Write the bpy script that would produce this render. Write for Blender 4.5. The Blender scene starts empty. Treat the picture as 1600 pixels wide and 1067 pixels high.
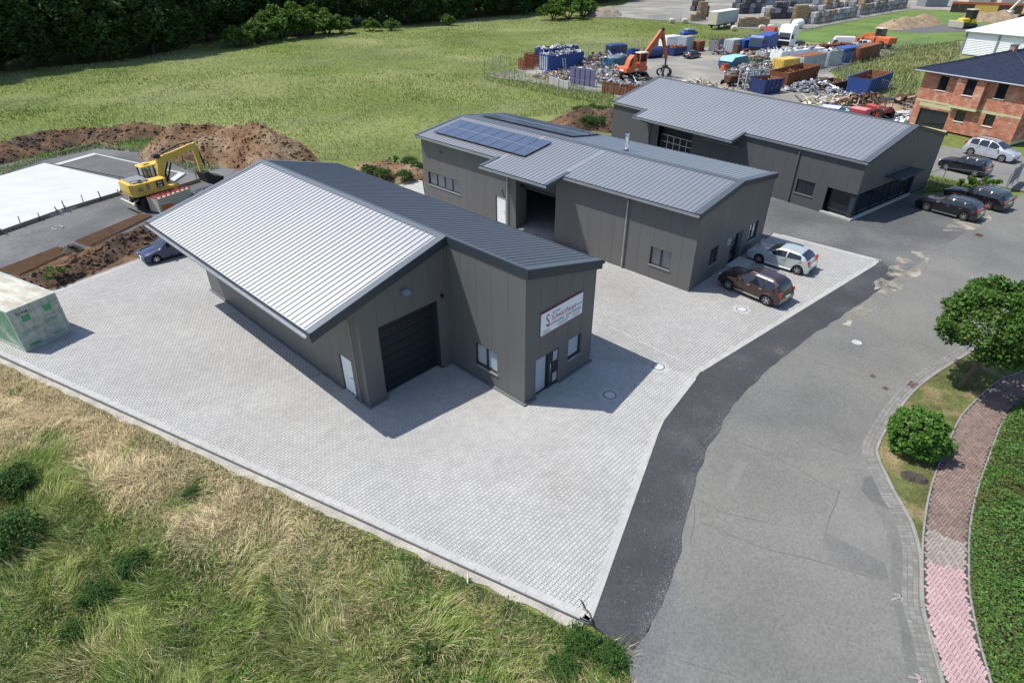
import bpy, bmesh, math, random
import numpy as np
from mathutils import Matrix, Vector, noise
R = math.radians; PI = math.pi
sc = bpy.context.scene; COL = sc.collection
random.seed(7); rng = np.random.default_rng(11)

# ---------------------------------------------------------------- camera, sky, sun, exposure
cd = bpy.data.cameras.new('camera'); cam = bpy.data.objects.new('camera', cd); COL.objects.link(cam)
cam.location = (0, 0, 18.5); cam.rotation_euler = (R(90 - 32.894), 0, 0)
cd.sensor_width = 36; cd.lens = 21.456; cd.clip_end = 3000; cd.clip_start = .5
sc.camera = cam
SUN = Vector((-.49, .06, .87)).normalized()
W = bpy.data.worlds.new('World'); sc.world = W; W.use_nodes = True
nt = W.node_tree; bg = nt.nodes['Background']
sk = nt.nodes.new('ShaderNodeTexSky'); sk.sky_type = 'NISHITA'; sk.sun_disc = False
sk.sun_elevation = R(60.5); sk.sun_rotation = math.atan2(SUN.x, SUN.y); sk.altitude = 200; sk.ozone_density = 1.5
nt.links.new(sk.outputs[0], bg.inputs[0]); bg.inputs[1].default_value = .15
sl = bpy.data.lights.new('sun', 'SUN'); sl.energy = 4.7; sl.angle = R(.5); sl.color = (1, .955, .88)
so = bpy.data.objects.new('sun', sl); COL.objects.link(so); so.location = (-60, 10, 90)
so.rotation_euler = (-SUN).to_track_quat('-Z', 'Y').to_euler()
vs = sc.view_settings; vs.view_transform = 'Standard'; vs.look = 'None'; vs.gamma = 1; vs.use_curve_mapping = False; vs.exposure = .28

# ---------------------------------------------------------------- helpers
def tag(o, label=None, cat=None, group=None, kind=None):
    for k, v in (('label', label), ('category', cat), ('group', group), ('kind', kind)):
        if v: o[k] = v
    return o
def thing(name, label, cat, loc=(0, 0, 0), rot=0, group=None, scale=1):
    o = bpy.data.objects.new(name, None); COL.objects.link(o); o.empty_display_size = .3
    o.location = (loc[0], loc[1], loc[2] if len(loc) > 2 else 0); o.rotation_euler = (0, 0, rot); o.scale = (scale,) * 3
    return tag(o, label, cat, group)
def dup(o, parent=None, loc=None, rot=None, label=None, group=None):
    c = o.copy(); COL.objects.link(c)
    if parent: c.parent = parent
    if loc is not None: c.location = loc
    if rot is not None: c.rotation_euler = (0, 0, rot)
    if label: c['label'] = label
    if group: c['group'] = group
    for ch in list(o.children): dup(ch, c)
    return c
def link(name, me, parent=None, loc=None):
    o = bpy.data.objects.new(name, me); COL.objects.link(o)
    if parent: o.parent = parent
    if loc is not None: o.location = loc
    return o
class MB:
    def __init__(s): s.v = []; s.f = []; s.m = []; s.mi = 0; s.T = Matrix()
    def add(s, vs_, fs):
        b = len(s.v); s.v += [tuple(s.T @ Vector(v)) for v in vs_]
        s.f += [tuple(b + i for i in f) for f in fs]; s.m += [s.mi] * len(fs); return s
    def box(s, c, d, rz=0, M=None):
        x, y, z = (q / 2 for q in d)
        vs_ = [Vector((a * x, b * y, e * z)) for e in (-1, 1) for b in (-1, 1) for a in (-1, 1)]
        m = Matrix.Translation(c) @ (M if M is not None else Matrix.Rotation(rz, 4, 'Z'))
        return s.add([m @ v for v in vs_], [(0, 2, 3, 1), (4, 5, 7, 6), (0, 1, 5, 4), (2, 6, 7, 3), (1, 3, 7, 5), (0, 4, 6, 2)])
    def b2(s, a, b):
        return s.box([(p + q) / 2 for p, q in zip(a, b)], [abs(q - p) for p, q in zip(a, b)])
    def bevbox(s, c, d, e=.05, M=None):
        x, y, z = (q / 2 for q in d); vs_ = []
        for zz, k in ((-z, e), (-z + e, 0), (z - e, 0), (z, e)):
            vs_ += [(-x + k, -y + k, zz), (x - k, -y + k, zz), (x - k, y - k, zz), (-x + k, y - k, zz)]
        m = Matrix.Translation(c) @ (M if M is not None else Matrix())
        fs = [(3, 2, 1, 0), (12, 13, 14, 15)]
        for l in range(3):
            for i in range(4): fs.append((l * 4 + i, l * 4 + (i + 1) % 4, l * 4 + 4 + (i + 1) % 4, l * 4 + 4 + i))
        return s.add([m @ Vector(v) for v in vs_], fs)
    def prism(s, poly, z0, z1, axis='z'):
        n = len(poly)
        if axis == 'z': a = [(p[0], p[1], z0) for p in poly]; b = [(p[0], p[1], z1) for p in poly]
        elif axis == 'y': a = [(p[0], z1, p[1]) for p in poly]; b = [(p[0], z0, p[1]) for p in poly]
        else: a = [(z0, p[0], p[1]) for p in poly]; b = [(z1, p[0], p[1]) for p in poly]
        return s.add(a + b, [tuple(range(n))[::-1], tuple(range(n, 2 * n))] + [(i, (i + 1) % n, n + (i + 1) % n, n + i) for i in range(n)])
    def tube(s, p0, p1, r0, r1=None, n=8, cap=True):
        p0 = Vector(p0); p1 = Vector(p1); r1 = r0 if r1 is None else r1
        q = (p1 - p0).to_track_quat('Z', 'X'); vs_ = []
        for p, r in ((p0, r0), (p1, r1)):
            vs_ += [p + q @ Vector((r * math.cos(2 * PI * i / n), r * math.sin(2 * PI * i / n), 0)) for i in range(n)]
        fs = [(i, (i + 1) % n, n + (i + 1) % n, n + i) for i in range(n)]
        if cap: fs += [tuple(range(n))[::-1], tuple(range(n, 2 * n))]
        return s.add(vs_, fs)
    def path(s, pts, r, n=6):
        for a, b in zip(pts, pts[1:]): s.tube(a, b, r, r, n)
        return s
    def bar(s, p0, p1, w, h):
        p0 = Vector(p0); p1 = Vector(p1); d = p1 - p0
        q = d.to_track_quat('X', 'Z').to_matrix().to_4x4()
        return s.box((p0 + p1) / 2, (d.length, w, h), M=q)
    def lathe(s, prof, c=(0, 0, 0), ax='z', n=16):
        vs_ = []; k = len(prof)
        for i in range(n):
            a = 2 * PI * i / n
            for r, h in prof:
                x, y = r * math.cos(a), r * math.sin(a)
                v = (x, y, h) if ax == 'z' else ((x, h, y) if ax == 'y' else (h, x, y))
                vs_.append((v[0] + c[0], v[1] + c[1], v[2] + c[2]))
        fs = [(i * k + j, ((i + 1) % n) * k + j, ((i + 1) % n) * k + j + 1, i * k + j + 1) for i in range(n) for j in range(k - 1)]
        if ax == 'y': fs = [f[::-1] for f in fs]
        return s.add(vs_, fs)
    def mesh(s, name, mats, smooth=None):
        me = bpy.data.meshes.new(name); me.from_pydata(s.v, [], s.f)
        for m in (mats if isinstance(mats, (list, tuple)) else [mats]): me.materials.append(m)
        me.polygons.foreach_set('material_index', s.m)
        if smooth:
            me.polygons.foreach_set('use_smooth', [True] * len(s.f)); me.set_sharp_from_angle(angle=R(smooth))
        me.update(); return me
    def build(s, name, mats, parent=None, smooth=None, loc=None, **k):
        o = link(name, s.mesh(name, mats, smooth), parent, loc)
        return tag(o, **k) if k else o
def npmesh(name, V, F, mat, col=None, smooth=False):
    """V (n,3), F list of int arrays (m,k)"""
    me = bpy.data.meshes.new(name); V = np.asarray(V, np.float32)
    if not isinstance(F, list): F = [F]
    me.vertices.add(len(V)); me.vertices.foreach_set('co', V.ravel())
    idx = np.concatenate([f.ravel() for f in F]).astype(np.int32)
    tot = np.concatenate([np.full(len(f), f.shape[1], np.int32) for f in F])
    st = np.concatenate([[0], np.cumsum(tot)[:-1]]).astype(np.int32)
    me.loops.add(len(idx)); me.loops.foreach_set('vertex_index', idx)
    me.polygons.add(len(tot)); me.polygons.foreach_set('loop_start', st); me.polygons.foreach_set('loop_total', tot)
    me.polygons.foreach_set('use_smooth', np.full(len(tot), bool(smooth)))
    if col is not None:
        a = me.color_attributes.new('Col', 'FLOAT_COLOR', 'POINT')
        a.data.foreach_set('color', np.c_[col, np.ones(len(col))].astype(np.float32).ravel())
    me.materials.append(mat); me.update(calc_edges=True); return me
def vnoise(x, y, s=1.0, seed=0, octs=3):
    x = np.asarray(x, float) / s; y = np.asarray(y, float) / s; out = np.zeros_like(x); amp = 1; tot = 0
    for o in range(octs):
        xi = np.floor(x).astype(np.int64); yi = np.floor(y).astype(np.int64); xf = x - xi; yf = y - yi
        xf = xf * xf * (3 - 2 * xf); yf = yf * yf * (3 - 2 * yf)
        def h(a, b):
            n = (a * 374761393 + b * 668265263 + (seed + o) * 1442695041) & 0xffffffff
            n = ((n ^ (n >> 13)) * 1274126177) & 0xffffffff
            return ((n ^ (n >> 16)) & 0xffff) / 65535.
        out += amp * ((h(xi, yi) * (1 - xf) + h(xi + 1, yi) * xf) * (1 - yf) + (h(xi, yi + 1) * (1 - xf) + h(xi + 1, yi + 1) * xf) * yf)
        tot += amp; amp *= .5; x = x * 2.03 + 5.1; y = y * 2.03 + 1.7
    return out / tot
def inpoly(x, y, poly):
    x = np.asarray(x); y = np.asarray(y); c = np.zeros(x.shape, bool); n = len(poly); j = n - 1
    for i in range(n):
        xi, yi = poly[i][:2]; xj, yj = poly[j][:2]
        if yi != yj: c ^= ((yi > y) != (yj > y)) & (x < (xj - xi) * (y - yi) / (yj - yi) + xi)
        j = i
    return c
def dist_line(x, y, pts):
    d = np.full(np.shape(x), 1e9)
    for (ax, ay), (bx, by) in zip(pts, pts[1:]):
        L2 = (bx - ax) ** 2 + (by - ay) ** 2 + 1e-9
        t = np.clip(((x - ax) * (bx - ax) + (y - ay) * (by - ay)) / L2, 0, 1)
        d = np.minimum(d, np.hypot(x - ax - t * (bx - ax), y - ay - t * (by - ay)))
    return d
def spline(pts, k=6):
    out = []; n = len(pts)
    for i in range(n - 1):
        p0, p1, p2, p3 = (Vector(pts[max(0, min(n - 1, i + j))]) for j in (-1, 0, 1, 2))
        for q in range(k):
            t = q / k
            out.append(tuple(.5 * ((2 * p1) + (p2 - p0) * t + (2 * p0 - 5 * p1 + 4 * p2 - p3) * t * t + (3 * p1 - p0 - 3 * p2 + p3) * t ** 3)))
    return out + [tuple(pts[-1])]
def rough(pts, amp=.15, step=.5, seed=0, closed=True):
    out = []; P = list(pts) + ([pts[0]] if closed else [])
    for a, b in zip(P, P[1:]):
        L = math.hypot(b[0] - a[0], b[1] - a[1]); n = max(1, int(L / step))
        for i in range(n):
            t = i / n; x = a[0] + (b[0] - a[0]) * t; y = a[1] + (b[1] - a[1]) * t
            out.append((x + amp * noise.noise((x * .9, y * .9, seed)) * 2, y + amp * noise.noise((x * .9, y * .9, seed + 9)) * 2))
    return out
def resample(pts, step):
    out = [tuple(pts[0])]; acc = 0
    for a, b in zip(pts, pts[1:]):
        L = math.hypot(b[0] - a[0], b[1] - a[1]); d = step - acc
        while d <= L:
            out.append((a[0] + (b[0] - a[0]) * d / L, a[1] + (b[1] - a[1]) * d / L)); d += step
        acc = (acc + L) % step
    return out

# ---------------------------------------------------------------- materials
def node(t, typ, **k):
    n = t.nodes.new('ShaderNode' + typ)
    for a, b in k.items(): setattr(n, a, b)
    return n
def mat(name, col, rough=.75, metal=0, var=.0, vs_=3.0, var2=0, vs2=25., bump=0, bs=30., col2=None, c2s=1.0, thr=(.45, .6), attr=0, rand=0, spec=.5, stretch=None, coat=0, world=False, transl=0, holes=None):
    m = bpy.data.materials.new(name); m.use_nodes = True; t = m.node_tree; b = t.nodes['Principled BSDF']
    b.inputs['Roughness'].default_value = rough; b.inputs['Metallic'].default_value = metal; b.inputs['Specular IOR Level'].default_value = spec
    if coat: b.inputs['Coat Weight'].default_value = coat; b.inputs['Coat Roughness'].default_value = .04
    L = t.links.new
    src = node(t, 'NewGeometry').outputs['Position'] if world else node(t, 'TexCoord').outputs['Object']
    if stretch:
        mp = node(t, 'Mapping'); mp.inputs['Scale'].default_value = stretch; L(src, mp.inputs[0]); src = mp.outputs[0]
    rgb = node(t, 'RGB'); rgb.outputs[0].default_value = (*col, 1); c = rgb.outputs[0]
    def nz(s, d=4):
        n = node(t, 'TexNoise'); n.inputs['Scale'].default_value = s; n.inputs['Detail'].default_value = d; L(src, n.inputs['Vector']); return n.outputs['Fac']
    def mix(fac, a, bb, typ='MIX'):
        x = node(t, 'Mix', data_type='RGBA', blend_type=typ)
        if isinstance(fac, (int, float)): x.inputs[0].default_value = fac
        else: L(fac, x.inputs[0])
        L(a, x.inputs[6]); L(bb, x.inputs[7]); return x.outputs[2]
    def mr(v, lo, hi, a=.25, e=.75):
        r = node(t, 'MapRange'); L(v, r.inputs[0]); r.inputs[1].default_value = a; r.inputs[2].default_value = e; r.inputs[3].default_value = lo; r.inputs[4].default_value = hi; return r.outputs[0]
    if col2:
        r2 = node(t, 'RGB'); r2.outputs[0].default_value = (*col2, 1); c = mix(mr(nz(c2s, 6), 0, 1, *thr), c, r2.outputs[0])
    if attr:
        at = node(t, 'Attribute', attribute_name='Col'); c = mix(1, c, at.outputs['Color'], 'MULTIPLY')
    def mul(v):
        nonlocal c
        cc = node(t, 'CombineColor'); [L(v, cc.inputs[i]) for i in range(3)]; c = mix(1, c, cc.outputs[0], 'MULTIPLY')
    if var: mul(mr(nz(vs_), 1 - var, 1 + var))
    if var2: mul(mr(nz(vs2, 3), 1 - var2, 1 + var2))
    if rand:
        g = node(t, 'NewGeometry'); oi = node(t, 'ObjectInfo'); a = node(t, 'Math', operation='ADD'); L(g.outputs['Random Per Island'], a.inputs[0]); L(oi.outputs['Random'], a.inputs[1])
        f = node(t, 'Math', operation='FRACT'); L(a.outputs[0], f.inputs[0]); mul(mr(f.outputs[0], 1 - rand, 1 + rand, 0, 1))
    L(c, b.inputs['Base Color'])
    if bump:
        bn = node(t, 'Bump'); bn.inputs['Strength'].default_value = bump; bn.inputs['Distance'].default_value = .02; L(nz(bs, 5), bn.inputs['Height']); L(bn.outputs[0], b.inputs['Normal'])
    if transl:
        tr = node(t, 'BsdfTranslucent'); L(c, tr.inputs[0]); ms = node(t, 'MixShader'); ms.inputs[0].default_value = transl
        L(b.outputs[0], ms.inputs[1]); L(tr.outputs[0], ms.inputs[2]); L(ms.outputs[0], t.nodes['Material Output'].inputs[0])
    if holes:
        tr = node(t, 'BsdfTransparent'); ms = node(t, 'MixShader'); L(mr(nz(holes[0], 6), 0, 1, holes[1], holes[2]), ms.inputs[0]); L(b.outputs[0], ms.inputs[2]); L(tr.outputs[0], ms.inputs[1]); L(ms.outputs[0], t.nodes['Material Output'].inputs[0])
    return m
def glass_mat():
    m = bpy.data.materials.new('clear_glass'); m.use_nodes = True; t = m.node_tree; t.nodes.remove(t.nodes['Principled BSDF'])
    a = node(t, 'BsdfTransparent'); a.inputs[0].default_value = (.93, .95, .96, 1); g = node(t, 'BsdfGlossy'); g.inputs['Roughness'].default_value = .02
    f = node(t, 'Fresnel'); s = node(t, 'MixShader'); L = t.links.new
    ge = node(t, 'NewGeometry'); r_ = node(t, 'MapRange'); r_.inputs[3].default_value = 1.5; r_.inputs[4].default_value = .667; L(ge.outputs['Backfacing'], r_.inputs[0]); L(r_.outputs[0], f.inputs[0])
    L(f.outputs[0], s.inputs[0]); L(a.outputs[0], s.inputs[1]); L(g.outputs[0], s.inputs[2]); L(s.outputs[0], t.nodes['Material Output'].inputs[0]); return m
M = {}
def mm(k, *a, **kw): M[k] = mat(k, *a, **kw); return M[k]
mm('grass_ground', (.135, .168, .046), .95, var=.18, vs_=.05, var2=.2, vs2=1.3, col2=(.2, .215, .085), c2s=.035, thr=(.42, .62), world=True, bump=.5, bs=4, spec=.1)
mm('rough_ground', (.085, .09, .04), .95, var=.3, vs_=.6, var2=.35, vs2=5, world=True, spec=.1, col2=(.2, .16, .09), c2s=.3, thr=(.45, .65))
mm('lush_ground', (.115, .175, .05), .95, var=.25, vs_=.1, var2=.25, vs2=1.8, world=True, spec=.1)
mm('verge_ground', (.10, .11, .04), .95, var=.3, vs_=.8, var2=.35, vs2=9, col2=(.21, .17, .09), c2s=.7, thr=(.5, .65), world=True, spec=.1)
mm('soil_ground', (.09, .08, .045), .95, var=.3, vs_=.8, world=True, spec=.1)
mm('asphalt', (.166, .163, .15), .9, var=.12, vs_=.3, var2=.22, vs2=11, world=True, bump=.5, bs=60, spec=.25, col2=(.14, .139, .133), c2s=.1)
mm('asphalt_patch', (.145, .144, .136), .9, var=.14, vs_=.5, var2=.2, vs2=12, world=True, spec=.25)
mm('asphalt_light', (.178, .174, .164), .9, var=.12, vs_=.5, var2=.18, vs2=12, world=True, spec=.25)
mm('fresh_asphalt', (.05, .052, .058), .85, var=.2, vs_=.35, var2=.32, vs2=13, world=True, bump=.5, bs=60, spec=.3, col2=(.07, .071, .073), c2s=.35, thr=(.52, .72))
mm('crack', (.115, .114, .108), .95)
mm('dust', (.31, .285, .235), .95, var=.2, vs_=1, var2=.2, vs2=12, world=True, holes=(.9, .42, .62))
mm('gravel', (.085, .087, .09), .95, var=.25, vs_=.18, var2=.4, vs2=11, world=True, bump=.7, bs=30, col2=(.13, .13, .128), c2s=.14)
mm('gravel_dark', (.1, .1, .102), .95, var=.2, vs_=.5, var2=.35, vs2=14, world=True, bump=.7, bs=26)
mm('yard_gravel', (.19, .185, .17), .95, var=.25, vs_=.12, var2=.25, vs2=3, world=True, col2=(.28, .26, .22), c2s=.07)
mm('paver', (.388, .383, .37), .85, var=.1, vs_=.22, var2=.06, vs2=1.4, col2=(.36, .35, .325), c2s=.16, thr=(.5, .75), rand=.065, world=True, bump=.25, bs=80, spec=.3)
mm('joint', (.05, .05, .048), .95, world=True, var=.2, vs_=2)
mm('kerb_conc', (.36, .355, .34), .9, var=.15, vs_=2, var2=.12, vs2=30, bump=.2, bs=60, world=True)
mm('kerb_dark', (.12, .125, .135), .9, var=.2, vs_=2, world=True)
mm('haunch', (.34, .32, .28), .95, var=.25, vs_=1.2, var2=.2, vs2=14, bump=.6, bs=12, world=True)
mm('sett', (.185, .181, .168), .9, rand=.16, world=True, var=.15, vs_=1.5)
mm('path_brown', (.19, .135, .115), .9, rand=.2, world=True, var=.18, vs_=.9)
mm('path_grey', (.26, .225, .2), .9, rand=.16, world=True, var=.18, vs_=.9)
mm('path_pink', (.4, .275, .275), .9, rand=.1, world=True, var=.1, vs_=1.2)
mm('panel', (.13, .128, .126), .5, metal=.12, var=.045, vs_=1.3, stretch=(1, 1, .12), spec=.4, rand=.02)
mm('panel3', (.088, .088, .092), .55, metal=.1, var=.05, vs_=.4, spec=.4, rand=.02)
mm('core', (.03, .03, .032), .9)
mm('trim', (.036, .045, .058), .45, metal=.2, spec=.5)
mm('roof', (.45, .45, .455), .515, metal=.95, var=.05, vs_=.25, spec=.5)
mm('roof_dark', (.45, .45, .455), .515, metal=.95, var=.05, vs_=.25, spec=.5)
mm('roof_right_dark', (.2, .21, .225), .5, metal=.9, var=.05, vs_=.25, spec=.5)  # darker base colour for the right slope of the front hall roof
mm('flash', (.13, .15, .17), .5, metal=.6, spec=.5)
mm('zinc', (.5, .52, .54), .35, metal=.8, var=.1, vs_=3)
mm('zinc_dark', (.2, .21, .23), .4, metal=.6, var=.1, vs_=3)
mm('gate', (.013, .016, .024), .5, spec=.3)
mm('white_paint', (.78, .79, .8), .45, var=.03, vs_=2)
mm('white_sheet', (.8, .81, .82), .5, var=.04, vs_=.4)
mm('black', (.012, .012, .013), .5)
mm('dark_frame', (.02, .024, .032), .4)
mm('glass_dark', (.012, .016, .022), .04, spec=.8)
mm('blind', (.86, .88, .92), .7)
mm('blind_dim', (.33, .34, .37), .7)
M['glass'] = glass_mat()
mm('pv', (.075, .1, .165), .14, spec=.8, var=.1, vs_=1.5)
mm('pv_frame', (.55, .58, .62), .35, metal=.6)
mm('concrete', (.45, .46, .465), .8, var=.07, vs_=.35, var2=.03, vs2=5, world=True, stretch=(1, 2, 1))
mm('conc_grey', (.4, .39, .37), .9, var=.15, vs_=2, var2=.1, vs2=14)
mm('timber', (.33, .25, .16), .85, var=.25, vs_=4)
mm('timber_grey', (.24, .2, .16), .9, var=.25, vs_=4)
mm('rust', (.2, .075, .03), .9, var=.35, vs_=2.5, var2=.2, vs2=12)
mm('rust_dark', (.085, .04, .025), .9, var=.35, vs_=2.5)
mm('mat_rust', (.19, .11, .055), .9, var=.25, vs_=2)
mm('dirt', (.16, .096, .056), .95, var=.35, vs_=1.2, var2=.3, vs2=7, col2=(.235, .165, .105), c2s=.35, world=True, bump=1, bs=9, spec=.1)
mm('dirt_dark', (.085, .06, .045), .95, var=.4, vs_=1.2, var2=.4, vs2=7, col2=(.14, .085, .05), c2s=.5, world=True, bump=1, bs=9, spec=.1)
mm('dirt_pale', (.28, .21, .14), .95, var=.3, vs_=.6, var2=.3, vs2=5, world=True, bump=1, bs=9, spec=.1)
mm('rubber', (.014, .014, .015), .85)
mm('rim', (.55, .56, .58), .3, metal=.85)
mm('lamp_red', (.42, .012, .016), .2, spec=.7)
mm('lamp_white', (.7, .72, .75), .12, spec=.8)
mm('chrome', (.8, .8, .82), .15, metal=1)
mm('plate', (.75, .76, .76), .5)
for n_, c_ in dict(brown=(.045, .021, .014), silver=(.5, .55, .54), navy=(.012, .013, .026), black_car=(.008, .008, .011), lodgy=(.5, .52, .58), blue_car=(.012, .022, .075), dark_car=(.014, .018, .03)).items():
    mm('paint_' + n_, c_, .28, metal=.35 if n_ != 'black_car' else .1, coat=.9, spec=.5)
for n_, c_ in dict(yellow=(.58, .40, .075), orange=(.55, .125, .04), blue=(.028, .075, .26), blue_deep=(.022, .042, .15), red=(.32, .04, .035), teal=(.03, .12, .19), teal_light=(.25, .55, .6), green=(.03, .16, .07), grey=(.36, .4, .41), white=(.78, .79, .8), mid_grey=(.2, .21, .22), pink=(.6, .2, .22), orange_dark=(.4, .1, .03), beige=(.55, .5, .4), purple=(.13, .12, .22), yellow_bright=(.75, .6, .03)).items():
    mm(n_, c_, .5, var=.14, vs_=1.5, var2=.06, vs2=12)
mm('cont_grey', (.42, .45, .42), .55, var=.1, vs_=1.5, var2=.08, vs2=14, col2=(.3, .36, .3), c2s=2.5)
mm('cont_green', (.22, .42, .26), .55, col2=(.55, .6, .5), c2s=1.3, thr=(.45, .62), var=.1, vs_=3)
mm('cont_top', (.52, .53, .45), .6, col2=(.36, .32, .25), c2s=1.1, thr=(.4, .62), var=.15, vs_=4, stretch=(1.5, .4, 1))
mm('cont_logo', (.06, .3, .12), .6)
mm('sign_white', (.78, .81, .86), .5)
mm('sign_red', (.42, .025, .05), .5)
mm('sign_text', (.06, .065, .08), .6)
mm('brick', (.43, .175, .11), .9, rand=.2, var=.16, vs_=1.2, var2=.08, vs2=8, col2=(.52, .32, .23), c2s=.9, thr=(.52, .68))
mm('mortar', (.32, .2, .15), .95)
mm('ytong', (.45, .45, .26), .9, var=.1, vs_=2)
mm('tile', (.022, .028, .05), .38, spec=.5, rand=.15)
mm('leaf_tree', (.07, .15, .026), .55, attr=1, transl=.3, spec=.3)
mm('leaf_bush', (.09, .205, .034), .5, attr=1, transl=.3, spec=.3)
mm('leaf_hedge', (.08, .175, .036), .5, attr=1, transl=.25, spec=.3)
mm('leaf_forest', (.05, .098, .026), .65, attr=1, transl=.22, spec=.2)
mm('leaf_shrub', (.085, .17, .03), .6, attr=1, transl=.3, spec=.2)
mm('margin', (.13, .132, .135), .95, var=.2, vs_=.8, var2=.35, vs2=20, world=True, bump=.7, bs=30)
mm('patch_dark', (.115, .115, .113), .9, var=.15, vs_=.6, var2=.2, vs2=12, world=True)
mm('kerb_road', (.235, .23, .217), .9, var=.2, vs_=1.2, var2=.15, vs2=14, bump=.2, bs=60, world=True)
mm('leaf_weed', (.05, .115, .026), .6, attr=1, transl=.25, spec=.2)
mm('blade', (1, 1, 1), .7, attr=1, transl=.3, spec=.2)
mm('bark', (.11, .08, .055), .9, var=.3, vs_=6)
mm('bark_dark', (.05, .04, .03), .9, var=.3, vs_=3)
mm('scrap', (.28, .29, .31), .5, metal=.3, rand=.85)
mm('scrap_rust', (.17, .11, .085), .8, rand=.8)
mm('bale_grey', (.3, .3, .315), .75, rand=.5, var=.45, vs_=1.4, var2=.3, vs2=6)
mm('bale_dark', (.07, .07, .08), .75, rand=.5, var=.5, vs_=1.4)
mm('bale_brown', (.3, .2, .12), .85, rand=.3, var=.3, vs_=1.5)
mm('pallet', (.38, .27, .16), .9, rand=.25, var=.25, vs_=3)
mm('wire', (.3, .32, .33), .5, metal=.6)
mm('faded_paint', (.27, .26, .25), .9, var=.3, vs_=6)
mm('faded_pink', (.36, .27, .27), .9, var=.3, vs_=6)
mm('stone', (.26, .26, .255), .9, rand=.5)
# ---------------------------------------------------------------- ground, yard, road
def sheet(name, poly, z, m, depth=.12, **k):
    b = MB(); b.prism(list(poly)[::1], z - depth, z)
    o = b.build(name, M[m]); k.setdefault('kind', 'structure'); return tag(o, **k)
def area_ccw(p):
    return sum(a[0] * b[1] - b[0] * a[1] for a, b in zip(p, list(p[1:]) + [p[0]])) > 0
def ccw(p): return list(p) if area_ccw(p) else list(p)[::-1]
# natural ground, gently uneven, out to the horizon
gx = np.concatenate([np.linspace(-1500, -140, 18), np.linspace(-130, 190, 161), np.linspace(205, 1500, 18)])
gy = np.concatenate([np.linspace(-400, -20, 8), np.linspace(-16, 300, 159), np.linspace(320, 2000, 18)])
X, Y = np.meshgrid(gx, gy); Z = -.2 + .12 * (vnoise(X, Y, 14, 3) - .5)
nx_, ny_ = len(gx), len(gy); I = np.arange(nx_ * ny_).reshape(ny_, nx_)
F = np.stack([I[:-1, :-1], I[:-1, 1:], I[1:, 1:], I[1:, :-1]], -1).reshape(-1, 4)
tag(link('ground', npmesh('ground', np.c_[X.ravel(), Y.ravel(), Z.ravel()], F, M['grass_ground'], smooth=True)), kind='structure')
A1 = math.radians(-43.5); O1 = (.591, 22.992); O2 = (11.244, 34.433); A3 = math.radians(-53); O3 = (27.111, 46.459)
def fr(o, a, u, v): return (o[0] + u * math.cos(a) - v * math.sin(a), o[1] + u * math.sin(a) + v * math.cos(a))
f1 = lambda u, v: fr(O1, A1, u, v); f2 = lambda u, v: fr(O2, A1, u, v); f3 = lambda u, v: fr(O3, A3, u, v)

YARD = ccw([(-50.99, 39.28), (2.55, 11.79), (6.91, 21.70), (9.80, 25.76), (25.93, 39.07), (20.15, 43.98), f2(-.3,10.3), f2(-.3,0.3), f2(-28.6,.2), f2(-30,-4.6), f1(-23.6,6), f1(-27,2), (-26.66, 41.81), (-26.21, 39.70), (-29.51, 34.26), (-32.21, 30.57)])
YB = MB(); YB.prism(YARD, -.32, -.022); yard = YB.build('yard_paving', M['joint'], kind='structure')
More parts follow.
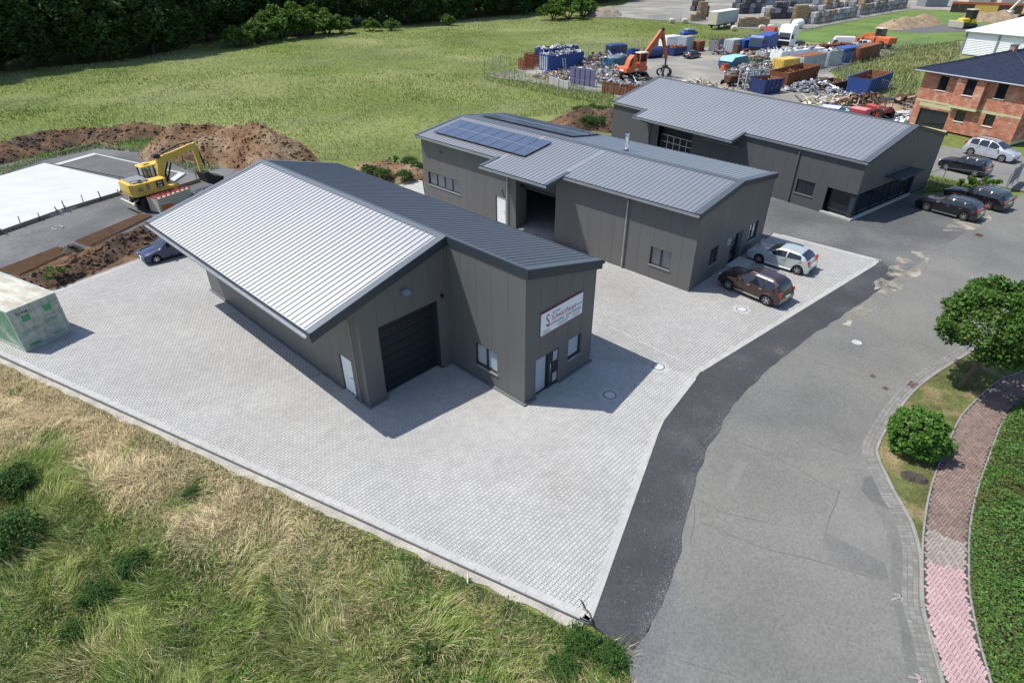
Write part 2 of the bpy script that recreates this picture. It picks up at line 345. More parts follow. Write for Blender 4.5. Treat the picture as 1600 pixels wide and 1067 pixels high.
# interlocking double-T pavers laid along the buildings
def pavers():
    w, l, d, g, e = .165, .2, .017, .012, .012
    ca, sa = math.cos(A1), math.sin(A1); P = np.array(YARD); loc = np.c_[(P[:, 0] * ca + P[:, 1] * sa), (-P[:, 0] * sa + P[:, 1] * ca)]
    u0, v0 = loc.min(0); u1, v1 = loc.max(0)
    iu = np.arange(int((u1 - u0) / w) + 1); iv = np.arange(int((v1 - v0) / l) + 2)
    U, V_ = np.meshgrid(iu, iv, indexing='ij'); uu = u0 + U * w; vv = v0 + V_ * l + (U % 2) * l / 2
    x = uu * ca - vv * sa; y = uu * sa + vv * ca
    keep = np.ones(x.shape, bool)
    for dx, dy in ((.11, 0), (-.11, 0), (0, .11), (0, -.11)): keep &= inpoly(x + dx, y + dy, YARD)
    for cx, cy, r in MANH: keep &= np.hypot(x - cx, y - cy) > r + .1
    ul = (x - O1[0]) * ca + (y - O1[1]) * sa; vl = -(x - O1[0]) * sa + (y - O1[1]) * ca
    keep &= ~(((ul > -22.4) & (ul < -5.8) & (vl > -5.1) & (vl < 5)) | ((ul > -6) & (ul < -.2) & (vl > .1) & (vl < 5)))
    x = x[keep]; y = y[keep]; D = np.hypot(np.hypot(x, y), 18.5); vis = (y > 6) & (D < 62); x = x[vis]; y = y[vis]; D = D[vis]
    o = np.argsort(D); x = x[o]; y = y[o]; D = D[o]
    hw = w / 2 - g / 2; hl = l / 2 - g / 2; q = l / 4
    side = [(hw + d, -hl), (hw + d, -q - e), (hw - d, -q + e), (hw - d, q - e), (hw + d, q + e), (hw + d, hl)]
    poly = np.array(side + [(-a, -b) for a, b in side]); n = 12
    pr = np.c_[poly[:, 0] * ca - poly[:, 1] * sa, poly[:, 0] * sa + poly[:, 1] * ca]
    ins = pr * .95
    # near ones: single parts
    b = MB(); b.v = [(*p, -.021) for p in pr] + [(*p, -.018) for p in pr] + [(*p, 0) for p in ins]
    b.f = [(i, (i + 1) % n, n + (i + 1) % n, n + i) for i in range(n)] + [(n + i, n + (i + 1) % n, 2 * n + (i + 1) % n, 2 * n + i) for i in range(n)] + [tuple(range(2 * n, 3 * n))]; b.m = [0] * len(b.f)
    me = b.mesh('paver', M['paver']); N = 300
    for i in range(N): link('paver', me, yard, (x[i], y[i], rng.uniform(-.001, .002)))
    x = x[N:]; y = y[N:]; D = D[N:]; z = rng.uniform(-.0015, .0025, len(x))
    near = D < 33
    def batch(xx, yy, zz, full):
        m = len(xx); b_ = np.arange(m)[:, None]
        top = np.concatenate([np.repeat(xx, n)[:, None] + np.tile(ins[:, 0], m)[:, None], np.repeat(yy, n)[:, None] + np.tile(ins[:, 1], m)[:, None], np.repeat(zz, n)[:, None]], 1)
        low = np.concatenate([np.repeat(xx, n)[:, None] + np.tile(pr[:, 0], m)[:, None], np.repeat(yy, n)[:, None] + np.tile(pr[:, 1], m)[:, None], np.repeat(zz, n)[:, None] - .018], 1)
        Ft = b_ * n + np.arange(n)[None]
        k = np.arange(n); k2 = (k + 1) % n; off = m * n
        S = np.stack([off + b_ * n + k, off + b_ * n + k2, b_ * n + k2, b_ * n + k], -1).reshape(-1, 4)
        return np.concatenate([top, low]), [Ft, S]
    for sel, nm in ((near, 0), (~near, 1)):
        Vv, Ff = batch(x[sel], y[sel], z[sel], True)
        if nm: Vv = Vv[:sel.sum() * n]; Ff = Ff[:1]
        tag(link('paver_field', npmesh('paver_field', Vv, Ff, M['paver']), yard), kind='stuff')
for a_, c_ in (((-50.99, 39.28), (2.55, 11.79)), ((2.55, 11.79), (6.91, 21.70)), ((6.91, 21.70), (9.80, 25.76)), ((9.80, 25.76), (25.93, 39.07)), ((25.93, 39.07), (20.15, 43.98)), ((-29.51, 34.26), (-26.11, 39.60))):
    t_ = (Vector(c_) - Vector(a_)).normalized(); q_ = Vector((-t_.y, t_.x)) * .27; mid_ = (Vector(a_) + Vector(c_)) / 2 + q_; q_ = q_ if inpoly(np.array([mid_.x]), np.array([mid_.y]), YARD)[0] else -q_
    b = MB(); b.prism(ccw([a_, c_, tuple(Vector(c_) + q_), tuple(Vector(a_) + q_)]), -.0219, -.0055); b.build('border_course', M['paver'], yard)
MANH = [(*(7.69, 26.19), .36), (*(4.81, 23.77), .36), (*(13.97, 32.22), .36)]
pavers()
# edging stones round the yard
def kerbline(root, pts, m, w, h, z, step=1.0, name='kerb_stone', gap=.012):
    r = resample(pts, step); me = MB().bevbox((0, 0, 0), (step - gap, w, h), .012).mesh(name, M[m])
    for a, b in zip(r, r[1:]):
        o = link(name, me, root, ((a[0] + b[0]) / 2, (a[1] + b[1]) / 2, z - h / 2)); o.rotation_euler = (0, 0, math.atan2(b[1] - a[1], b[0] - a[0]))
def structure(name):
    o = bpy.data.objects.new(name, None); COL.objects.link(o); o['kind'] = 'structure'; return o
ed = structure('yard_edging')
kerbline(ed, [(-51.09, 39.39), (2.56, 11.77)], 'kerb_conc', .1, .3, .012)
kerbline(ed, [(2.58, 11.81), (6.92, 21.70), (9.83, 25.76)], 'kerb_conc', .09, .3, .008)
kerbline(ed, [(9.83, 25.76), (25.97, 39.07)], 'kerb_conc', .09, .3, .008)
kerbline(ed, [(25.97, 39.07), (20.17, 44.04)], 'kerb_conc', .09, .3, .008)
kerbline(ed, [(5.42, 30.50), (9.80, 25.87)], 'kerb_conc', .08, .1, .006)
kerbline(ed, [(-29.54, 34.30), (-26.11, 39.70)], 'kerb_conc', .09, .3, .03)
e0, e1 = Vector((-50.99, 39.28)), Vector((2.55, 11.79)); ev = (e1 - e0).normalized(); en = Vector((ev.y, -ev.x))
hp = [tuple(e0 + ev * t + en * .06) for t in np.arange(0, (e1 - e0).length, .5)]
hq = [tuple(e0 + ev * t + en * (.38 + .22 * noise.noise((t * .8, 3, 1)) + .12 * noise.noise((t * 3, 3, 5)))) for t in np.arange(0, (e1 - e0).length + .3, .5)][::-1]
sheet('kerb_haunch', ccw(hp + hq), -.13, 'haunch', .2)
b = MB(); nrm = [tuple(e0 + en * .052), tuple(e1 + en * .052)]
b.prism(ccw([nrm[0], nrm[1], tuple(e1 + en * .075), tuple(e0 + en * .075)]), -.3, -.035); b.build('edging_shade_face', M['kerb_dark'], kind='structure')  # dark strip: shade on the outer side of the edging, put into the colour
# concrete plinth ledges round the first hall are part of the hall; B3 gravel lot, strip and road
ROADR = spline([(68.41, 53.32), (45.59, 39.81), (31.51, 31.68), (23.98, 26.93), (20.64, 24.65), (18.40, 22.63), (16.64, 20.73), (15.84, 19.66), (15.64, 18.65), (15.40, 17.19), (15.31, 15.98), (14.94, 14.76), (14.56, 13.90), (13.69, 12.32), (13.33, 11.11), (12.85, 9.69), (12.21, 7.84), (11.38, 5.74), (9.59, 1.32)], 5)
ROADL = [(2.11, 1.32), (3.12, 5.74), (3.56, 7.84), (4.06, 9.79), (4.43, 10.92), (4.90, 12.02), (5.60, 13.48), (6.73, 16.36), (7.63, 18.43), (8.69, 20.39), (10.50, 23.11), (13.49, 26.34), (16.66, 29.17), (21.98, 33.42), (26.44, 37.26), (29.76, 40.03), (36.44, 45.52), (45.75, 52.98), (60.40, 64.26), (91.34, 86.83)]
road = sheet('road', ccw(ROADR + spline(ROADL, 4)), -.03, 'asphalt')
STRIP = [(2.41, 11.84), (6.72, 21.79), (9.69, 25.99), (26.06, 39.60)] + [(25.93, 36.78), (21.90, 33.26), (16.65, 28.97), (13.51, 26.10), (10.57, 22.92), (8.73, 20.23), (7.65, 18.21), (6.81, 16.27), (5.65, 13.48), (4.90, 12.25), (4.37, 11.46), (3.80, 10.76), (3.25, 11.13)]
sheet('fresh_asphalt_strip', ccw(rough(STRIP, .07, .25, 3)), -.0255, 'fresh_asphalt')
sheet('gravel_margin', ccw(rough([(3.21, 11.13), (3.81, 10.80), (4.43, 11.46), (5.53, 13.35), (5.80, 13.35), (4.96, 11.13), (4.41, 9.79), (3.92, 7.84), (3.23, 7.84), (3.63, 10.31)], .1, .3, 8)), -.0275, 'margin')
LOT = [(20.10, 43.85), (25.93, 39.07), (25.83, 36.59), (29.72, 39.81), (36.28, 45.26), (44.71, 52.31), (44.62, 54.71), (36.79, 53.32), f3(0, 12), f3(0, .2), f3(-29, .2), f2(-26.6, 18), f2(-26.6, 10.8), f2(0.4, 10.8)]
sheet('gravel_lot', ccw(LOT), -.024, 'gravel')
for pl, s in (([(23.26, 34.78), (26.09, 38.25), (29.10, 40.90), (30.69, 40.68), (27.74, 37.26), (24.70, 34.78)], 2), ([(33.30, 44.48), (36.87, 47.86), (40.47, 49.32), (38.58, 46.46), (35.13, 44.23)], 3), ([(19.10, 30.57), (24.44, 35.49), (24.79, 34.96), (19.75, 30.35)], 4)):
    sheet('dust_patch', ccw(rough(pl, .25, .5, s)), -.017, 'dust', .01)
# repairs in the old asphalt
for pl, m in (([(9.60, 19.18), (10.12, 19.11), (9.03, 17.50), (8.69, 17.57)], 'asphalt_light'), ([(13.38, 17.53), (14.26, 16.85), (14.14, 15.43), (13.38, 14.01), (12.51, 14.85), (11.82, 15.43)], 'asphalt_light'),
              ([(11.82, 15.43), (12.51, 14.85), (13.38, 14.01), (13.15, 13.35), (11.44, 14.01), (11.52, 14.85)], 'asphalt_patch'), ([(14.70, 18.28), (15.27, 18.35), (14.87, 16.46), (14.31, 16.95), (14.16, 17.53)], 'patch_dark'),
              ([(18.46, 23.87), (18.68, 23.51), (16.57, 21.16), (15.24, 19.38), (14.89, 19.58), (16.19, 21.47)], 'asphalt_patch'), ([(14.28, 15.43), (14.73, 15.19), (13.94, 13.48), (13.02, 11.13), (12.39, 9.36), (11.74, 9.36), (12.96, 12.73)], 'asphalt_patch')):
    sheet('asphalt_repair', ccw(rough(pl, .03, .3, 5)), -.026 if m != 'patch_dark' else -.024, m, .02)
b = MB()
def crack(pts, w=.03, seed=0, z=-.0225):
    q = rough(pts, .05, .18, seed, False) + [pts[-1]]
    for (ax, ay), (bx, by) in zip(q, q[1:]):
        d = Vector((bx - ax, by - ay)); n = Vector((-d.y, d.x)).normalized() * w * (.5 + .5 * abs(noise.noise((ax * 2, ay * 2, 4)))) 
        b.add([(ax - n.x, ay - n.y, z), (bx - n.x, by - n.y, z), (bx + n.x, by + n.y, z), (ax + n.x, ay + n.y, z)], [(0, 1, 2, 3)])
for i, c_ in enumerate([[(11.04, 22.39), (12.22, 21.47)], [(9.67, 20.82), (11.17, 19.74), (13.30, 17.36)], [(7.35, 17.02), (8.36, 16.36), (9.81, 15.89)], [(13.30, 20.73), (14.68, 19.50)], [(16.14, 26.63), (17.07, 26.05), (18.00, 25.20)],
                        [(7.24, 15.89), (8.97, 14.85), (11.21, 14.01), (12.93, 13.35)], [(5.15, 10.51), (6.77, 10.02)], [(7.23, 16.85), (6.61, 14.85)], [(8.55, 20.39), (9.36, 21.25), (10.63, 22.53)], [(13.30, 17.53), (11.82, 15.43)], [(19.99, 24.65), (22.42, 26.05)]]):
    crack(c_, .022, i)
b.build('road_cracks', M['crack'], kind='stuff', label='dark hairline cracks running across the old grey road', cat='crack')
# gutter of three sett rows and raised kerb on the right side
RK = [p for p in ROADR if p[1] < 40]
def offset(pts, d):
    out = []
    for i, p in enumerate(pts):
        a = pts[max(0, i - 1)]; c_ = pts[min(len(pts) - 1, i + 1)]; t = Vector((c_[0] - a[0], c_[1] - a[1])).normalized(); out.append((p[0] - t.y * d, p[1] + t.x * d))
    return out
kr = structure('road_kerb'); kerbline(kr, RK, 'kerb_road', .12, .3, .07, .8)
gt = structure('road_gutter'); me = MB().bevbox((0, 0, 0), (.15, .15, .1), .012).mesh('sett', M['sett']); q = []
for k in range(3):
    for a, c_ in zip(*(lambda r: (r, r[1:]))(resample(offset(RK, -.15 - k * .165), .165))):
        q.append((math.hypot(a[0], a[1]), (a[0] + c_[0]) / 2, (a[1] + c_[1]) / 2, math.atan2(c_[1] - a[1], c_[0] - a[0])))
q.sort(); b = MB()
for i, (_, x, y, a) in enumerate(q):
    if i < 200:
        o = link('sett', me, gt, (x, y, -.065)); o.rotation_euler = (0, 0, a)
    else: b.bevbox((x, y, -.065), (.15, .15, .1), .012, Matrix.Rotation(a, 4, 'Z'))
b.build('sett_rows', M['sett'], gt, kind='stuff')
# footpath of herringbone blocks
PL = spline([(29.46, 27.86), (26.57, 25.76), (24.55, 24.82), (21.26, 22.30), (19.49, 20.43), (17.24, 17.88), (15.65, 15.67), (14.59, 13.90), (13.58, 11.97), (12.87, 9.79), (12.40, 8.16), (11.44, 4.90)], 6)
PR = spline([(29.45, 26.05), (27.09, 24.65), (24.89, 23.36), (22.68, 21.65), (21.07, 19.94), (18.83, 17.46), (17.32, 15.55), (15.98, 13.48), (15.43, 12.51), (14.64, 10.69), (14.33, 9.79), (13.65, 8.16), (12.63, 4.90)], 6)
PATH = ccw(PL + PR[::-1]); pb = MB(); pb.prism(PATH, -.2, .05); path = pb.build('footpath', M['joint'], kind='structure')
pe = structure('path_edging'); kerbline(pe, PL, 'kerb_road', .07, .25, .085, .8); kerbline(pe, PR, 'kerb_road', .07, .25, .085, .8)
def herring():
    xs = [p[0] for p in PATH]; ys = [p[1] for p in PATH]; a = .105; ang = math.radians(38); ca, sa = math.cos(ang), math.sin(ang); out = []
    cx, cy = (min(xs) + max(xs)) / 2, (min(ys) + max(ys)) / 2; N = 150
    for j in range(-N, N):
        for i in range(-N, N):
            if (i - j) % 4 not in (0, 3): continue
            st = (i - j) % 4 == 3; u, v = ((i + .5) * a, (j + 1) * a) if st else ((i + 1) * a, (j + .5) * a)
            out.append((cx + u * ca - v * sa, cy + u * sa + v * ca, ang + (PI / 2 if st else 0)))
    return out
L_ = herring(); x = np.array([p[0] for p in L_]); y = np.array([p[1] for p in L_]); k = np.ones(len(x), bool)
for dx, dy in ((.1, 0), (-.1, 0), (0, .1), (0, -.1)): k &= inpoly(x + dx, y + dy, PATH)
PK = [L_[i] for i in np.nonzero(k)[0]]; PK.sort(key=lambda p: math.hypot(p[0], p[1]))
PK = [p for p in PK if p[1] > 5.5]
pm = {c_: MB().bevbox((0, 0, 0), (.2, .095, .05), .006).mesh('paver', M['path_' + c_]) for c_ in ('pink', 'grey', 'brown')}; bb = {c_: MB() for c_ in pm}
for i, (x_, y_, a_) in enumerate(PK):
    t_ = y_ + .35 * (x_ - 15) + .1 * noise.noise((x_ * 3, y_ * 3, 0)); c_ = 'pink' if t_ < 13.97 else ('grey' if t_ < 13.97 + 1.7 + .5 * noise.noise((x_, y_, 1)) else 'brown')
    if i < 300:
        o = link('paver', pm[c_], path, (x_, y_, .045 + random.uniform(-.002, .002))); o.rotation_euler = (0, 0, a_)
    else: bb[c_].bevbox((x_, y_, .045 + random.uniform(-.002, .002)), (.2, .095, .05), .006, Matrix.Rotation(a_, 4, 'Z'))
for c_, b in bb.items():
    if b.v: b.build('paver_rows', M['path_' + c_], path, kind='stuff')
verge = offset(RK, .06); vpoly = ccw(verge + PL[::-1])
sheet('verge', vpoly, .03, 'verge_ground', .3)
bank = ccw(PR + [(17.82, 4.90), (20.48, 9.18), (21.51, 13.48), (29.24, 22.63), (30.76, 25.20)]); sheet('planting_bed', bank, .05, 'soil_ground', .3)
# side street, grass plot behind the third hall, scrap yard and building site
sheet('side_street', ccw([(39.56, 60.50), (47.42, 68.42), (58.10, 61.35), (59.78, 53.32), (50.65, 48.58), (46.56, 53.32), (44.86, 55.07), (38.82, 56.91)]), -.02, 'asphalt_light')
sheet('grass_plot', ccw(rough([f3(.3, 10.5), f3(.3, 13.4), f3(-4, 16), (40.31, 58.46), (41.99, 56.16), (44.62, 54.71), (44.71, 52.48), (43.20, 51.34), (39.66, 53.32)], .1, .6, 2)), .01, 'lush_ground')
sheet('scrap_yard', ccw(rough([(-4.82, 112.35), (10.06, 130.79), (26.66, 139.43), (42.73, 147.13), (57.63, 160.28), (65.27, 149.18), (81.90, 160.28), (79.99, 139.43), (57.59, 118.85), (49.34, 100.10), (57.96, 90.89), (45.80, 71.92), (35.47, 79.60), f3(-30, 16), f3(-29, 12), (15.24, 96.23), (6.11, 103.73)], .5, 3, 4)), -.06, 'yard_gravel')
sheet('bale_yard', ccw([(25.67, 221.29), (47.37, 203.24), (60.59, 184.64), (75.53, 178.65), (101.30, 205.10), (139.01, 242.66), (150.92, 240.09), (159.50, 208.94), (234.68, 230.33), (372.24, 457.75), (87.06, 383.51)]), -.06, 'yard_gravel')
sheet('lush_field', ccw(rough([(66.73, 160.28), (74.39, 175.79), (99.57, 201.40), (134.89, 235.11), (149.34, 230.33), (135.84, 191.02), (107.38, 160.28), (81.97, 143.19), (76.19, 151.29)], .5, 3, 6)), -.07, 'lush_ground')
sheet('dark_track', ccw(rough([(97.44, 177.20), (109.06, 184.64), (129.31, 197.82), (132.26, 191.02), (117.05, 175.79), (104.24, 173.01)], .4, 3, 7)), -.05, 'gravel_dark')
sheet('concrete_apron', ccw([(-7.68, 52.15), (-8.60, 57.29), (-10.02, 55.79), (-11.73, 53.32), (-8.70, 49.77)]), .004, 'kerb_conc', .2)
sheet('soil_strip', ccw(rough([(-29.85, 33.84), (-26.09, 39.65), (-26.49, 42.05), (-28.65, 46.46), (-33.78, 36.59)], .1, .5, 9)), -.05, 'dirt_dark')
sheet('site_track', ccw(rough([(-38.23, 33.26), (-33.68, 35.85), (-32.08, 37.26), (-28.85, 45.52), (-22.99, 53.32), (-23.83, 59.27), (-28.72, 60.50), (-34.08, 65.44), (-46.31, 68.94), (-49.67, 64.26), (-56.66, 55.07)], .15, .8, 5)), -.06, 'gravel')
# ---------------------------------------------------------------- buildings
def wall(root, m, p0, p1, top, ops=(), pw=1.0, t=.1, z0=0, brk=(), off=0):
    """vertical sandwich panels from p0 to p1 (local), outside to the right of the run; top(s) height; ops (s0,s1,z0,z1)"""
    p0 = Vector(p0); p1 = Vector(p1); L = (p1 - p0).length; d = (p1 - p0) / L; n = Vector((d.y, -d.x))
    def slab(b, s, e, za, zb0, zb1, o0, o1):
        q = []
        for ss, zt in ((s, zb0), (e, zb1)):
            for o in (o0, o1):
                p = p0 + d * ss + n * o; q += [(p.x, p.y, za), (p.x, p.y, zt)]
        b.add(q, [(0, 4, 5, 1), (2, 3, 7, 6), (1, 5, 7, 3), (0, 2, 6, 4), (0, 1, 3, 2), (4, 6, 7, 5)])
    def strips(b, a, c, o0, o1):
        cut = sorted({a, c} | {v for o in ops for v in o[:2] if a < v < c} | {v for v in brk if a < v < c})
        for s, e in zip(cut, cut[1:]):
            mid = (s + e) / 2; z = z0
            for o in sorted((o for o in ops if o[0] < mid < o[1]), key=lambda o: o[2]):
                if o[2] > z + .01: slab(b, s, e, z, o[2], o[2], o0, o1)
                z = max(z, o[3])
            if top(mid) > z + .01: slab(b, s, e, z, top(s), top(e), o0, o1)
    k = off - pw if off else 0; edges = []
    while k < L - .15: edges.append(max(k, .004)); k += pw
    edges.append(L - .004)
    for a, c in zip(edges, edges[1:]):
        b = MB(); strips(b, a + .005, c - .005, 0, -t)
        if b.v: b.build('wall_panel', M[m], root)
    b = MB(); strips(b, t + .02, L - t - .02, -t - .004, -t - .08); b.build('wall_core', M['core'], root)
    return p0, d, n
def opening(root, w, s0, s1, z0, z1, kind='window', n=1, blind=None, depth=.09, frame='dark_frame', pane='glass_dark', sill=True, bfrac=1):
    p0, d, nn = w; Tm = Matrix(((d.x, -nn.x, 0, p0.x - nn.x * depth), (d.y, -nn.y, 0, p0.y - nn.y * depth), (0, 0, 1, 0), (0, 0, 0, 1)))
    b = MB(); b.T = Tm; e = .06
    for a in ((s0, s0 + e), (s1 - e, s1)): b.b2((a[0], 0, z0), (a[1], .07, z1))
    for a in ((z0, z0 + e), (z1 - e, z1)): b.b2((s0 + e, 0, a[0]), (s1 - e, .07, a[1]))
    ws = (s1 - s0 - 2 * e) / n
    for i in range(1, n): b.b2((s0 + e + ws * i - .05, .002, z0 + e), (s0 + e + ws * i + .05, .068, z1 - e))
    f = b.build(kind, M[frame], root)
    for i in range(n):
        a = s0 + e + ws * i + (.05 if i else 0); c = s0 + e + ws * (i + 1) - (.05 if i < n - 1 else 0)
        b = MB(); b.T = Tm; b.b2((a, .03, z0 + e), (c, .04, z1 - e)); b.build('pane', M['glass' if blind else pane], f)
        if blind:
            b = MB(); b.T = Tm; z = z1 - e
            zb = z1 - e - (z1 - z0 - 2 * e) * bfrac
            while z > zb + .04: b.add([(a, .058, z), (c, .058, z), (c, .075, z - .05), (a, .075, z - .05)], [(3, 2, 1, 0)]); z -= .052
            b.b2((a - .02, .1, z0 + .02), (c + .02, .12, z1 - .02)); b.build('blind', M[blind], f)
    if sill:
        b = MB(); b.T = Tm; b.b2((s0 - .04, -.15, z0 - .05), (s1 + .04, .01, z0 - .004)); b.build('sill', M['zinc'], f)
    return f
def leaf_door(root, w, s0, s1, z0, z1, m='white_paint', depth=.07):
    p0, d, nn = w; Tm = Matrix(((d.x, -nn.x, 0, p0.x - nn.x * depth), (d.y, -nn.y, 0, p0.y - nn.y * depth), (0, 0, 1, 0), (0, 0, 0, 1)))
    b = MB(); b.T = Tm; b.b2((s0, .01, z0), (s0 + .05, .1, z1)); b.b2((s1 - .05, .01, z0), (s1, .1, z1)); b.b2((s0 + .05, .01, z1 - .05), (s1 - .05, .1, z1)); b.mi = 1; b.b2((s0 + .05, 0, z0 + .01), (s1 - .05, .05, z1 - .05))
    o = b.build('door', [M['zinc_dark'], M[m]], root)
    b = MB(); b.T = Tm; b.path([(s1 - .13, -.005, z0 + 1.03), (s1 - .13, -.06, z0 + 1.03), (s1 - .28, -.06, z0 + 1.03)], .014); b.build('handle', M['black'], o)
    return o
class Roof:
    def __init__(s, root, zr, k, vr, name='roof'):
        s.root, s.zr, s.k, s.vr = root, zr, k, vr; s.z = lambda v: zr - k * abs(v - vr); s.b = MB(); s.ribs = []
    def slab(s, u0, u1, va, vb, th=.13):
        q = [(u, v, s.z(v) - t) for t in (th, 0) for u, v in ((u0, va), (u1, va), (u1, vb), (u0, vb))]
        s.b.add(q, [(3, 2, 1, 0), (4, 5, 6, 7)] + [(i, (i + 1) % 4, 4 + (i + 1) % 4, 4 + i) for i in range(4)])
    def done(s, m): s.o = s.b.build('roof', [M[q] for q in m] if isinstance(m, list) else M[m], s.root); return s.o
    def rib(s, us, va, vb, m, w=.052, h=.043):
        za, zb = s.z(va), s.z(vb); b = MB()
        q = [(-w, va, za), (-w * .5, va, za + h), (w * .5, va, za + h), (w, va, za), (-w, vb, zb), (-w * .5, vb, zb + h), (w * .5, vb, zb + h), (w, vb, zb)]
        f = [(0, 4, 5, 1), (1, 5, 6, 2), (2, 6, 7, 3), (0, 1, 2, 3), (4, 7, 6, 5)]
        if va > vb: f = [x[::-1] for x in f]
        b.add(q, f); me = b.mesh('rib', M[m])
        for u in us: link('rib', me, s.o, (u, 0, .001))
    def strip(s, name, u0, u1, va, vb, m, up=.05, dn=.1):
        """flashing following the slope"""
        b = MB(); q = [(u, v, s.z(v) + t) for t in (-dn, up) for u, v in ((u0, va), (u1, va), (u1, vb), (u0, vb))]
        b.add(q, [(3, 2, 1, 0), (4, 5, 6, 7)] + [(i, (i + 1) % 4, 4 + (i + 1) % 4, 4 + i) for i in range(4)]); return b.build(name, M[m], s.root)
def gutter(root, u0, u1, v, z, sgn, m='zinc'):
    b = MB(); pr = [(.0, .0), (.0, -.12), (.05, -.14), (.12, -.12), (.14, -.05), (.14, -.02), (.125, -.02), (.115, -.1), (.02, -.11), (.015, 0)]
    P = [(v + sgn * p, z + q) for p, q in pr]
    if sgn < 0: P = P[::-1]
    b.prism(P, u0, u1, 'x'); return b.build('gutter', M[m], root)
def pipe(root, pts, r=.05, m='zinc'):
    b = MB(); b.path(pts, r, 8)
    z0, z1 = pts[-1][2], pts[-2][2]
    for z in np.arange(z0 + .5, z1, 1.3): b.tube((pts[-1][0], pts[-1][1], z), (pts[-1][0], pts[-1][1], z + .06), r * 1.35, r * 1.35, 8)
    return b.build('downpipe', M[m], root, smooth=50)
def uspan(a, b, n): return [a + (b - a) * (i + .5) / n for i in range(n)]
def lettering(name, txt, size, m, parent, mtx, sx=1, align='LEFT'):
    cu = bpy.data.curves.new('txt', 'FONT'); cu.body = txt; cu.size = size; cu.extrude = .004; cu.align_x = align; cu.resolution_u = 3
    o = bpy.data.objects.new('txt', cu); COL.objects.link(o); dg = bpy.context.evaluated_depsgraph_get(); dg.update()
    me = bpy.data.meshes.new_from_object(o.evaluated_get(dg)); bpy.data.objects.remove(o); me.transform(mtx @ Matrix.Diagonal((sx, 1, 1, 1))); me.materials.clear(); me.materials.append(M[m]); return link(name, me, parent)

# --- first hall: long light roof over a low hall, taller office wing in front
B = thing('industrial_hall', 'front metal hall with broad pale ribbed roof and white company sign on its wing', 'building', O1, A1)
r1 = Roof(B, 7.17, .257, 0)
UB = -22.6; r1.slab(UB, -5.05, -7.5, -.02); r1.b.mi = 1; r1.slab(UB, .12, .02, 5.3); r1.done(['roof', 'roof_right_dark'])
r1.rib(uspan(UB + .25, -5.45, 50), -7.45, -.2, 'roof'); r1.rib(uspan(UB + .25, -.3, 64), 5.25, .2, 'roof_right_dark')
r1.strip('ridge_cap', UB, -5.06, -.24, 0, 'flash', .055, .02); r1.strip('ridge_cap', UB, -5.06, .001, .24, 'flash', .055, .02); r1.strip('ridge_cap', -5.059, .12, .022, .22, 'flash', .05, .02)
r1.strip('verge_trim', -5.4, -5.02, -7.52, -.03, 'flash', .06, .02); r1.strip('fascia', -5.05, -5.0, -7.52, -.02, 'trim', .058, .4)
r1.strip('verge_trim', -.28, .13, .03, 5.32, 'flash', .06, .02); r1.strip('fascia', .12, .16, -.02, 5.34, 'trim', .058, .4)
b = MB(); b.b2((-5.0, -.05, 6.8), (.16, .02, 7.22)); b.build('fascia', M['trim'], B)
r1.strip('verge_trim', UB - .02, UB + .3, -7.52, -.03, 'flash', .06, .3); r1.strip('verge_trim', UB - .02, UB + .3, .03, 5.32, 'flash', .06, .3)
b = MB(); ze = r1.z(7.5); b.b2((UB, -7.56, ze - .2), (-5.0, -7.5, ze + .04)); b.build('eaves_trim', M['trim'], B)
gutter(B, UB, -5.25, -7.56, ze - .1, -1)
b = MB(); zr = r1.z(5.3); b.b2((UB, 5.3, zr - .22), (.12, 5.34, zr + .03)); b.build('eaves_trim', M['trim'], B); gutter(B, UB, .2, 5.34, zr - .02, 1, 'trim')
rz = lambda v: r1.z(v) - .14
wl = wall(B, 'panel', (-22.4, -5.2), (-5.2, -5.2), lambda s: rz(5.2), [(15.02, 16.06, 0, 2.12)], 1.03)
leaf_door(B, wl, 15.02, 16.06, 0, 2.12)
wg = wall(B, 'panel', (-5.2, -5.2), (-5.2, 0), lambda s: rz(-5.2 + s), [(.98, 4.5, 0, 4.02)], 1.03)
b = MB(); n_ = 8
for i in range(n_): b.b2((-5.6, -4.27, .01 + i * 4.05 / n_), (-5.55, -.65, (i + 1) * 4.05 / n_ - .012))
b.build('sectional_door', M['gate'], B)
b = MB(); b.b2((-5.64, -4.22, 0), (-5.21, -4.19, 4.02)); b.b2((-5.64, -.73, 0), (-5.21, -.7, 4.02)); b.b2((-5.64, -4.22, 4.0), (-5.21, -.7, 4.04)); b.build('door_reveal', M['trim'], B)
wv = wall(B, 'panel', (-5.2, 0), (0, 0), lambda s: 6.85, [(1.84, 3.4, .85, 2.12)], 1.03)
opening(B, wv, 1.84, 3.4, .85, 2.12, n=2, blind='blind')
wf = wall(B, 'panel', (0, 0), (0, 5.1), lambda s: rz(s), [(.78, 2.46, 0, 2.17), (3.2, 4.24, .98, 2.18)], 1.03)
opening(B, wf, 3.2, 4.24, .98, 2.18, n=1, blind='blind', sill=True)
fd = opening(B, wf, .78, 1.72, .02, 2.17, 'side_light', 1, 'blind', sill=False)
p0, d_, nn = wf; b = MB(); b.b2((-.13, 1.72, .02), (-.04, 2.46, 2.17)); dd = b.build('door', M['dark_frame'], B)
b = MB(); b.b2((-.05, 2.08, .25), (-.03, 2.4, .75)); b.b2((-.05, 2.08, 1.5), (-.03, 2.4, 2.05)); b.build('pane', M['blind_dim'], dd)
b = MB(); b.tube((.03, 1.82, .5), (.03, 1.82, 1.5), .018); b.tube((-.04, 1.82, .6), (.03, 1.82, .6), .012); b.tube((-.04, 1.82, 1.4), (.03, 1.82, 1.4), .012); b.build('handle', M['chrome'], dd)
wall(B, 'panel', (0, 5.1), (-22.4, 5.1), lambda s: rz(5.1), [], 1.03)
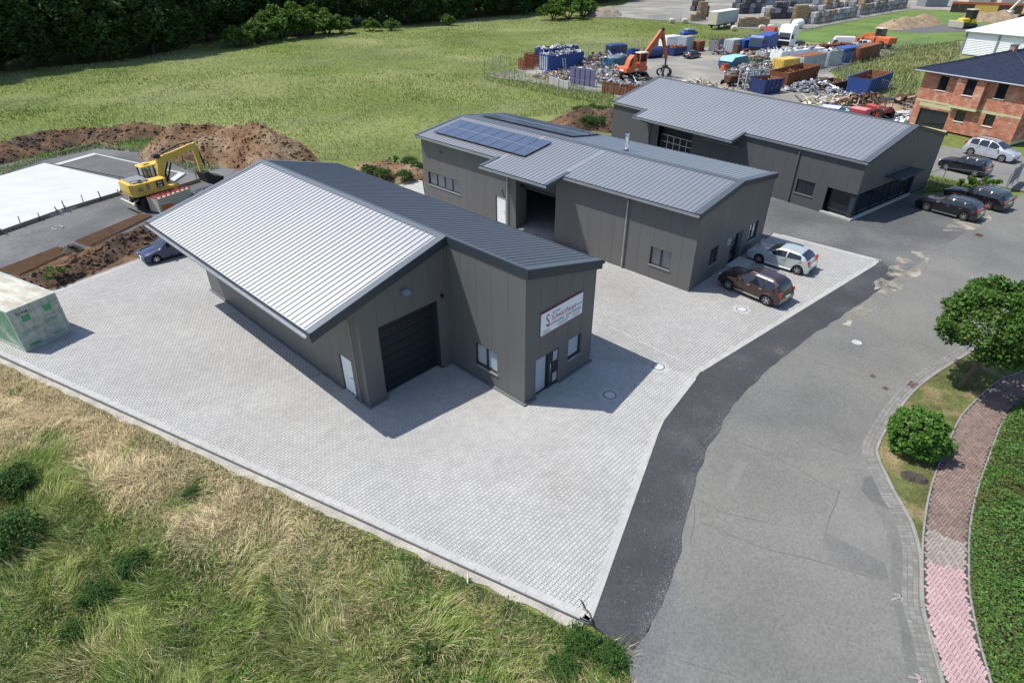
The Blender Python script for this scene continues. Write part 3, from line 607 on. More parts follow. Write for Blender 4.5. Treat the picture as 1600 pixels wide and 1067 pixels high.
wall(B, 'panel', (-22.4, 5.1), (-22.4, -5.2), lambda s: rz(5.1 - s), [], 1.03, brk=(5.1,))
for (u, v, z1) in ((0, 0, 6.8), (0, 5.1, rz(5.1)), (-5.2, -5.2, rz(5.2)), (-22.4, -5.2, rz(5.2)), (-5.2, 0, 6.8)):
    b = MB(); su = 1 if u > -20 else -1; sv = -1 if v < 1 else 1
    if (u, v) == (-5.2, 0): b.b2((-5.197, -.1, 0), (-5.1, -.003, z1))
    else: b.b2((u - su * .07, v + sv * .006, 0), (u + su * .006, v + sv * .0005, z1)); b.b2((u + su * .0055, v + sv * .0055, 0), (u + su * .001, v - sv * .07, z1 - .002))
    b.build('corner_trim', M['panel'], B)
# plinth ledge
b = MB()
for a, c_ in (((-22.5, -5.32), (-7.4, -5.2)), ((-6.3, -5.32), (-5.08, -5.2)), ((-5.2, -5.2), (-5.08, -4.22)), ((-5.2, -.72), (-5.08, -.121)), ((-5.2, -.12), (.12, 0)), ((0, 0), (.12, .76)), ((0, 2.48), (.12, 5.22))):
    b.b2((*a, -.05), (*c_, .09))
b.build('plinth', M['kerb_dark'], B)
b = MB(); b.b2((-22.2, -5.0, -.02), (-5.7, 4.9, .01)); b.b2((-5.7, .2, -.02), (-.2, 4.9, .01)); b.build('floor', M['conc_grey'], B)
pipe(B, [(-5.75, -7.45, ze - .2), (-5.75, -7.3, ze - .35), (-5.75, -5.4, 4.75), (-5.75, -5.32, 4.6), (-5.75, -5.32, .05)], .045, 'zinc_dark')
b = MB(); b.box((-4.98, -2.62, 5.28), (.3, .35, .14), M=Matrix.Rotation(R(25), 4, 'Y')); b.tube((-5.2, -2.62, 5.36), (-5, -2.62, 5.3), .04); b.build('floodlight', M['zinc'], B)
b = MB(); b.lathe([(0, -.09), (.07, -.08), (.09, .02), (0, .05)], (-5.1, -.42, 4.2)); b.b2((-5.2, -.46, 4.2), (-5.1, -.38, 4.28)); b.build('camera_dome', M['black'], B, smooth=40)
# company sign
S = thing('company_sign', 'white sign board with red edges and red company lettering on the front wing wall', 'sign', (*f1(.03, 1.0), 3.4), A1)
b = MB(); b.b2((0, 0, .035), (.03, 3.05, 1.19)); b.build('board', M['sign_white'], S)
b = MB(); b.b2((-.004, -.01, -.01), (.034, 3.06, .034)); b.b2((-.004, -.01, 1.191), (.034, 3.06, 1.23)); b.build('border', M['sign_red'], S)
SM = lambda y, z: Matrix.Translation((.032, y, z)) @ Matrix(((0, 0, 1, 0), (1, 0, 0, 0), (0, 1, 0, 0), (0, 0, 0, 1)))
lettering('lettering', 'Schwarzhaupt', .43, 'sign_red', S, SM(.74, .58), .75)
lettering('emblem', 'S', .9, 'sign_red', S, SM(.32, .42), .72)
lettering('lettering', 'Andreas', .17, 'sign_text', S, SM(.78, .93)); lettering('lettering', 'GmbH', .15, 'sign_text', S, SM(2.58, .62))
lettering('lettering', 'BAU-SPENGLEREI    BEDACHUNGEN', .17, 'sign_text', S, SM(.45, .36), .92)
b = MB()
for y0, ls in ((.15, [.5, .4, .45, .55]), (1.2, [.8, .9, .75, .7]), (2.3, [.55, .6, .5, .4])):
    for i, l in enumerate(ls): b.b2((.031, y0, .27 - i * .055 - (.0 if y0 > 1 else .02)), (.0335, y0 + l, .285 - i * .055 - (.0 if y0 > 1 else .02)))
b.build('small_print', M['sign_text'], S)

# --- second hall with canopy, solar panels and flue
B2 = thing('industrial_hall', 'middle dark grey metal hall with solar panels on its roof and an open gate bay', 'building', O2, A1)
r2 = Roof(B2, 5.99, .133, 4.97); U2 = -26.3
r2.slab(U2, .12, -.4, 4.95); r2.slab(U2, .12, 4.99, 10.4); r2.slab(-16.75, -10.3, -2.1, -.401); r2.done('roof_dark')
r2.rib([u for u in uspan(U2 + .25, -.35, 76) if not -16.6 < u < -10.5], -.36, 4.8, 'roof'); r2.rib([u for u in uspan(U2 + .25, -.35, 76) if -16.4 < u < -10.75], -2.06, 4.8, 'roof'); r2.rib(uspan(U2 + .25, -.35, 76), 10.36, 5.15, 'roof')
r2.strip('ridge_cap', U2, .1, 4.72, 4.97, 'flash', .055, .02); r2.strip('ridge_cap', U2, .1, 4.971, 5.22, 'flash', .055, .02)
for va, vb in ((-.42, 4.96), (4.98, 10.42)):
    r2.strip('verge_trim', -.3, .13, va, vb, 'flash', .06, .02); r2.strip('fascia', .12, .16, va, vb, 'trim', .058, .3); r2.strip('verge_trim', U2 - .03, U2 + .25, va, vb, 'flash', .06, .26)
r2.strip('verge_trim', -16.78, -16.5, -2.12, -.2, 'flash', .06, .22); r2.strip('verge_trim', -10.6, -10.27, -2.12, .3, 'flash', .06, .22)
for u0, u1, v in ((U2, -16.8, -.4), (-10.25, .12, -.4), (-16.75, -10.3, -2.1)):
    z = r2.z(v); b = MB(); b.b2((u0, v - .04, z - .2), (u1, v, z + .03)); b.build('eaves_trim', M['trim'], B2); gutter(B2, u0 + .02, u1 - .02, v - .04, z - .03, -1)
z = r2.z(10.4); b = MB(); b.b2((U2, 10.4, z - .2), (.12, 10.44, z + .03)); b.build('eaves_trim', M['trim'], B2); gutter(B2, U2, .1, 10.44, z - .03, 1)
rz2 = lambda v: r2.z(v) - .14
GA, GB = -15.1, -11.2; o = 26.1
w2 = wall(B2, 'panel', (-26.1, 0), (GA - .45, 0), lambda s: rz2(0), [(.66, 4.7, 1.2, 2.3), (8.84, 9.9, 0, 2.17)], 1.1)
opening(B2, w2, .66, 4.7, 1.2, 2.3, n=4, blind='blind_dim'); leaf_door(B2, w2, 8.84, 9.9, 0.02, 2.17)
b = MB(); b.b2((GA - .45, .004, 0), (GA, 1.2, rz2(0))); b.build('pier', M['panel'], B2)
w2b = wall(B2, 'panel', (GB, 0), (0, 0), lambda s: rz2(0), [(8.12, 9.66, .97, 2.2)], 1.03); opening(B2, w2b, 8.12, 9.66, .97, 2.2, n=2, blind='blind_dim')
b = MB(); b.b2((GA, .02, 3.72), (GB, .3, rz2(0))); b.build('gate_lintel', M['trim'], B2)
b = MB()
for i in range(4): b.b2((GA + .05, .5, 3.2 + i * .2), (GB - .05, .55, 3.39 + i * .2))
b.build('sectional_door', M['gate'], B2)
wg2 = wall(B2, 'panel', (0, 0), (0, 10.4), lambda s: rz2(s), [(2.2, 3.34, .98, 2.18), (5.2, 6.75, 0, 2.2), (7.82, 9.22, .9, 2.2)], 1.03, brk=(4.97,))
opening(B2, wg2, 2.2, 3.34, .98, 2.18, n=2); opening(B2, wg2, 7.82, 9.22, .9, 2.2, n=2, blind='blind', bfrac=.45)
opening(B2, wg2, 5.2, 6.2, .02, 2.2, 'side_light', 1, sill=False); b = MB(); b.b2((-.12, 6.2, .02), (-.03, 6.75, 2.2)); dd = b.build('door', M['dark_frame'], B2); b = MB(); b.tube((.03, 6.28, .6), (.03, 6.28, 1.5), .018); b.build('handle', M['chrome'], dd)
wall(B2, 'panel', (0, 10.4), (-26.1, 10.4), lambda s: rz2(10.4), [], 1.1); wall(B2, 'panel', (-26.1, 10.4), (-26.1, 0), lambda s: rz2(10.4 - s), [], 1.1, brk=(5.43,))
b = MB(); b.b2((-25.9, .2, -.04), (-.2, 10.2, .012)); b.build('floor', M['conc_grey'], B2)
for v in (0, 10.4):
    b = MB(); sv = -1 if v < 1 else 1; z1 = rz2(v); b.b2((-.07, v + sv * .006, 0), (.006, v + sv * .0005, z1)); b.b2((.0055, v + sv * .0055, 0), (.001, v - sv * .07, z1 - .002)); b.build('corner_trim', M['panel'], B2)
pipe(B2, [(-15.93, -2.1, 4.95), (-15.93, -1.9, 4.75), (-15.93, -.15, 4.45), (-15.93, -.1, 4.3), (-15.93, -.1, .05)], .05)
pipe(B2, [(-5.1, -.45, 5.1), (-5.1, -.3, 4.95), (-5.1, -.1, 4.8), (-5.1, -.1, .05)], .05)
b = MB(); b.box((-16.55, -.12, 2.75), (.14, .16, .16)); b.build('wall_lamp', M['zinc_dark'], B2); b = MB(); b.box((-23.6, -.15, 4.3), (.2, .2, .1)); b.build('wall_lamp', M['zinc_dark'], B2)
b = MB(); b.b2((.005, 4.45, 1.65), (.02, 5.05, 2.2)); b.build('name_plate', M['zinc'], B2)
sp = MB(); sp.b2((.02, 5.0, -.02), (1.15, 7.0, .12)); sp.build('entrance_step', M['conc_grey'], B2)
for k, (u0, u1, v0, v1, lab) in enumerate(((-25.1, -14.8, .62, 3.75, 'blue solar panels in two rows on the near roof slope of the middle hall'), (-25.0, -14.7, 6.15, 9.9, 'bluish solar panels in two rows on the far roof slope of the middle hall'))):
    T = thing('solar_array', lab, 'solar panels', (*f2(0, 0), 0), A1); nx = 8; du = (u1 - u0) / nx; dv = (v1 - v0) / 2
    b = MB()
    for r_ in range(2):
        for q in (.25, .75):
            v = v0 + (r_ + q) * dv; b.b2((u0 - .05, v - .02, r2.z(v) + .05), (u1 + .05, v + .02, r2.z(v) + .11))
    b.build('mounting_rail', M['zinc_dark'], T)
    sg = 1 if v0 < 4.97 else -1; me = MB(); ang = math.atan(.133) * sg
    me.T = Matrix.Rotation(ang, 4, 'X'); me.box((0, 0, 0), (du - .02, dv / math.cos(ang) - .025, .035)); me.mi = 1
    for i in range(6):
        for j in range(8):
            a_ = (du - .1) / 6; c_ = (dv - .1) / 8; me.add([(x - (du - .1) / 2, y - (dv - .1) / 2, .0195) for x, y in ((i * a_ + .008, j * c_ + .008), ((i + 1) * a_ - .008, j * c_ + .008), ((i + 1) * a_ - .008, (j + 1) * c_ - .008), (i * a_ + .008, (j + 1) * c_ - .008))], [(0, 1, 2, 3)])
    me = me.mesh('solar_panel', [M['dark_frame'] if 1 else 0, M['pv']])
    for i in range(nx):
        for r_ in range(2):
            v = v0 + (r_ + .5) * dv; link('solar_panel', me, T, (u0 + (i + .5) * du, v, r2.z(v) + .135))
    v = (v0 + v1) / 2; b = MB(); b.b2((u0, v - .035, r2.z(v) + .14), (u1, v + .035, r2.z(v) + .165)); b.build('middle_rail', M['zinc'], T)
fl = thing('flue', 'shiny steel flue pipe with a cap standing on the middle hall roof', 'chimney', (*f2(-9.6, 6), r2.z(6) - .02), A1)
b = MB(); b.lathe([(.2, 0), (.2, .1), (.14, .14), (0, .14)]); b.build('base_collar', M['black'], fl)
b = MB(); b.lathe([(.1, .13), (.1, .42), (.16, .44), (.16, .5), (.1, .52), (.1, .8), (.15, .85), (.15, 1.0), (.07, 1.06), (.07, 1.16)]); b.build('pipe', M['chrome'], fl, smooth=40)
b = MB(); b.lathe([(0, 1.2), (.17, 1.17), (.17, 1.22), (0, 1.27)]); b.build('cap', M['chrome'], fl, smooth=40)

# --- third hall, by the junction
B3 = thing('industrial_hall', 'rear dark grey metal hall with glazed corner, entrance canopy and roller gate', 'building', O3, A3)
r3 = Roof(B3, 6.41, .248, 6.9); U3 = -27.3
r3.slab(U3, .12, -.06, 6.88); r3.slab(U3, .12, 6.92, 13.5); r3.slab(-22.6, -10.85, -1.75, -.061); r3.done('roof_dark')
us = uspan(U3 + .25, -.4, 64); r3.rib([u for u in us if not -22.4 < u < -11.1], -.02, 6.75, 'roof'); r3.rib([u for u in us if -22.4 < u < -11.1], -1.7, 6.75, 'roof'); r3.rib(us, 13.45, 7.1, 'roof')
r3.strip('ridge_cap', U3, .1, 6.7, 6.9, 'flash', .055, .02); r3.strip('ridge_cap', U3, .1, 6.901, 7.1, 'flash', .055, .02)
for va, vb in ((-.08, 6.89), (6.91, 13.52)): r3.strip('verge_trim', -.38, .14, va, vb, 'flash', .06, .06); r3.strip('fascia', .12, .14, va, vb, 'trim', .05, .16); r3.strip('verge_trim', U3 - .03, U3 + .25, va, vb, 'flash', .06, .2)
r3.strip('verge_trim', -22.63, -22.35, -1.77, 0, 'flash', .06, .2); r3.strip('verge_trim', -11.1, -10.82, -1.77, .1, 'flash', .06, .2)
for u0, u1, v in ((U3, -22.65, -.06), (-10.8, .1, -.06), (-22.6, -10.85, -1.75)):
    z = r3.z(v); b = MB(); b.b2((u0, v - .04, z - .18), (u1, v, z + .03)); b.build('eaves_trim', M['trim'], B3); gutter(B3, u0 + .02, u1 - .02, v - .04, z - .05, -1)
rz3 = lambda v: r3.z(v) - .14
w3 = wall(B3, 'panel3', (-27.1, 0), (-20.6, 0), lambda s: rz3(0), [], 1.1)
w3b = wall(B3, 'panel3', (-16.4, 0), (0, 0), lambda s: rz3(0), [(11.3, 12.9, .96, 2.12), (13.95, 16.4, 0, 2.12)], 1.1); opening(B3, w3b, 11.3, 12.9, .96, 2.12, n=2)
b = MB(); b.b2((-20.6, .02, 3.55), (-16.4, .12, rz3(0))); b.build('gate_lintel', M['panel3'], B3)
b = MB(); b.b2((-20.6, .5, 0), (-16.4, .54, 3.55)); gt3 = b.build('gate', M['gate'], B3); b = MB()
for z in (1.2, 1.95, 2.6): b.b2((-20.55, .46, z), (-16.45, .5, z + .07))
for i in range(6): b.b2((-20.55 + i * .8, .455, 1.21), (-20.48 + i * .8, .499, 2.66))
b.build('gate_window_frame', M['zinc'], gt3)
wg3 = wall(B3, 'panel3', (0, 0), (0, 13.4), lambda s: rz3(s), [(0, 10.15, 0, 2.12)], 1.1, brk=(6.9,))
wall(B3, 'panel3', (0, 13.4), (-27.1, 13.4), lambda s: rz3(13.4), [], 1.1); wall(B3, 'panel3', (-27.1, 13.4), (-27.1, 0), lambda s: rz3(13.4 - s), [], 1.1, brk=(6.5,))
b = MB(); b.b2((-26.9, .2, -.03), (-.1, 13.2, .02)); b.build('floor', M['conc_grey'], B3)
b = MB(); b.b2((-.45, .12, .05), (-.1, .45, 2.12)); b.build('corner_column', M['trim'], B3)
sh = MB(); sh.b2((-2.5, .5, .05), (-.4, .53, 2.13)); f_ = sh.build('shop_window', M['glass_dark'], B3)
b = MB()
for y in (1.5, 3.4, 5.4, 6.4, 8.5, 10.0): b.b2((-.3, y - .04, .1), (-.18, y + .04, 2.12))
b.b2((-.3, .46, 2.02), (-.18, 10.1, 2.119)); fr_ = b.build('glazing_frame', M['dark_frame'], B3)
for y0, y1 in ((.46, 1.46), (1.54, 3.36), (3.44, 5.36), (5.44, 6.36), (6.44, 8.46), (8.54, 9.96)):
    b = MB(); b.b2((-.26, y0, .1), (-.24, y1, 2.02)); b.build('pane', M['glass_dark'], fr_)
b = MB(); b.b2((-2.55, -.08, -.05), (.08, .12, .13)); b.b2((-.12, .12, -.05), (.08, 10.15, .129)); b.build('sill_step', M['conc_grey'], B3)
b = MB(); b.b2((.004, 4.15, 2.76), (1.25, 8.4, 2.86)); b.b2((.004, 4.1, 2.7), (.06, 8.45, 2.95)); b.build('entrance_canopy', M['trim'], B3); b = MB(); b.b2((0.02, 4.1, 2.951), (.14, 8.45, 3.02)); b.build('canopy_flashing', M['flash'], B3)
pipe(B3, [(-5.45, -.1, 4.6), (-5.45, -.09, 4.4), (-5.45, -.09, .05)], .05, 'zinc_dark'); pipe(B3, [(-21.7, -1.75, 4.15), (-21.7, -1.6, 3.95), (-21.7, -.15, 3.5), (-21.7, -.09, 3.4), (-21.7, -.09, .05)], .05, 'zinc_dark')
b = MB(); b.b2((-15.0, -.3, 3.35), (-11.1, -.22, 3.45)); b.build('awning_case', M['zinc_dark'], B3)

# --- house under construction
AH = math.radians(-60.66); OH = (55.22, 68.73); LH, DH = 11.67, 15.
H = thing('brick_house', 'unfinished red brick house with dark tiled hipped roof and empty window openings', 'house', OH, AH)
def brickwall(root, p0, p1, zt, ops, bw=.5, bh=.25, z0=0):
    p0 = Vector(p0); p1 = Vector(p1); L = (p1 - p0).length; d = (p1 - p0) / L; n = Vector((d.y, -d.x)); T = Matrix(((d.x, n.x, 0, p0.x), (d.y, n.y, 0, p0.y), (0, 0, 1, 0), (0, 0, 0, 1)))
    b = MB(); b.T = T; xs = sorted({0, L} | {v for o in ops for v in o[:2]})
    for a, c in zip(xs, xs[1:]):
        z = z0
        for o in sorted((o for o in ops if o[0] <= a and o[1] >= c), key=lambda o: o[2]):
            if o[2] > z: b.b2((a, -.3, z), (c, -.02, o[2]))
            z = o[3]
        if z < zt: b.b2((a, -.3, z), (c, -.02, zt))
    w = b.build('wall', M['mortar'], root); b = MB(); b.T = T; r = 0; z = z0
    while z < zt - .05:
        x = -bw / 2 if r % 2 else 0
        while x < L:
            segs = [(max(0, x), min(L, x + bw))]
            for o in ops:
                if o[2] < z + bh / 2 < o[3]: segs = [q for a, c in segs for q in ((a, min(c, o[0])), (max(a, o[1]), c)) if q[1] - q[0] > .03]
            for a, c in segs: b.b2((a + .008, -.018, z + .008), (c - .008, random.uniform(0, .006), min(zt, z + bh) - .008))
            x += bw
        z += bh; r += 1
    b.build('brickwork', M['brick'], w, kind='stuff'); return p0, d, n
ops = [(1.95, 3.0, 4.2, 5.85), (5.2, 6.3, 4.24, 5.9), (8.25, 9.3, 4.36, 5.95), (.85, 4.3, 0, 2.1), (5.1, 6.15, 1.3, 2.57), (8.2, 9.25, 1.4, 2.65)]
ops = [tuple(np.round(o, 2)) for o in ops]
hw = brickwall(H, (-LH, 0), (0, 0), 6.1, ops)
for o in ops:
    if o[2] > .5: opening(H, hw, *o, n=1, depth=.16, frame='dark_frame', sill=False); b = MB(); b.b2((-LH + o[0] - .06, -.08, o[2] - .07), (-LH + o[1] + .06, .02, o[2] - .004)); b.build('sill', M['white_paint'], H)
    else: opening(H, hw, *o, 'patio_door', n=2, depth=.2, sill=False)
brickwall(H, (0, 0), (0, DH), 6.1, [(2, 3.1, 4.2, 5.85), (6, 7.1, 4.2, 5.85), (2, 3.2, 1.2, 2.6)]); brickwall(H, (0, DH), (-LH, DH), 6.1, []); brickwall(H, (-LH, DH), (-LH, 0), 6.1, [])
b = MB(); b.b2((-LH - .001, -.012, 2.72), (-.01, 0.0, 2.95)); b.b2((-LH + .6, -.014, 2.22), (-LH + 4.6, 0.002, 2.6)); b.b2((-LH + 7.7, -.014, 2.66), (-LH + 10, .002, 2.94)); b.build('lintel_band', M['ytong'], H)
bay = brickwall(H, (-7.45, -.55), (-4.4, -.55), 6.05, [(1.0, 2.1, 4.24, 5.9)], z0=3.0); opening(H, bay, 1.0, 2.1, 4.24, 5.9, n=1, depth=.16, sill=False); b = MB(); b.b2((-6.5, -.63, 4.17), (-5.3, -.5, 4.236)); b.build('sill', M['white_paint'], H)
brickwall(H, (-4.4, -.55), (-4.4, -.02), 6.05, [], z0=3.0); brickwall(H, (-7.45, -.02), (-7.45, -.55), 6.05, [], z0=3.0); b = MB(); b.b2((-7.45, -.56, 2.7), (-4.39, -.02, 2.99)); b.build('bay_slab', M['ytong'], H)
b = MB(); b.b2((-LH + .4, .4, -.1), (-.4, DH - .4, .05)); b.b2((-LH + .3, .3, 2.9), (-.3, DH - .3, 3.0)); b.build('floor', M['conc_grey'], H)
ov = .75; ze = 6.15; zk = 8.45; hx = LH / 2 + ov
E = [(-LH - ov, -ov, ze), (ov, -ov, ze), (ov, DH + ov, ze), (-LH - ov, DH + ov, ze), (-LH / 2, -ov + hx, zk), (-LH / 2, DH + ov - hx, zk)]
b = MB(); b.add(E + [(x, y, z - .16) for x, y, z in E[:4]], [(0, 1, 4), (1, 2, 5, 4), (2, 3, 5), (3, 0, 4, 5), (9, 8, 7, 6), (0, 6, 7, 1), (1, 7, 8, 2), (2, 8, 9, 3), (3, 9, 6, 0)]); rf = b.build('roof', M['tile'], H)
b = MB(); sl = (zk - ze) / hx
def tiles(frm, dirx, diry, L):
    frm = Vector(frm); dx = Vector(dirx); dy = Vector(diry); rows = int(hx / .33); q = dx.cross(dy).normalized()
    for r in range(rows):
        t0 = r * .33; w = L - 2 * t0; n = max(1, int(w / .3)); x0 = t0 + (w - n * .3) / 2
        for i in range(n):
            p = frm + dx * (x0 + i * .3) + dy * t0 + Vector((0, 0, sl * t0))
            u = dx * .29; v = dy * .345 + Vector((0, 0, sl * .345)); c0 = p + Vector((0, 0, .05)); m_ = Vector((0, 0, .045))
            b.add([c0, c0 + u * .5 + m_, c0 + u, c0 + v - Vector((0, 0, .03)), c0 + v + u * .5 + m_ * .4, c0 + v + u - Vector((0, 0, .03)), p, p + u], [(0, 1, 4, 3), (1, 2, 5, 4), (6, 7, 2, 1, 0)])
tiles((-LH - ov, -ov, ze), (1, 0, 0), (0, 1, 0), LH + 2 * ov)
for r in range(int(hx / .33)):
    t0 = r * .33; n = int((DH + 2 * ov - 2 * t0) / .3)
    for i in range(n):
        p = Vector((ov - t0, -ov + t0 + i * .3 + .1, ze + sl * t0)); u = Vector((0, .29, 0)); v = Vector((-.345, 0, sl * .345)); c0 = p + Vector((0, 0, .05)); m_ = Vector((0, 0, .045))
        b.add([c0, c0 + u * .5 + m_, c0 + u, c0 + v - Vector((0, 0, .03)), c0 + v + u * .5 + m_ * .4, c0 + v + u - Vector((0, 0, .03)), p, p + u], [(0, 1, 4, 3), (1, 2, 5, 4), (6, 7, 2, 1, 0)])
b.build('roof_tiles', M['tile'], rf, kind='stuff')
b = MB()
for a, c_ in ((0, 4), (1, 4), (4, 5)):
    b.tube(Vector(E[a]) + Vector((0, 0, .06)), Vector(E[c_]) + Vector((0, 0, .09)), .1, .1, 8)
b.build('hip_tiles', M['tile'], rf)
b = MB(); b.tube((-LH - ov, -ov - .06, ze - .06), (ov, -ov - .06, ze - .06), .075); b.tube((ov + .06, -ov, ze - .06), (ov + .06, DH + ov, ze - .06), .075); b.build('gutter', M['zinc'], H)
b = MB(); b.box((-LH / 2 - .2, 6.0, 8.6), (.55, .7, .9)); b.mi = 1; b.box((-LH / 2 - .2, 6.0, 9.09), (.7, .85, .07)); b.box((-LH / 2 - .2, 6.0, 9.25), (.75, .9, .04)); b.build('chimney', [M['mortar'], M['zinc']], rf)
b = MB(); b.b2((-LH - .02, -.35, -.1), (-LH + 4.9, -.02, .02)); b.b2((0.0, -.02, -.05), (.03, DH, .35)); b.build('base_course', M['ytong'], H)

# --- white hall in the far right
AW = math.radians(-56.9); OW = (91.93, 137.18)
Wh = thing('white_hall', 'white metal hall with grey posts and a shallow white roof behind the brick house', 'building', OW, AW)
b = MB(); b.prism([(0, 0), (0, 4.1), (40, 6.3), (40, 0)], 0, 34, 'x'); b.build('wall', M['white_sheet'], Wh); me = MB(); me.box((0, 0, 0), (33.8, .06, .06)); me = me.mesh('cladding_rib', M['white_sheet'])
for i in range(13): link('cladding_rib', me, Wh, (17, -.02, .25 + i * .3))
for x in (0, 6, 12, 18, 24): b = MB(); b.b2((x - .15, -.12, 0), (x + .2, -.002, 4.1)); b.build('post', M['mid_grey'], Wh)
b = MB(); b.prism([(-.4, 4.13), (40.4, 6.36), (40.4, 6.5), (-.4, 4.26)], -.4, 34.4, 'x'); b.build('roof', M['white_sheet'], Wh)
for i in range(7): b = MB(); b.prism([(-.4, 4.262), (40.4, 6.502), (40.4, 6.55), (-.4, 4.31)], i * 5.6 - .05, i * 5.6 + .05, 'x'); b.build('roof_seam', M['white_sheet'], Wh)
b = MB(); b.b2((-.4, -.5, 3.98), (34.4, -.41, 4.16)); b.build('gutter', M['mid_grey'], Wh)
# ---------------------------------------------------------------- vegetation
def leafcards(P, size, r, up=.35, asp=.6, fold=.25):
    """two-triangle folded leaves at P (n,3) -> verts, faces"""
    n = len(P); a = r.uniform(0, 2 * PI, n); nz = r.normal(size=(n, 3)); nz[:, 2] = np.abs(nz[:, 2]) + up; nz /= np.linalg.norm(nz, axis=1)[:, None]
    t = np.c_[np.cos(a), np.sin(a), r.normal(0, .4, n)]; t -= (t * nz).sum(1)[:, None] * nz; t /= np.linalg.norm(t, axis=1)[:, None]
    s = np.cross(nz, t); L = (size * r.uniform(.45, 1.5, n))[:, None]
    A = P - t * L * .5; C = P + t * L * .5; Bv = P + s * L * asp * .5 + nz * L * fold * .5; D = P - s * L * asp * .5 + nz * L * fold * .5
    V = np.stack([A, Bv, C, D], 1).reshape(-1, 3); k = np.arange(n)[:, None] * 4
    F = np.concatenate([k + np.array([[0, 1, 2]]), k + np.array([[0, 2, 3]])])
    return V, F
def leafcol(n, r, lo=.6, hi=1.35, yel=.25):
    c = r.uniform(lo, hi, n); y = r.uniform(0, 1, n) ** 3 * yel
    d = (r.uniform(0, 1, n) < .007) * 1.0; return np.repeat(np.c_[c * (1 + y * 1.3 + d * 1.6), c * (1 + y * .6), c * (1 - y * .3)], 4, 0)
def crown_pts(r, n, clumps, rad, c0=(0, 0, 0), flat=1.0, cs=.3, shell=.65, low=-.7):
    d = r.normal(size=(clumps, 3)); d /= np.linalg.norm(d, axis=1)[:, None]; d[:, 2] = np.where(d[:, 2] < low, -d[:, 2], d[:, 2])
    q = (shell + (1 - shell) * r.uniform(0, 1, clumps) ** .6) * r.uniform(.86, 1.08, clumps)
    C = d * q[:, None] * np.array(rad); sz = cs * np.mean(rad) * r.uniform(.6, 1.35, clumps)
    i = r.integers(0, clumps, n); o = r.normal(size=(n, 3)); o /= np.linalg.norm(o, axis=1)[:, None]; o *= (r.uniform(.25, 1, n) ** .5)[:, None]
    o[:, 2] *= .7; return C[i] + o * sz[i][:, None] + np.array(c0), C + np.array(c0)
def trunk_mesh(b, pts, r0, r1, n=8):
    for i, (a, c) in enumerate(zip(pts, pts[1:])):
        k = len(pts) - 1; b.tube(a, c, r0 + (r1 - r0) * i / k, r0 + (r1 - r0) * (i + 1) / k, n, False)
def tree(name, label, loc, rad, c0, n, leaf, m, clumps, seed, group=None, th=.16, cs=.3, limbs=8, bark='bark', yel=.25, lean=(0, 0)):
    r = np.random.default_rng(seed); T = thing(name, label, 'tree', loc, 0, group)
    P, C = crown_pts(r, n, clumps, rad, c0, cs=cs); V, F = leafcards(P, leaf, r)
    link('crown', npmesh('crown', V, F, M[m], leafcol(n, r, yel=yel)), T)
    b = MB(); top = Vector((c0[0], c0[1], c0[2])); b_ = Vector((0, 0, -.25)); md = (b_ + top) * .5 + Vector((lean[0], lean[1], 0)); trunk_mesh(b, [b_, md, top], th, th * .55)
    for i in range(limbs):
        c = Vector(C[r.integers(0, len(C))]); s = md.lerp(top, r.uniform(.2, 1)); trunk_mesh(b, [s, s.lerp(c, .5) + Vector((0, 0, .15)), c], th * .4, th * .12, 5)
    b.build('trunk', M[bark], T, smooth=60); return T
tree('street_tree', 'dense green round crowned tree standing on the grass verge by the footpath', (22.3, 24.4, .03), (2.9, 2.8, 1.85), (1.2, .1, 3.6), 28000, .17, 'leaf_tree', 150, 5, th=.14, cs=.23, limbs=14)
r = np.random.default_rng(9); bu = thing('round_bush', 'trimmed round bright green bush on the verge next to the kerb', 'bush', (*(17.54, 19.86), .03))
P, C = crown_pts(r, 10500, 130, (1.22, 1.2, 1.05), (0, 0, .85), cs=.2, shell=.8, low=-.95); P[:, 2] = np.maximum(P[:, 2], .02); V, F = leafcards(P, .13, r); link('foliage', npmesh('foliage', V, F, M['leaf_bush'], leafcol(len(P), r, .65, 1.3, .35)), bu)
b = MB()
for i in range(9): c = Vector(C[i * 9]); trunk_mesh(b, [Vector((0, 0, -.1)), c * .5 + Vector((0, 0, .1)), c], .05, .015, 5)
b.build('stems', M['bark_dark'], bu)
# clipped ground cover bank on the right
def groundcover(poly, n, leaf, m, h, seed, label):
    r = np.random.default_rng(seed); xs = [p[0] for p in poly]; ys = [p[1] for p in poly]
    x = r.uniform(min(xs), max(xs), n * 3); y = r.uniform(max(5, min(ys)), min(36, max(ys)), n * 3); k = inpoly(x, y, poly); x, y = x[k][:n], y[k][:n]
    d = dist_line(x, y, PR); e = np.clip(d / .8, 0, 1) ** .6
    hh = (h * (.35 + 1.1 * vnoise(x, y, 1.1, seed, 4)) * e + .1); z = .05 + hh * r.uniform(.55, 1, len(x)) ** .6
    V, F = leafcards(np.c_[x, y, z], leaf, r, up=.6); dry = np.repeat(np.clip((vnoise(x, y, 1.3, seed + 3, 3) - .6) * 5, 0, 1), 4)[:, None]
    c = leafcol(len(x), r, .55, 1.35, .4); c = c * (1 - dry * .75) + np.array([[1.5, .75, .9]]) * dry * .55
    o = link('ground_cover', npmesh('ground_cover', V, F, M[m], c)); return tag(o, label, 'hedge', None, 'stuff')
groundcover(bank, 85000, .095, 'leaf_hedge', .85, 4, 'low dense evergreen ground cover bank beside the red footpath')
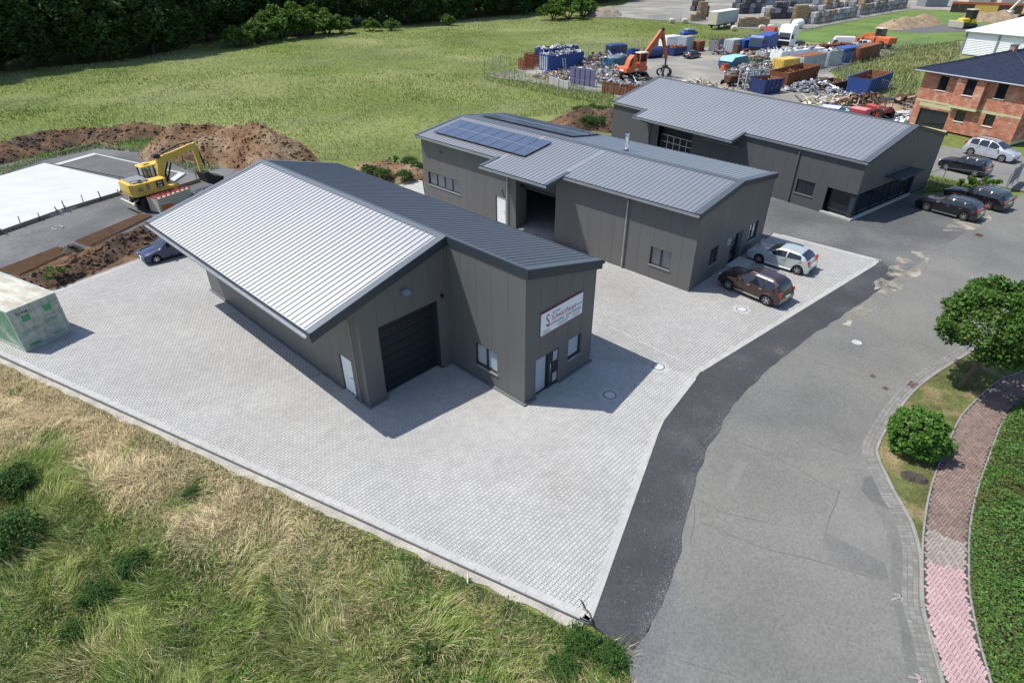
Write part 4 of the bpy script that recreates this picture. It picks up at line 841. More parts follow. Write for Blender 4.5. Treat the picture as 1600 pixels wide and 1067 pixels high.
# --- forest edge: individual trees and bushes
protos = []
for k, (h, w) in enumerate(((17, 5.2), (14, 4.6), (20, 6.0), (12, 4.8))):
    T = tree('forest_tree', 'tall dark broadleaf tree in the forest edge beyond the meadow', (0, 0, 0), (w, w, h * .52), (0, 0, h * .5), 7500, .72, 'leaf_forest', 110, 40 + k, 'trees along the forest edge', th=.3, cs=.3, limbs=5, bark='bark_dark', yel=.15); protos.append(T)
edge = [(-106.97, 87.61), (-94.45, 95.30), (-90.26, 116.17), (-82.80, 122.36), (-73.75, 132.44), (-69.37, 155.66), (-65.15, 173.01), (-52.76, 187.78), (-32.43, 192.68), (-15.42, 207.00), (10.99, 237.58), (25.35, 262.18), (42.33, 288.52), (95.42, 349.25), (197.02, 410.20)]
first = [True] * 4; rr = random.Random(3); E_ = resample([Vector(p) for p in edge] and edge, 5.2)
ntree = 0
for row in range(4):
    for i, (x, y) in enumerate(E_):
        if row and i % 2 == row % 2: continue
        if row > 1 and y > 300: continue
        j = min(i + 1, len(E_) - 1); i0 = max(0, j - 1); t = Vector((E_[j][0] - E_[i0][0], E_[j][1] - E_[i0][1])).normalized(); n = Vector((-t.y, t.x))
        k = rr.randrange(4) if row else rr.choice((0, 1, 3)); p = Vector((x, y)) + n * (row * 6.5 + rr.uniform(0, 3)) + t * rr.uniform(-2, 2)
        s = rr.uniform(.8, 1.25)
        if first[k]: o = protos[k]; first[k] = False; o.location = (p.x, p.y, -.2)
        else: o = dup(protos[k], None, (p.x, p.y, -.2))
        sec = 'at the far left behind the long earth bank' if x < -66 else ('beyond the meadow behind the front hall' if y < 175 else 'at the meadow end towards the bale yard')
        o['label'] = ('tall dark tree in the front row ' if row == 0 else 'dark tree deeper in the wood ') + sec; o['group'] = ('front row trees ' if row == 0 else 'deeper trees ') + sec
        o.rotation_euler = (0, 0, rr.uniform(0, 6.3)); o.scale = (s * 1.05, s * 1.05, s); ntree += 1
def shrub(label, loc, rad, n, leaf, m, seed, group=None, name='wild_bush'):
    r = np.random.default_rng(seed); T = thing(name, label, 'bush', loc, r.uniform(0, 6), group); P, C = crown_pts(r, n, max(14, n // 60), rad, (0, 0, rad[2] * .75), cs=.3, shell=.6, low=-.3); P[:, 2] = np.maximum(P[:, 2], .03)
    V, F = leafcards(P, leaf, r); link('foliage', npmesh('foliage', V, F, M[m], leafcol(n, r, .6, 1.35, .35)), T)
    b = MB()
    for i in range(6): c = Vector(C[i]); trunk_mesh(b, [Vector((0, 0, -.1)), c * .5, c], .05 * rad[0], .02, 5)
    b.build('stems', M['bark_dark'], T); return T
sh0 = None
for i, (px, py, w) in enumerate(((372, 72, 1.1), (392, 69, 1.2), (412, 66, 1.5), (440, 60, 1.7), (462, 58, 1.8), (487, 56, 1.7), (510, 55, 1.5), (530, 54, 1.2), (575, 49, .9), (600, 47, .8), (660, 42, .8), (860, 29, 1.3), (885, 27, 1.7), (910, 24, 1.5))): pass
SHR = [(*(-60.34, 148.15), 1.2), (*(-59.03, 152.36), 1.2), (*(-57.51, 156.79), 1.6), (*(-55.36, 162.68), 2.0), (*(-52.93, 166.42), 2.1), (*(-49.71, 169.00), 1.9), (*(-46.56, 171.65), 1.6), (*(-43.49, 173.01), 1.2), (*(-36.92, 178.65), .9), (*(-31.80, 180.11), .8), (*(-18.02, 192.68), .8), (*(11.95, 207.00), 1.5), (*(17.27, 210.90), 1.9), (*(22.79, 219.14), 1.6)]
for i, (x, y, w) in enumerate(SHR):
    if sh0 is None: sh0 = shrub('bright green wild bush at the sunny foot of the dark forest', (x, y, -.2), (2.4, 2.4, 1.9), 2600, .42, 'leaf_shrub', 77, 'sunlit bushes along the forest edge'); o = sh0
    else: o = dup(sh0, None, (x, y, -.2), i * 1.7)
    o.scale = (w * 1.05, w * 1.05, w * .95)
# --- meadow grass, tall in front and short behind
def blades(name, x, y, z, L, wd, az, bend, col, label, seed=0, base=.7):
    n = len(x); r = np.random.default_rng(seed); dx, dy = np.cos(az), np.sin(az); sx, sy = -dy, dx
    P0 = np.c_[x, y, z]; hb = L * np.cos(bend * .5); 
    P1 = P0 + np.c_[dx * L * .5 * np.sin(bend * .55), dy * L * .5 * np.sin(bend * .55), L * .5 * np.cos(bend * .55)]
    P2 = P1 + np.c_[dx * L * .5 * np.sin(bend), dy * L * .5 * np.sin(bend), L * .5 * np.cos(bend)]
    S = np.c_[sx, sy, 0 * sx] * wd[:, None]
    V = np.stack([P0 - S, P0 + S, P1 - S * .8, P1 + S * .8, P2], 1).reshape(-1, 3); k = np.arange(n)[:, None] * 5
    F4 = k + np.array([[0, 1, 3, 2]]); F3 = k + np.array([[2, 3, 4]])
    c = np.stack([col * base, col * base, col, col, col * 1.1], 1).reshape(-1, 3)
    return tag(link(name, npmesh(name, V, [F4, F3], M['blade'], c)), label, 'grass', None, 'stuff')
GRN = np.array([.155, .3, .045]); YEL = np.array([.35, .39, .115]); DRY = np.array([.76, .63, .39]); DKG = np.array([.055, .12, .026])
FG = [tuple(e0 + en * .35), tuple(e1 + en * .45), (3.36, 11.13), (3.69, 10.67), (3.64, 9.79), (2.87, 6.12), (1.87, 1.32), (-23.40, 1.32), (-53.41, 37.75)]
sheet('rough_ground', ccw(FG), -.15, 'rough_ground', .1)
def foreground():
    r = np.random.default_rng(21)
    def scatter(n):
        x = r.uniform(-30, 4.5, n); y = r.uniform(3.5, 30, n); k = inpoly(x, y, FG) & (np.abs(x) < (y * .84 + 10.1) * .9 + 4); x, y = x[k], y[k]
        d = dist_line(x, y, [tuple(e0), tuple(e1)]); al = (x - e0.x) * ev.x + (y - e0.y) * ev.y
        nz = vnoise(x, y, 2.4, 5, 4); n3 = vnoise(x, y, 5, 12, 2)
        dry = np.clip((5.2 + 5 * (n3 - .5) - d) / 2.0, 0, 1) * np.clip((55 - al) / 9, .12, 1) * np.clip((vnoise(x, y, 1.3, 61, 3) - .15) * 6, 0, 1)
        return x, y, d, np.maximum(dry, np.clip((nz - .6) * 7, 0, 1) * .6), nz
    def green(x, y, m):
        n2 = vnoise(x, y, 1.2, 8, 4); g = np.clip(n2 * 2.4 - .8, 0, 1)[:, None]; dk = np.clip((.47 - vnoise(x, y, 1.5, 50, 3)) * 8, 0, 1)[:, None]
        base = GRN * (1 - g) + YEL * g; return base * (1 - dk * .8) + DKG * dk * .8
    # dense low turf, every direction
    x, y, d, dry, nz = scatter(370000); k = r.uniform(size=len(x)) < np.clip(.12 + d / .8, 0, 1); x, y, d, dry = x[k], y[k], d[k], dry[k]; m = len(x)
    u = (r.uniform(size=m) < dry * .92 + .05)[:, None]; col = np.where(u, DRY * .9, green(x, y, m)) * r.uniform(.7, 1.3, m)[:, None]
    L = (.16 + .2 * vnoise(x, y, .9, 3, 3)) * r.uniform(.6, 1.5, m)
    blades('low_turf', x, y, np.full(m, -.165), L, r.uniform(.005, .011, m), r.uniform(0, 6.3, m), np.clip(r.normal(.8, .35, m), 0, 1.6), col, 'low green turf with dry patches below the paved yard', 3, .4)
    # long lying stalks, combed in swirls
    x, y, d, dry, nz = scatter(210000); pk = np.clip(.25 + (vnoise(x, y, 2.0, 70, 3) - .35) * 2.2, .05, 1); k = r.uniform(size=len(x)) < pk * np.clip(d / 1.1, .1, 1); x, y, d, dry = x[k], y[k], d[k], dry[k]; m = len(x)
    L = r.uniform(.35, .85, m) * np.clip(.6 + d / 5, .6, 1.1); az = 3.4 * PI * vnoise(x, y, 1.9, 31, 3) - .6 + r.normal(0, .4, m); bend = np.clip(1.05 + r.normal(0, .28, m) + dry * .4, .3, 1.62)
    u = (r.uniform(size=m) < dry * .97 + .12)[:, None]; col = np.where(u, DRY * 1.08, green(x, y, m) * .5 + YEL * .6) * r.uniform(.7, 1.3, m)[:, None]
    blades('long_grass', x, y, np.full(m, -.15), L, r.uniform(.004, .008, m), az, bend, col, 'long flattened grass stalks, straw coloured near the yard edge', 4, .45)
    # broad leaved herbs in patches
    x, y, d, dry, nz = scatter(260000); h = vnoise(x, y, 1.4, 90, 4) + .3 * vnoise(x, y, .4, 95, 2) - dry * .35; k = (h > .69) & (d > .5); x, y, h = x[k], y[k], h[k]; m = len(x)
    z = -.2 + np.clip((h - .62) * 2.2, 0, .5) * r.uniform(.3, 1, m); V, F = leafcards(np.c_[x, y, z], .075, r, up=.7); tone = np.repeat(.5 + .8 * vnoise(x, y, 2.2, 99, 2), 4)[:, None]
    tag(link('herb_patches', npmesh('herb_patches', V, F, M['leaf_hedge'], leafcol(m, r, .6, 1.4, .5) * tone)), 'broad leaved green herbs growing in patches through the rough grass', 'herbs', None, 'stuff')
foreground()
def meadow(n=420000):
    r = np.random.default_rng(33); y = 44 + 190 * r.uniform(size=n) ** 1.5; x = r.uniform(-1, 1, n) * (y * .86 + 20)
    poly = edge[::-1] + [(-63.97, 48.58), (-56.94, 59.88), (-51.05, 60.50), (-45.89, 69.47), (-40.02, 69.20), (-37.45, 74.83), (-27.16, 69.20), (-21.82, 63.11), (-15.87, 63.11), (-11.50, 53.32), (-8.85, 55.07), (-10.01, 69.20), (2.51, 83.08), (13.39, 83.08), (14.67, 99.11), (6.14, 104.27), (-4.74, 116.17), (10.29, 134.13), (27.32, 143.19), (43.84, 151.29), (74.39, 175.79), (60.59, 184.64), (47.37, 203.24), (24.65, 221.29)]
    k = inpoly(x, y, poly) ; x, y = x[k], y[k]; m = len(x); D = np.hypot(x, y)
    nz = vnoise(x, y, 9, 5, 4); n2 = vnoise(x * .6 + y * .3, y, 4, 9, 3); n3 = vnoise(x, y, 22, 15, 3)
    L = (.22 + .26 * n2) * r.uniform(.7, 1.3, m); wd = .011 + D * .00018
    p = np.clip((nz * .4 + .6 * vnoise(x * .55 - y * .25, y * 1.1 + x * .3, 13, 77, 4) - .46) * 8, 0, 1)[:, None]; q = np.clip((n3 - .5) * 4, 0, 1)[:, None]; base = np.array([.14, .215, .043]) * (1 - q) + np.array([.195, .228, .066]) * q; col = (base * (1 - p) + np.array([.33, .34, .18]) * p) * r.uniform(.88, 1.12, m)[:, None]
    az = 1.6 * PI * vnoise(x, y, 12, 31, 2) + r.normal(0, .5, m); bend = np.clip(.75 + r.normal(0, .25, m), .05, 1.5)
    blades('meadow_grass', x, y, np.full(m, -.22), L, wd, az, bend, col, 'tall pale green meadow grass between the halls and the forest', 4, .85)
meadow()
def patch(name, poly, n, z, L, col, label, wd=.01, seed=1):
    r = np.random.default_rng(seed); xs = [p[0] for p in poly]; ys = [p[1] for p in poly]; x = r.uniform(min(xs), max(xs), n * 2); y = r.uniform(min(ys), max(ys), n * 2); k = inpoly(x, y, poly); x, y = x[k][:n], y[k][:n]; m = len(x)
    c = np.array(col) * r.uniform(.6, 1.4, m)[:, None] * (.7 + .6 * vnoise(x, y, .8, seed, 2))[:, None]; dd = (r.uniform(size=m) < .18)[:, None]; c = np.where(dd, DRY * .8, c)
    blades(name, x, y, np.full(m, z), L * r.uniform(.5, 1.4, m), np.full(m, wd), r.uniform(0, 6.3, m), np.clip(r.normal(.7, .35, m), 0, 1.5), c, label, seed)
patch('verge_grass', [p for p in vpoly if p[1] < 34], 26000, .03, .09, (.11, .145, .04), 'short patchy grass on the verge between kerb and footpath', .006, 5)
patch('plot_grass', [f3(.3, 10.8), f3(.3, 13.4), (39.86, 57.68), (41.65, 55.61), (44.15, 52.31), (39.77, 53.49)], 9000, .01, .25, (.13, .19, .045), 'sunlit grass strip between the rear hall and the side street', .016, 6)
patch('fence_grass', [(56.41, 116.17), (67.88, 130.79), (85.14, 149.18), (103.32, 155.66), (89.01, 132.44), (72.96, 117.50), (56.60, 90.89), (54.09, 93.05), (62.41, 108.17), (53.95, 108.17)], 16000, -.1, .6, (.12, .15, .05), 'rough grass behind the scrap yard fence beside the brick house', .035, 7)
patch('edge_grass', [(-4.77, 111.13), (0.00, 118.85), (8.34, 106.47), (15.11, 95.30), (13.76, 88.82), (4.83, 97.65), (-4.19, 107.03)], 6000, -.15, .5, (.15, .22, .055), 'tall weeds growing along the scrap yard fence', .03, 8)
patch('bank_grass', [(-51.05, 60.50), (-49.67, 64.26), (-46.91, 70.00), (-42.45, 73.35), (-36.45, 69.20), (-29.03, 60.50), (-30.13, 57.87), (-38.17, 65.44), (-45.42, 67.40), (-48.63, 62.67), (-49.20, 57.87)], 12000, -.1, .4, (.09, .2, .035), 'fresh green grass between the earth heaps and the building site', .02, 9)
# weeds in the foreground
wd0 = None
for i, (x, y, s, lab) in enumerate(((*(-18.41, 14.85), 1.5, 'large dark nettle clump at the left picture edge'), (*(-20.25, 17.71), 1.2, 'dark green weed clump among straw at far left'), (*(-13.54, 13.88), .8, 'small dark weed clump left of the other twin clump'), (*(-14.06, 12.61), .85, 'leafy weed clump in the grass left of centre'), (*(-14.13, 11.46), .6, 'low weed tuft near the lower left corner'), (*(-2.80, 10.71), .55, 'pale leafy weed standing alone in the lower grass'), (*(2.13, 11.03), .8, 'leafy weeds at the front corner of the paved yard'), (*(2.97, 10.51), .75, 'leafy weeds beside the gravel at the road edge'), (*(1.56, 10.21), .7, 'green weeds below the front corner of the yard'), (*(-12.91, 17.36), .5, 'green weed tuft in the dry straw below the yard'))):
    if wd0 is None: wd0 = shrub(lab, (x, y, -.25), (.75, .75, .6), 4200, .07, 'leaf_weed', 5, None, 'weed_clump'); o = wd0
    else: o = dup(wd0, None, (x, y, -.25), i * 1.3, lab)
    o.scale = (s, s, s * .85)
for i, (x, y, lab) in enumerate(((*(40.64, 53.32), 'young green bush on the left by the rear parked cars'), (*(42.49, 52.98), 'young green bush on the right by the banner fence'))):
    o = shrub(lab, (x, y, 0), (.85, .85, .8), 900, .2, 'leaf_shrub', 90 + i, None, 'young_bush')
for i, (x, y, lab) in enumerate(((*(-29.64, 35.58), 'small green weed growing on the brown earth bank near the container'), (*(-11.81, 60.50), 'green weed on the small earth heap left of the middle hall'))):
    shrub(lab, (x, y, .4), (.6, .6, .4), 300, .18, 'leaf_hedge', 120 + i, None, 'weed_clump')
# ---------------------------------------------------------------- vehicles
def interp(x, pts):
    return float(np.interp(x, [p[0] for p in pts], [p[1] for p in pts]))
def wheel(root, x, y, r, w, side, rimm='rim', spokes=5, name='wheel'):
    b = MB(); b.lathe([(r * .6, -w / 2), (r * .92, -w / 2), (r, -w * .32), (r, w * .32), (r * .92, w / 2), (r * .6, w / 2)], ax='y', n=20); b.add([(0, 0, 0)], [])
    b.lathe([(0, -w * .1), (r * .62, -w * .1), (r * .62, w * .1), (0, w * .1)], ax='y', n=14)
    o = b.build(name, M['rubber'], root, smooth=40, loc=(x, y, r)); b = MB(); yy = side * w * .42
    b.lathe([(r * .56, yy - .02), (r * .66, yy - .02), (r * .66, yy + .012 * side), (r * .56, yy + .012 * side)], ax='y', n=20); b.tube((0, yy - .03 * side, 0), (0, yy + .02 * side, 0), r * .14, r * .14, 10)
    for i in range(spokes):
        a = 2 * PI * i / spokes; b.bar((0, yy, 0), (r * .6 * math.cos(a), yy, r * .6 * math.sin(a)), r * .17, .03) if False else b.box((r * .34 * math.cos(a), yy, r * .34 * math.sin(a)), (r * .5, .03, r * .17), M=Matrix.Rotation(-a, 4, 'Y'))
    b.build('rim', M[rimm], o); return o
def car(label, cat, rear, front, paint, L=4.3, W=1.8, wb=2.65, fo=.85, r=.33, clr=.2, prof=None, belt=None, wins=(), cowl=1.15, rf=1.95, rr_=3.6, re=4.1, near='L', rails=None, sill=None, wheels='rim', plate=True, group=None, name='parked_car', taper=.1, tail=None, scale=1.0, clad=False):
    """nose at x=0 in the profile lists, lengths in metres; rear/front = ground points of the wheels on the near side"""
    rear = Vector(rear); front = Vector(front); h = (front - rear).normalized(); left = Vector((-h.y, h.x)); mid = (rear + front) / 2
    cen = mid - left * (W / 2 - .1) * (1 if near == 'L' else -1); xw = L / 2 - fo - wb / 2    # wheelbase centre in car x
    loc = cen - h * xw; T = thing(name, label, cat, (loc.x, loc.y, 0), math.atan2(h.y, h.x), group, scale)
    xs = set(np.linspace(0, L, 26)) | {cowl, rf, rr_, re, .04, .12, L - .04, L - .12}
    for a, c in wins: xs |= {a, c}
    ra = r * 1.16
    for xc in (fo, fo + wb): xs |= {xc + ra * math.cos(t) for t in np.linspace(0, PI, 11)}
    xs = sorted(x for x in xs if 0 <= x <= L); S = []
    xs = [x for i, x in enumerate(xs) if i == 0 or x - xs[i - 1] > .012]
    for x in xs:
        e = abs(x - L / 2) / (L / 2); hw = W / 2 * (1 - taper * max(0, (e - .62) / .38) ** 2.2); zb = clr + (.1 * max(0, (e - .93) / .07))
        for xc in (fo, fo + wb):
            if abs(x - xc) < ra: zb = max(zb, r + math.sqrt(max(0, ra ** 2 - (x - xc) ** 2)) - .0)
        zt = interp(x, prof); zl = min(interp(x, belt), zt - .05); fr_ = min(1, max(0, (zt - zl - .05) / .5)); wt = hw - .05 - .19 * fr_
        z1 = max(zb + .03, .36); z2 = max(zb + .06, .62)
        S.append([(0, zb), (hw - .16, zb), (hw - .03, zb + .005), (hw, z1), (hw + .005, z2), (hw - .02, max(zl, z2 + .02)), (wt, max(zt - .07 - .02 * fr_, z2 + .03)), (wt - .09, max(zt - .015, z2 + .04)), (0, max(zt + .012, z2 + .05))])
    K = 9; V = []
    for x, s in zip(xs, S):
        X_ = L / 2 - x; V += [(X_, y, z) for y, z in s] + [(X_, -y, z) for y, z in s[1:-1]]
    n = 16; ring = list(range(9)) + [15 - i for i in range(7)]   # indices round the section
    body = []; glass = {'side_window': [], 'windscreen': [], 'rear_window': []}
    for i in range(len(xs) - 1):
        xm = (xs[i] + xs[i + 1]) / 2
        for k in range(16):
            a, c = ring[k], ring[(k + 1) % 16]; f = (i * n + a, i * n + c, (i + 1) * n + c, (i + 1) * n + a)
            seg = k if k < 8 else 15 - k
            if seg == 5 and any(p < xm < q for p, q in wins): glass['side_window'].append((f, next(j for j, (p, q) in enumerate(wins) if p < xm < q), k < 8))
            elif seg == 7 and cowl < xm < rf: glass['windscreen'].append((f, 0, 0))
            elif seg == 7 and rr_ < xm < re: glass['rear_window'].append((f, 0, 0))
            else: body.append(f)
    body += [tuple(ring), tuple((len(xs) - 1) * n + q for q in ring[::-1])]
    b = MB(); b.add(V, body); bo = b.build('body', [M[paint]], T, smooth=32)
    for nm, fl in glass.items():
        for key in sorted({(j, s) for _, j, s in fl}):
            fs = [f for f, j, s in fl if (j, s) == key]; ids = sorted({i for f in fs for i in f}); mp = {q: i for i, q in enumerate(ids)}
            b = MB(); b.add([V[i] for i in ids], [tuple(mp[i] for i in f) for f in fs]); b.build(nm, M['glass_dark'], T, smooth=50)
    for xc in (fo, fo + wb):
        for s in (1, -1): wheel(T, L / 2 - xc, s * (W / 2 - .11), r, .21, s, wheels)
    hz = interp(.12, prof)
    for s in (1, -1):
        b = MB(); b.bevbox((L / 2 - .13, s * (W / 2 - .32), hz - .14), (.22, .36, .14), .03, Matrix.Rotation(-s * .35, 4, 'Z')); b.build('headlight', M['lamp_white'], T, smooth=50)
        tz, th_, tx = tail or (.85, .3, .04); b = MB(); b.bevbox((-L / 2 + tx + .06, s * (W / 2 * (1 - taper) - .075), tz), (.14, .17, th_), .03); b.build('tail_light', M['lamp_red'], T, smooth=50)
        b = MB(); b.bevbox((L / 2 - cowl - .42, s * (W / 2 + .07), interp(cowl + .4, belt) + .06), (.16, .17, .13), .04); b.build('wing_mirror', M[paint], T, smooth=50)
        for a, c in wins[:2]:
            b = MB(); x = L / 2 - c + .14; b.box((x, s * (W / 2 + .0), interp(c, belt) - .13), (.2, .045, .035)); b.build('door_handle', M['chrome'] if rails else M[paint], T)
        if rails: b = MB(); b.path([(L / 2 - rf - .1, s * (W / 2 - .3), interp(rf + .1, prof)), (L / 2 - rf - .22, s * (W / 2 - .3), interp(rf + .2, prof) + .07), (L / 2 - rr_ + .25, s * (W / 2 - .3), interp(rr_ - .25, prof) + .07), (L / 2 - rr_ + .1, s * (W / 2 - .3), interp(rr_ - .1, prof))], .022); b.build('roof_rail', M[rails], T)
        if sill: b = MB(); b.b2((L / 2 - fo - wb + r * 1.3, s * (W / 2 - .06), clr + .02), (L / 2 - fo - r * 1.3, s * (W / 2 + .03), clr + .09)); b.build('side_sill', M[sill], T)
        # door shut lines
        for a, c in wins[:2]:
            b = MB(); x = L / 2 - c - .03; b.b2((x - .006, s * (W / 2 - .03), clr + .12), (x + .006, s * (W / 2 + .0085), interp(c, belt) - .02)); b.build('door_gap', M['black'], T)
    b = MB(); b.bevbox((L / 2 - .03, 0, .36), (.1, W * .62, .2), .03); b.bevbox((-L / 2 + .05, 0, .33), (.12, W * .8, .16), .03); b.build('bumper_trim', M['black'], T)
    if clad:
        b = MB()
        for xc in (fo, fo + wb):
            for s in (1, -1):
                p = [(L / 2 - xc + ra * 1.05 * math.cos(t), s * (W / 2 + .008), r + ra * 1.05 * math.sin(t)) for t in np.linspace(-.1, PI + .1, 9)]; b.path(p, .035, 5)
        b.build('wheel_arch_trim', M['black'], T)
    if plate:
        for x in (L / 2 + .025, -L / 2 - .012): b = MB(); b.box((x, 0, .45 if x > 0 else .72), (.02, .52, .11)); b.build('number_plate', M['plate'], T)
    b = MB(); b.b2((-L / 2 + .6, -W / 2 + .25, clr + .05), (L / 2 - .5, W / 2 - .25, clr + .5)); b.build('underbody', M['black'], T)
    return T
car('brown off-road car with silver roof rails parked in front of the middle hall door', 'car', (15.57, 32.69), (13.86, 34.74), 'paint_brown', 4.32, 1.82, 2.67, .82, .355, .27,
    [(0, .62), (.06, .88), (.3, 1.0), (1.2, 1.12), (1.95, 1.6), (2.4, 1.68), (3.5, 1.64), (3.95, 1.5), (4.2, 1.05), (4.32, .62)], [(0, .85), (1.2, 1.02), (3.9, 1.12), (4.3, .9)], ((1.55, 2.3), (2.38, 3.1), (3.18, 3.72)), 1.2, 1.92, 3.72, 4.12, rails='chrome', sill='chrome', clad=True, tail=(.92, .3, .05))
car('silver three-door hatchback parked beside the brown off-road car', 'car', (19.14, 36.88), (17.13, 38.71), 'paint_silver', 4.25, 1.8, 2.64, .9, .325, .19,
    [(0, .55), (.07, .72), (.35, .82), (1.25, .98), (2.05, 1.4), (2.5, 1.46), (3.4, 1.4), (3.75, 1.28), (4.1, .95), (4.25, .55)], [(0, .7), (1.25, .92), (2.8, .98), (3.8, 1.08), (4.25, .8)], ((1.6, 2.6), (2.68, 3.6)), 1.25, 2.02, 3.5, 4.0, sill='white_paint', tail=(.88, .42, .08))
car('black estate car with white lit rear shoulder parked nearest the rear hall entrance', 'car', (36.27, 46.49), (34.47, 48.79), 'paint_black_car', 4.63, 1.86, 2.78, .93, .335, .17,
    [(0, .55), (.07, .72), (.4, .85), (1.4, .98), (2.15, 1.4), (2.7, 1.47), (3.8, 1.4), (4.2, 1.28), (4.5, .95), (4.63, .55)], [(0, .7), (1.4, .93), (4.1, 1.05), (4.6, .85)], ((1.75, 2.55), (2.62, 3.4), (3.48, 4.05)), 1.4, 2.12, 4.0, 4.42, rails='black', tail=(.92, .42, .08), sill='chrome')
car('black estate car with silver roof rails parked on the far side of another black estate', 'car', (39.91, 48.87), (38.34, 51.42), 'paint_black_car', 4.77, 1.84, 2.71, .95, .335, .17,
    [(0, .55), (.07, .74), (.4, .88), (1.4, .99), (2.1, 1.42), (2.7, 1.5), (4.0, 1.45), (4.4, 1.35), (4.65, .95), (4.77, .55)], [(0, .7), (1.4, .95), (4.3, 1.02), (4.7, .85)], ((1.75, 2.5), (2.58, 3.4), (3.48, 4.2)), 1.4, 2.08, 4.2, 4.55, rails='chrome', tail=(.88, .18, .05))
car('dark navy car parked on the side street behind the wire fence', 'car', (44.28, 57.49), (42.64, 59.88), 'paint_navy', 4.2, 1.8, 2.6, .82, .34, .22,
    [(0, .6), (.06, .85), (.3, .95), (1.15, 1.06), (1.85, 1.55), (2.3, 1.62), (3.5, 1.6), (3.85, 1.48), (4.1, 1.02), (4.2, .6)], [(0, .8), (1.2, 1.0), (3.8, 1.06), (4.2, .85)], ((1.5, 2.25), (2.33, 3.05), (3.13, 3.6)), 1.15, 1.82, 3.6, 4.0, tail=(.9, .35, .05))
car('silver people carrier parked in front of the brick house', 'car', (48.41, 64.91), (49.98, 62.36), 'paint_lodgy', 4.5, 1.78, 2.81, .85, .33, .2,
    [(0, .58), (.06, .82), (.3, .95), (1.0, 1.12), (1.85, 1.6), (2.3, 1.7), (3.7, 1.68), (4.1, 1.55), (4.38, 1.05), (4.5, .6)], [(0, .8), (1.1, 1.02), (4.1, 1.12), (4.5, .9)], ((1.45, 2.3), (2.38, 3.2), (3.28, 4.0)), 1.0, 1.82, 3.95, 4.3, near='R', rails='black', tail=(1.05, .45, .05), scale=1.06)
car('dark blue small car half hidden under the long roof overhang', 'car', (-23.14, 40.13), (-24.45, 38.89), 'paint_blue_car', 3.9, 1.66, 2.45, .75, .29, .17,
    [(0, .5), (.06, .66), (.35, .78), (1.1, .92), (1.8, 1.36), (2.2, 1.42), (3.1, 1.38), (3.4, 1.28), (3.75, .9), (3.9, .5)], [(0, .62), (1.1, .88), (3.5, .95), (3.9, .75)], ((1.4, 2.2), (2.3, 3.1)), 1.1, 1.78, 3.2, 3.65)
car('dark blue hatchback standing alone on the scrap yard', 'car', (34.62, 129.98), (37.68, 132.86), 'paint_dark_car', 4.1, 1.74, 2.5, .8, .31, .17,
    [(0, .52), (.06, .7), (.35, .82), (1.15, .95), (1.85, 1.38), (2.3, 1.44), (3.3, 1.4), (3.65, 1.25), (3.95, .9), (4.1, .5)], [(0, .65), (1.15, .9), (3.7, .98), (4.1, .75)], ((1.45, 2.3), (2.4, 3.3)), 1.15, 1.82, 3.4, 3.9, near='R')
for lab, rp, fp, near in (('small silver jeep parked between the white van and the orange loader', (75.61, 144.16), (74.15, 145.14), 'L'),):
    car(lab, 'car', rp, fp, 'paint_silver', 4.0, 1.75, 2.4, .8, .36, .25, [(0, .7), (.06, .95), (1.2, 1.08), (1.6, 1.65), (3.5, 1.7), (3.9, 1.6), (4, .8)], [(0, .9), (1.2, 1.03), (4, 1.08)], ((1.4, 2.2), (2.3, 3.1)), 1.2, 1.58, 3.6, 3.95, near=near)
def hdg(a, c): return math.atan2(c[1] - a[1], c[0] - a[0])
def lerp2(a, c, t): return (a[0] + (c[0] - a[0]) * t, a[1] + (c[1] - a[1]) * t)
# white panel van
vp = ((71.31, 143.19), (68.32, 144.16)); V_ = thing('white_van', 'white high roofed panel van parked behind the scrap containers', 'van', lerp2(*vp, .5), hdg(*vp))
b = MB(); b.prism([(-2.7, .35), (2.6, .35), (2.65, .9), (1.9, 1.15), (1.3, 1.95), (1.0, 2.45), (-2.65, 2.5)], -.95, .95, 'y'); b.build('body', M['white_paint'], V_)
b = MB(); b.add([(1.89, -.8, 1.2), (1.89, .8, 1.2), (1.36, .75, 1.92), (1.36, -.75, 1.92)], [(0, 1, 2, 3)]); b.T = Matrix.Translation((.03, 0, .03)); b.build('windscreen', M['glass_dark'], V_, loc=(.03, 0, .03))
for s in (1, -1): b = MB(); b.prism([(1.65, 1.2), (1.2, 1.85), (.6, 1.85), (.6, 1.2)], s * .95 - .01, s * .95 + .01, 'y'); b.build('side_window', M['glass_dark'], V_)
for x in (-1.6, 1.65):
    for s in (1, -1): wheel(V_, x, s * .88, .36, .24, s)
# --- yellow wheeled excavator
XB, XT = (-29.69, 50.70), (-26.95, 56.35); ax_ = hdg((-31.03, 49.32), (-28.45, 52.64)); X_ = thing('wheeled_excavator', 'yellow wheeled excavator with its boom raised and bucket on the gravel pile', 'excavator', (-30.27, 50.55), ax_, None, .97)
b = MB(); b.bevbox((0, 0, .95), (4.2, .9, .5), .08); b.b2((-1.5, -1.0, .55), (-1.1, 1.0, .85)); b.b2((1.1, -1.0, .55), (1.5, 1.0, .85)); b.tube((0, 0, 1.1), (0, 0, 1.35), .75, .75, 16); b.build('undercarriage', M['black'], X_)
for x in (-1.35, 1.35):
    for s in (1, -1): wheel(X_, x, s * 1.02, .55, .5, s, 'black', 6)
b = MB(); b.box((-2.45, 0, .55), (.12, 2.5, .6), M=Matrix.Rotation(R(-12), 4, 'Y')); b.bar((-2.4, .5, .6), (-1.8, .4, .9), .12, .12); b.bar((-2.4, -.5, .6), (-1.8, -.4, .9), .12, .12); b.build('dozer_blade', M['beige'], X_)
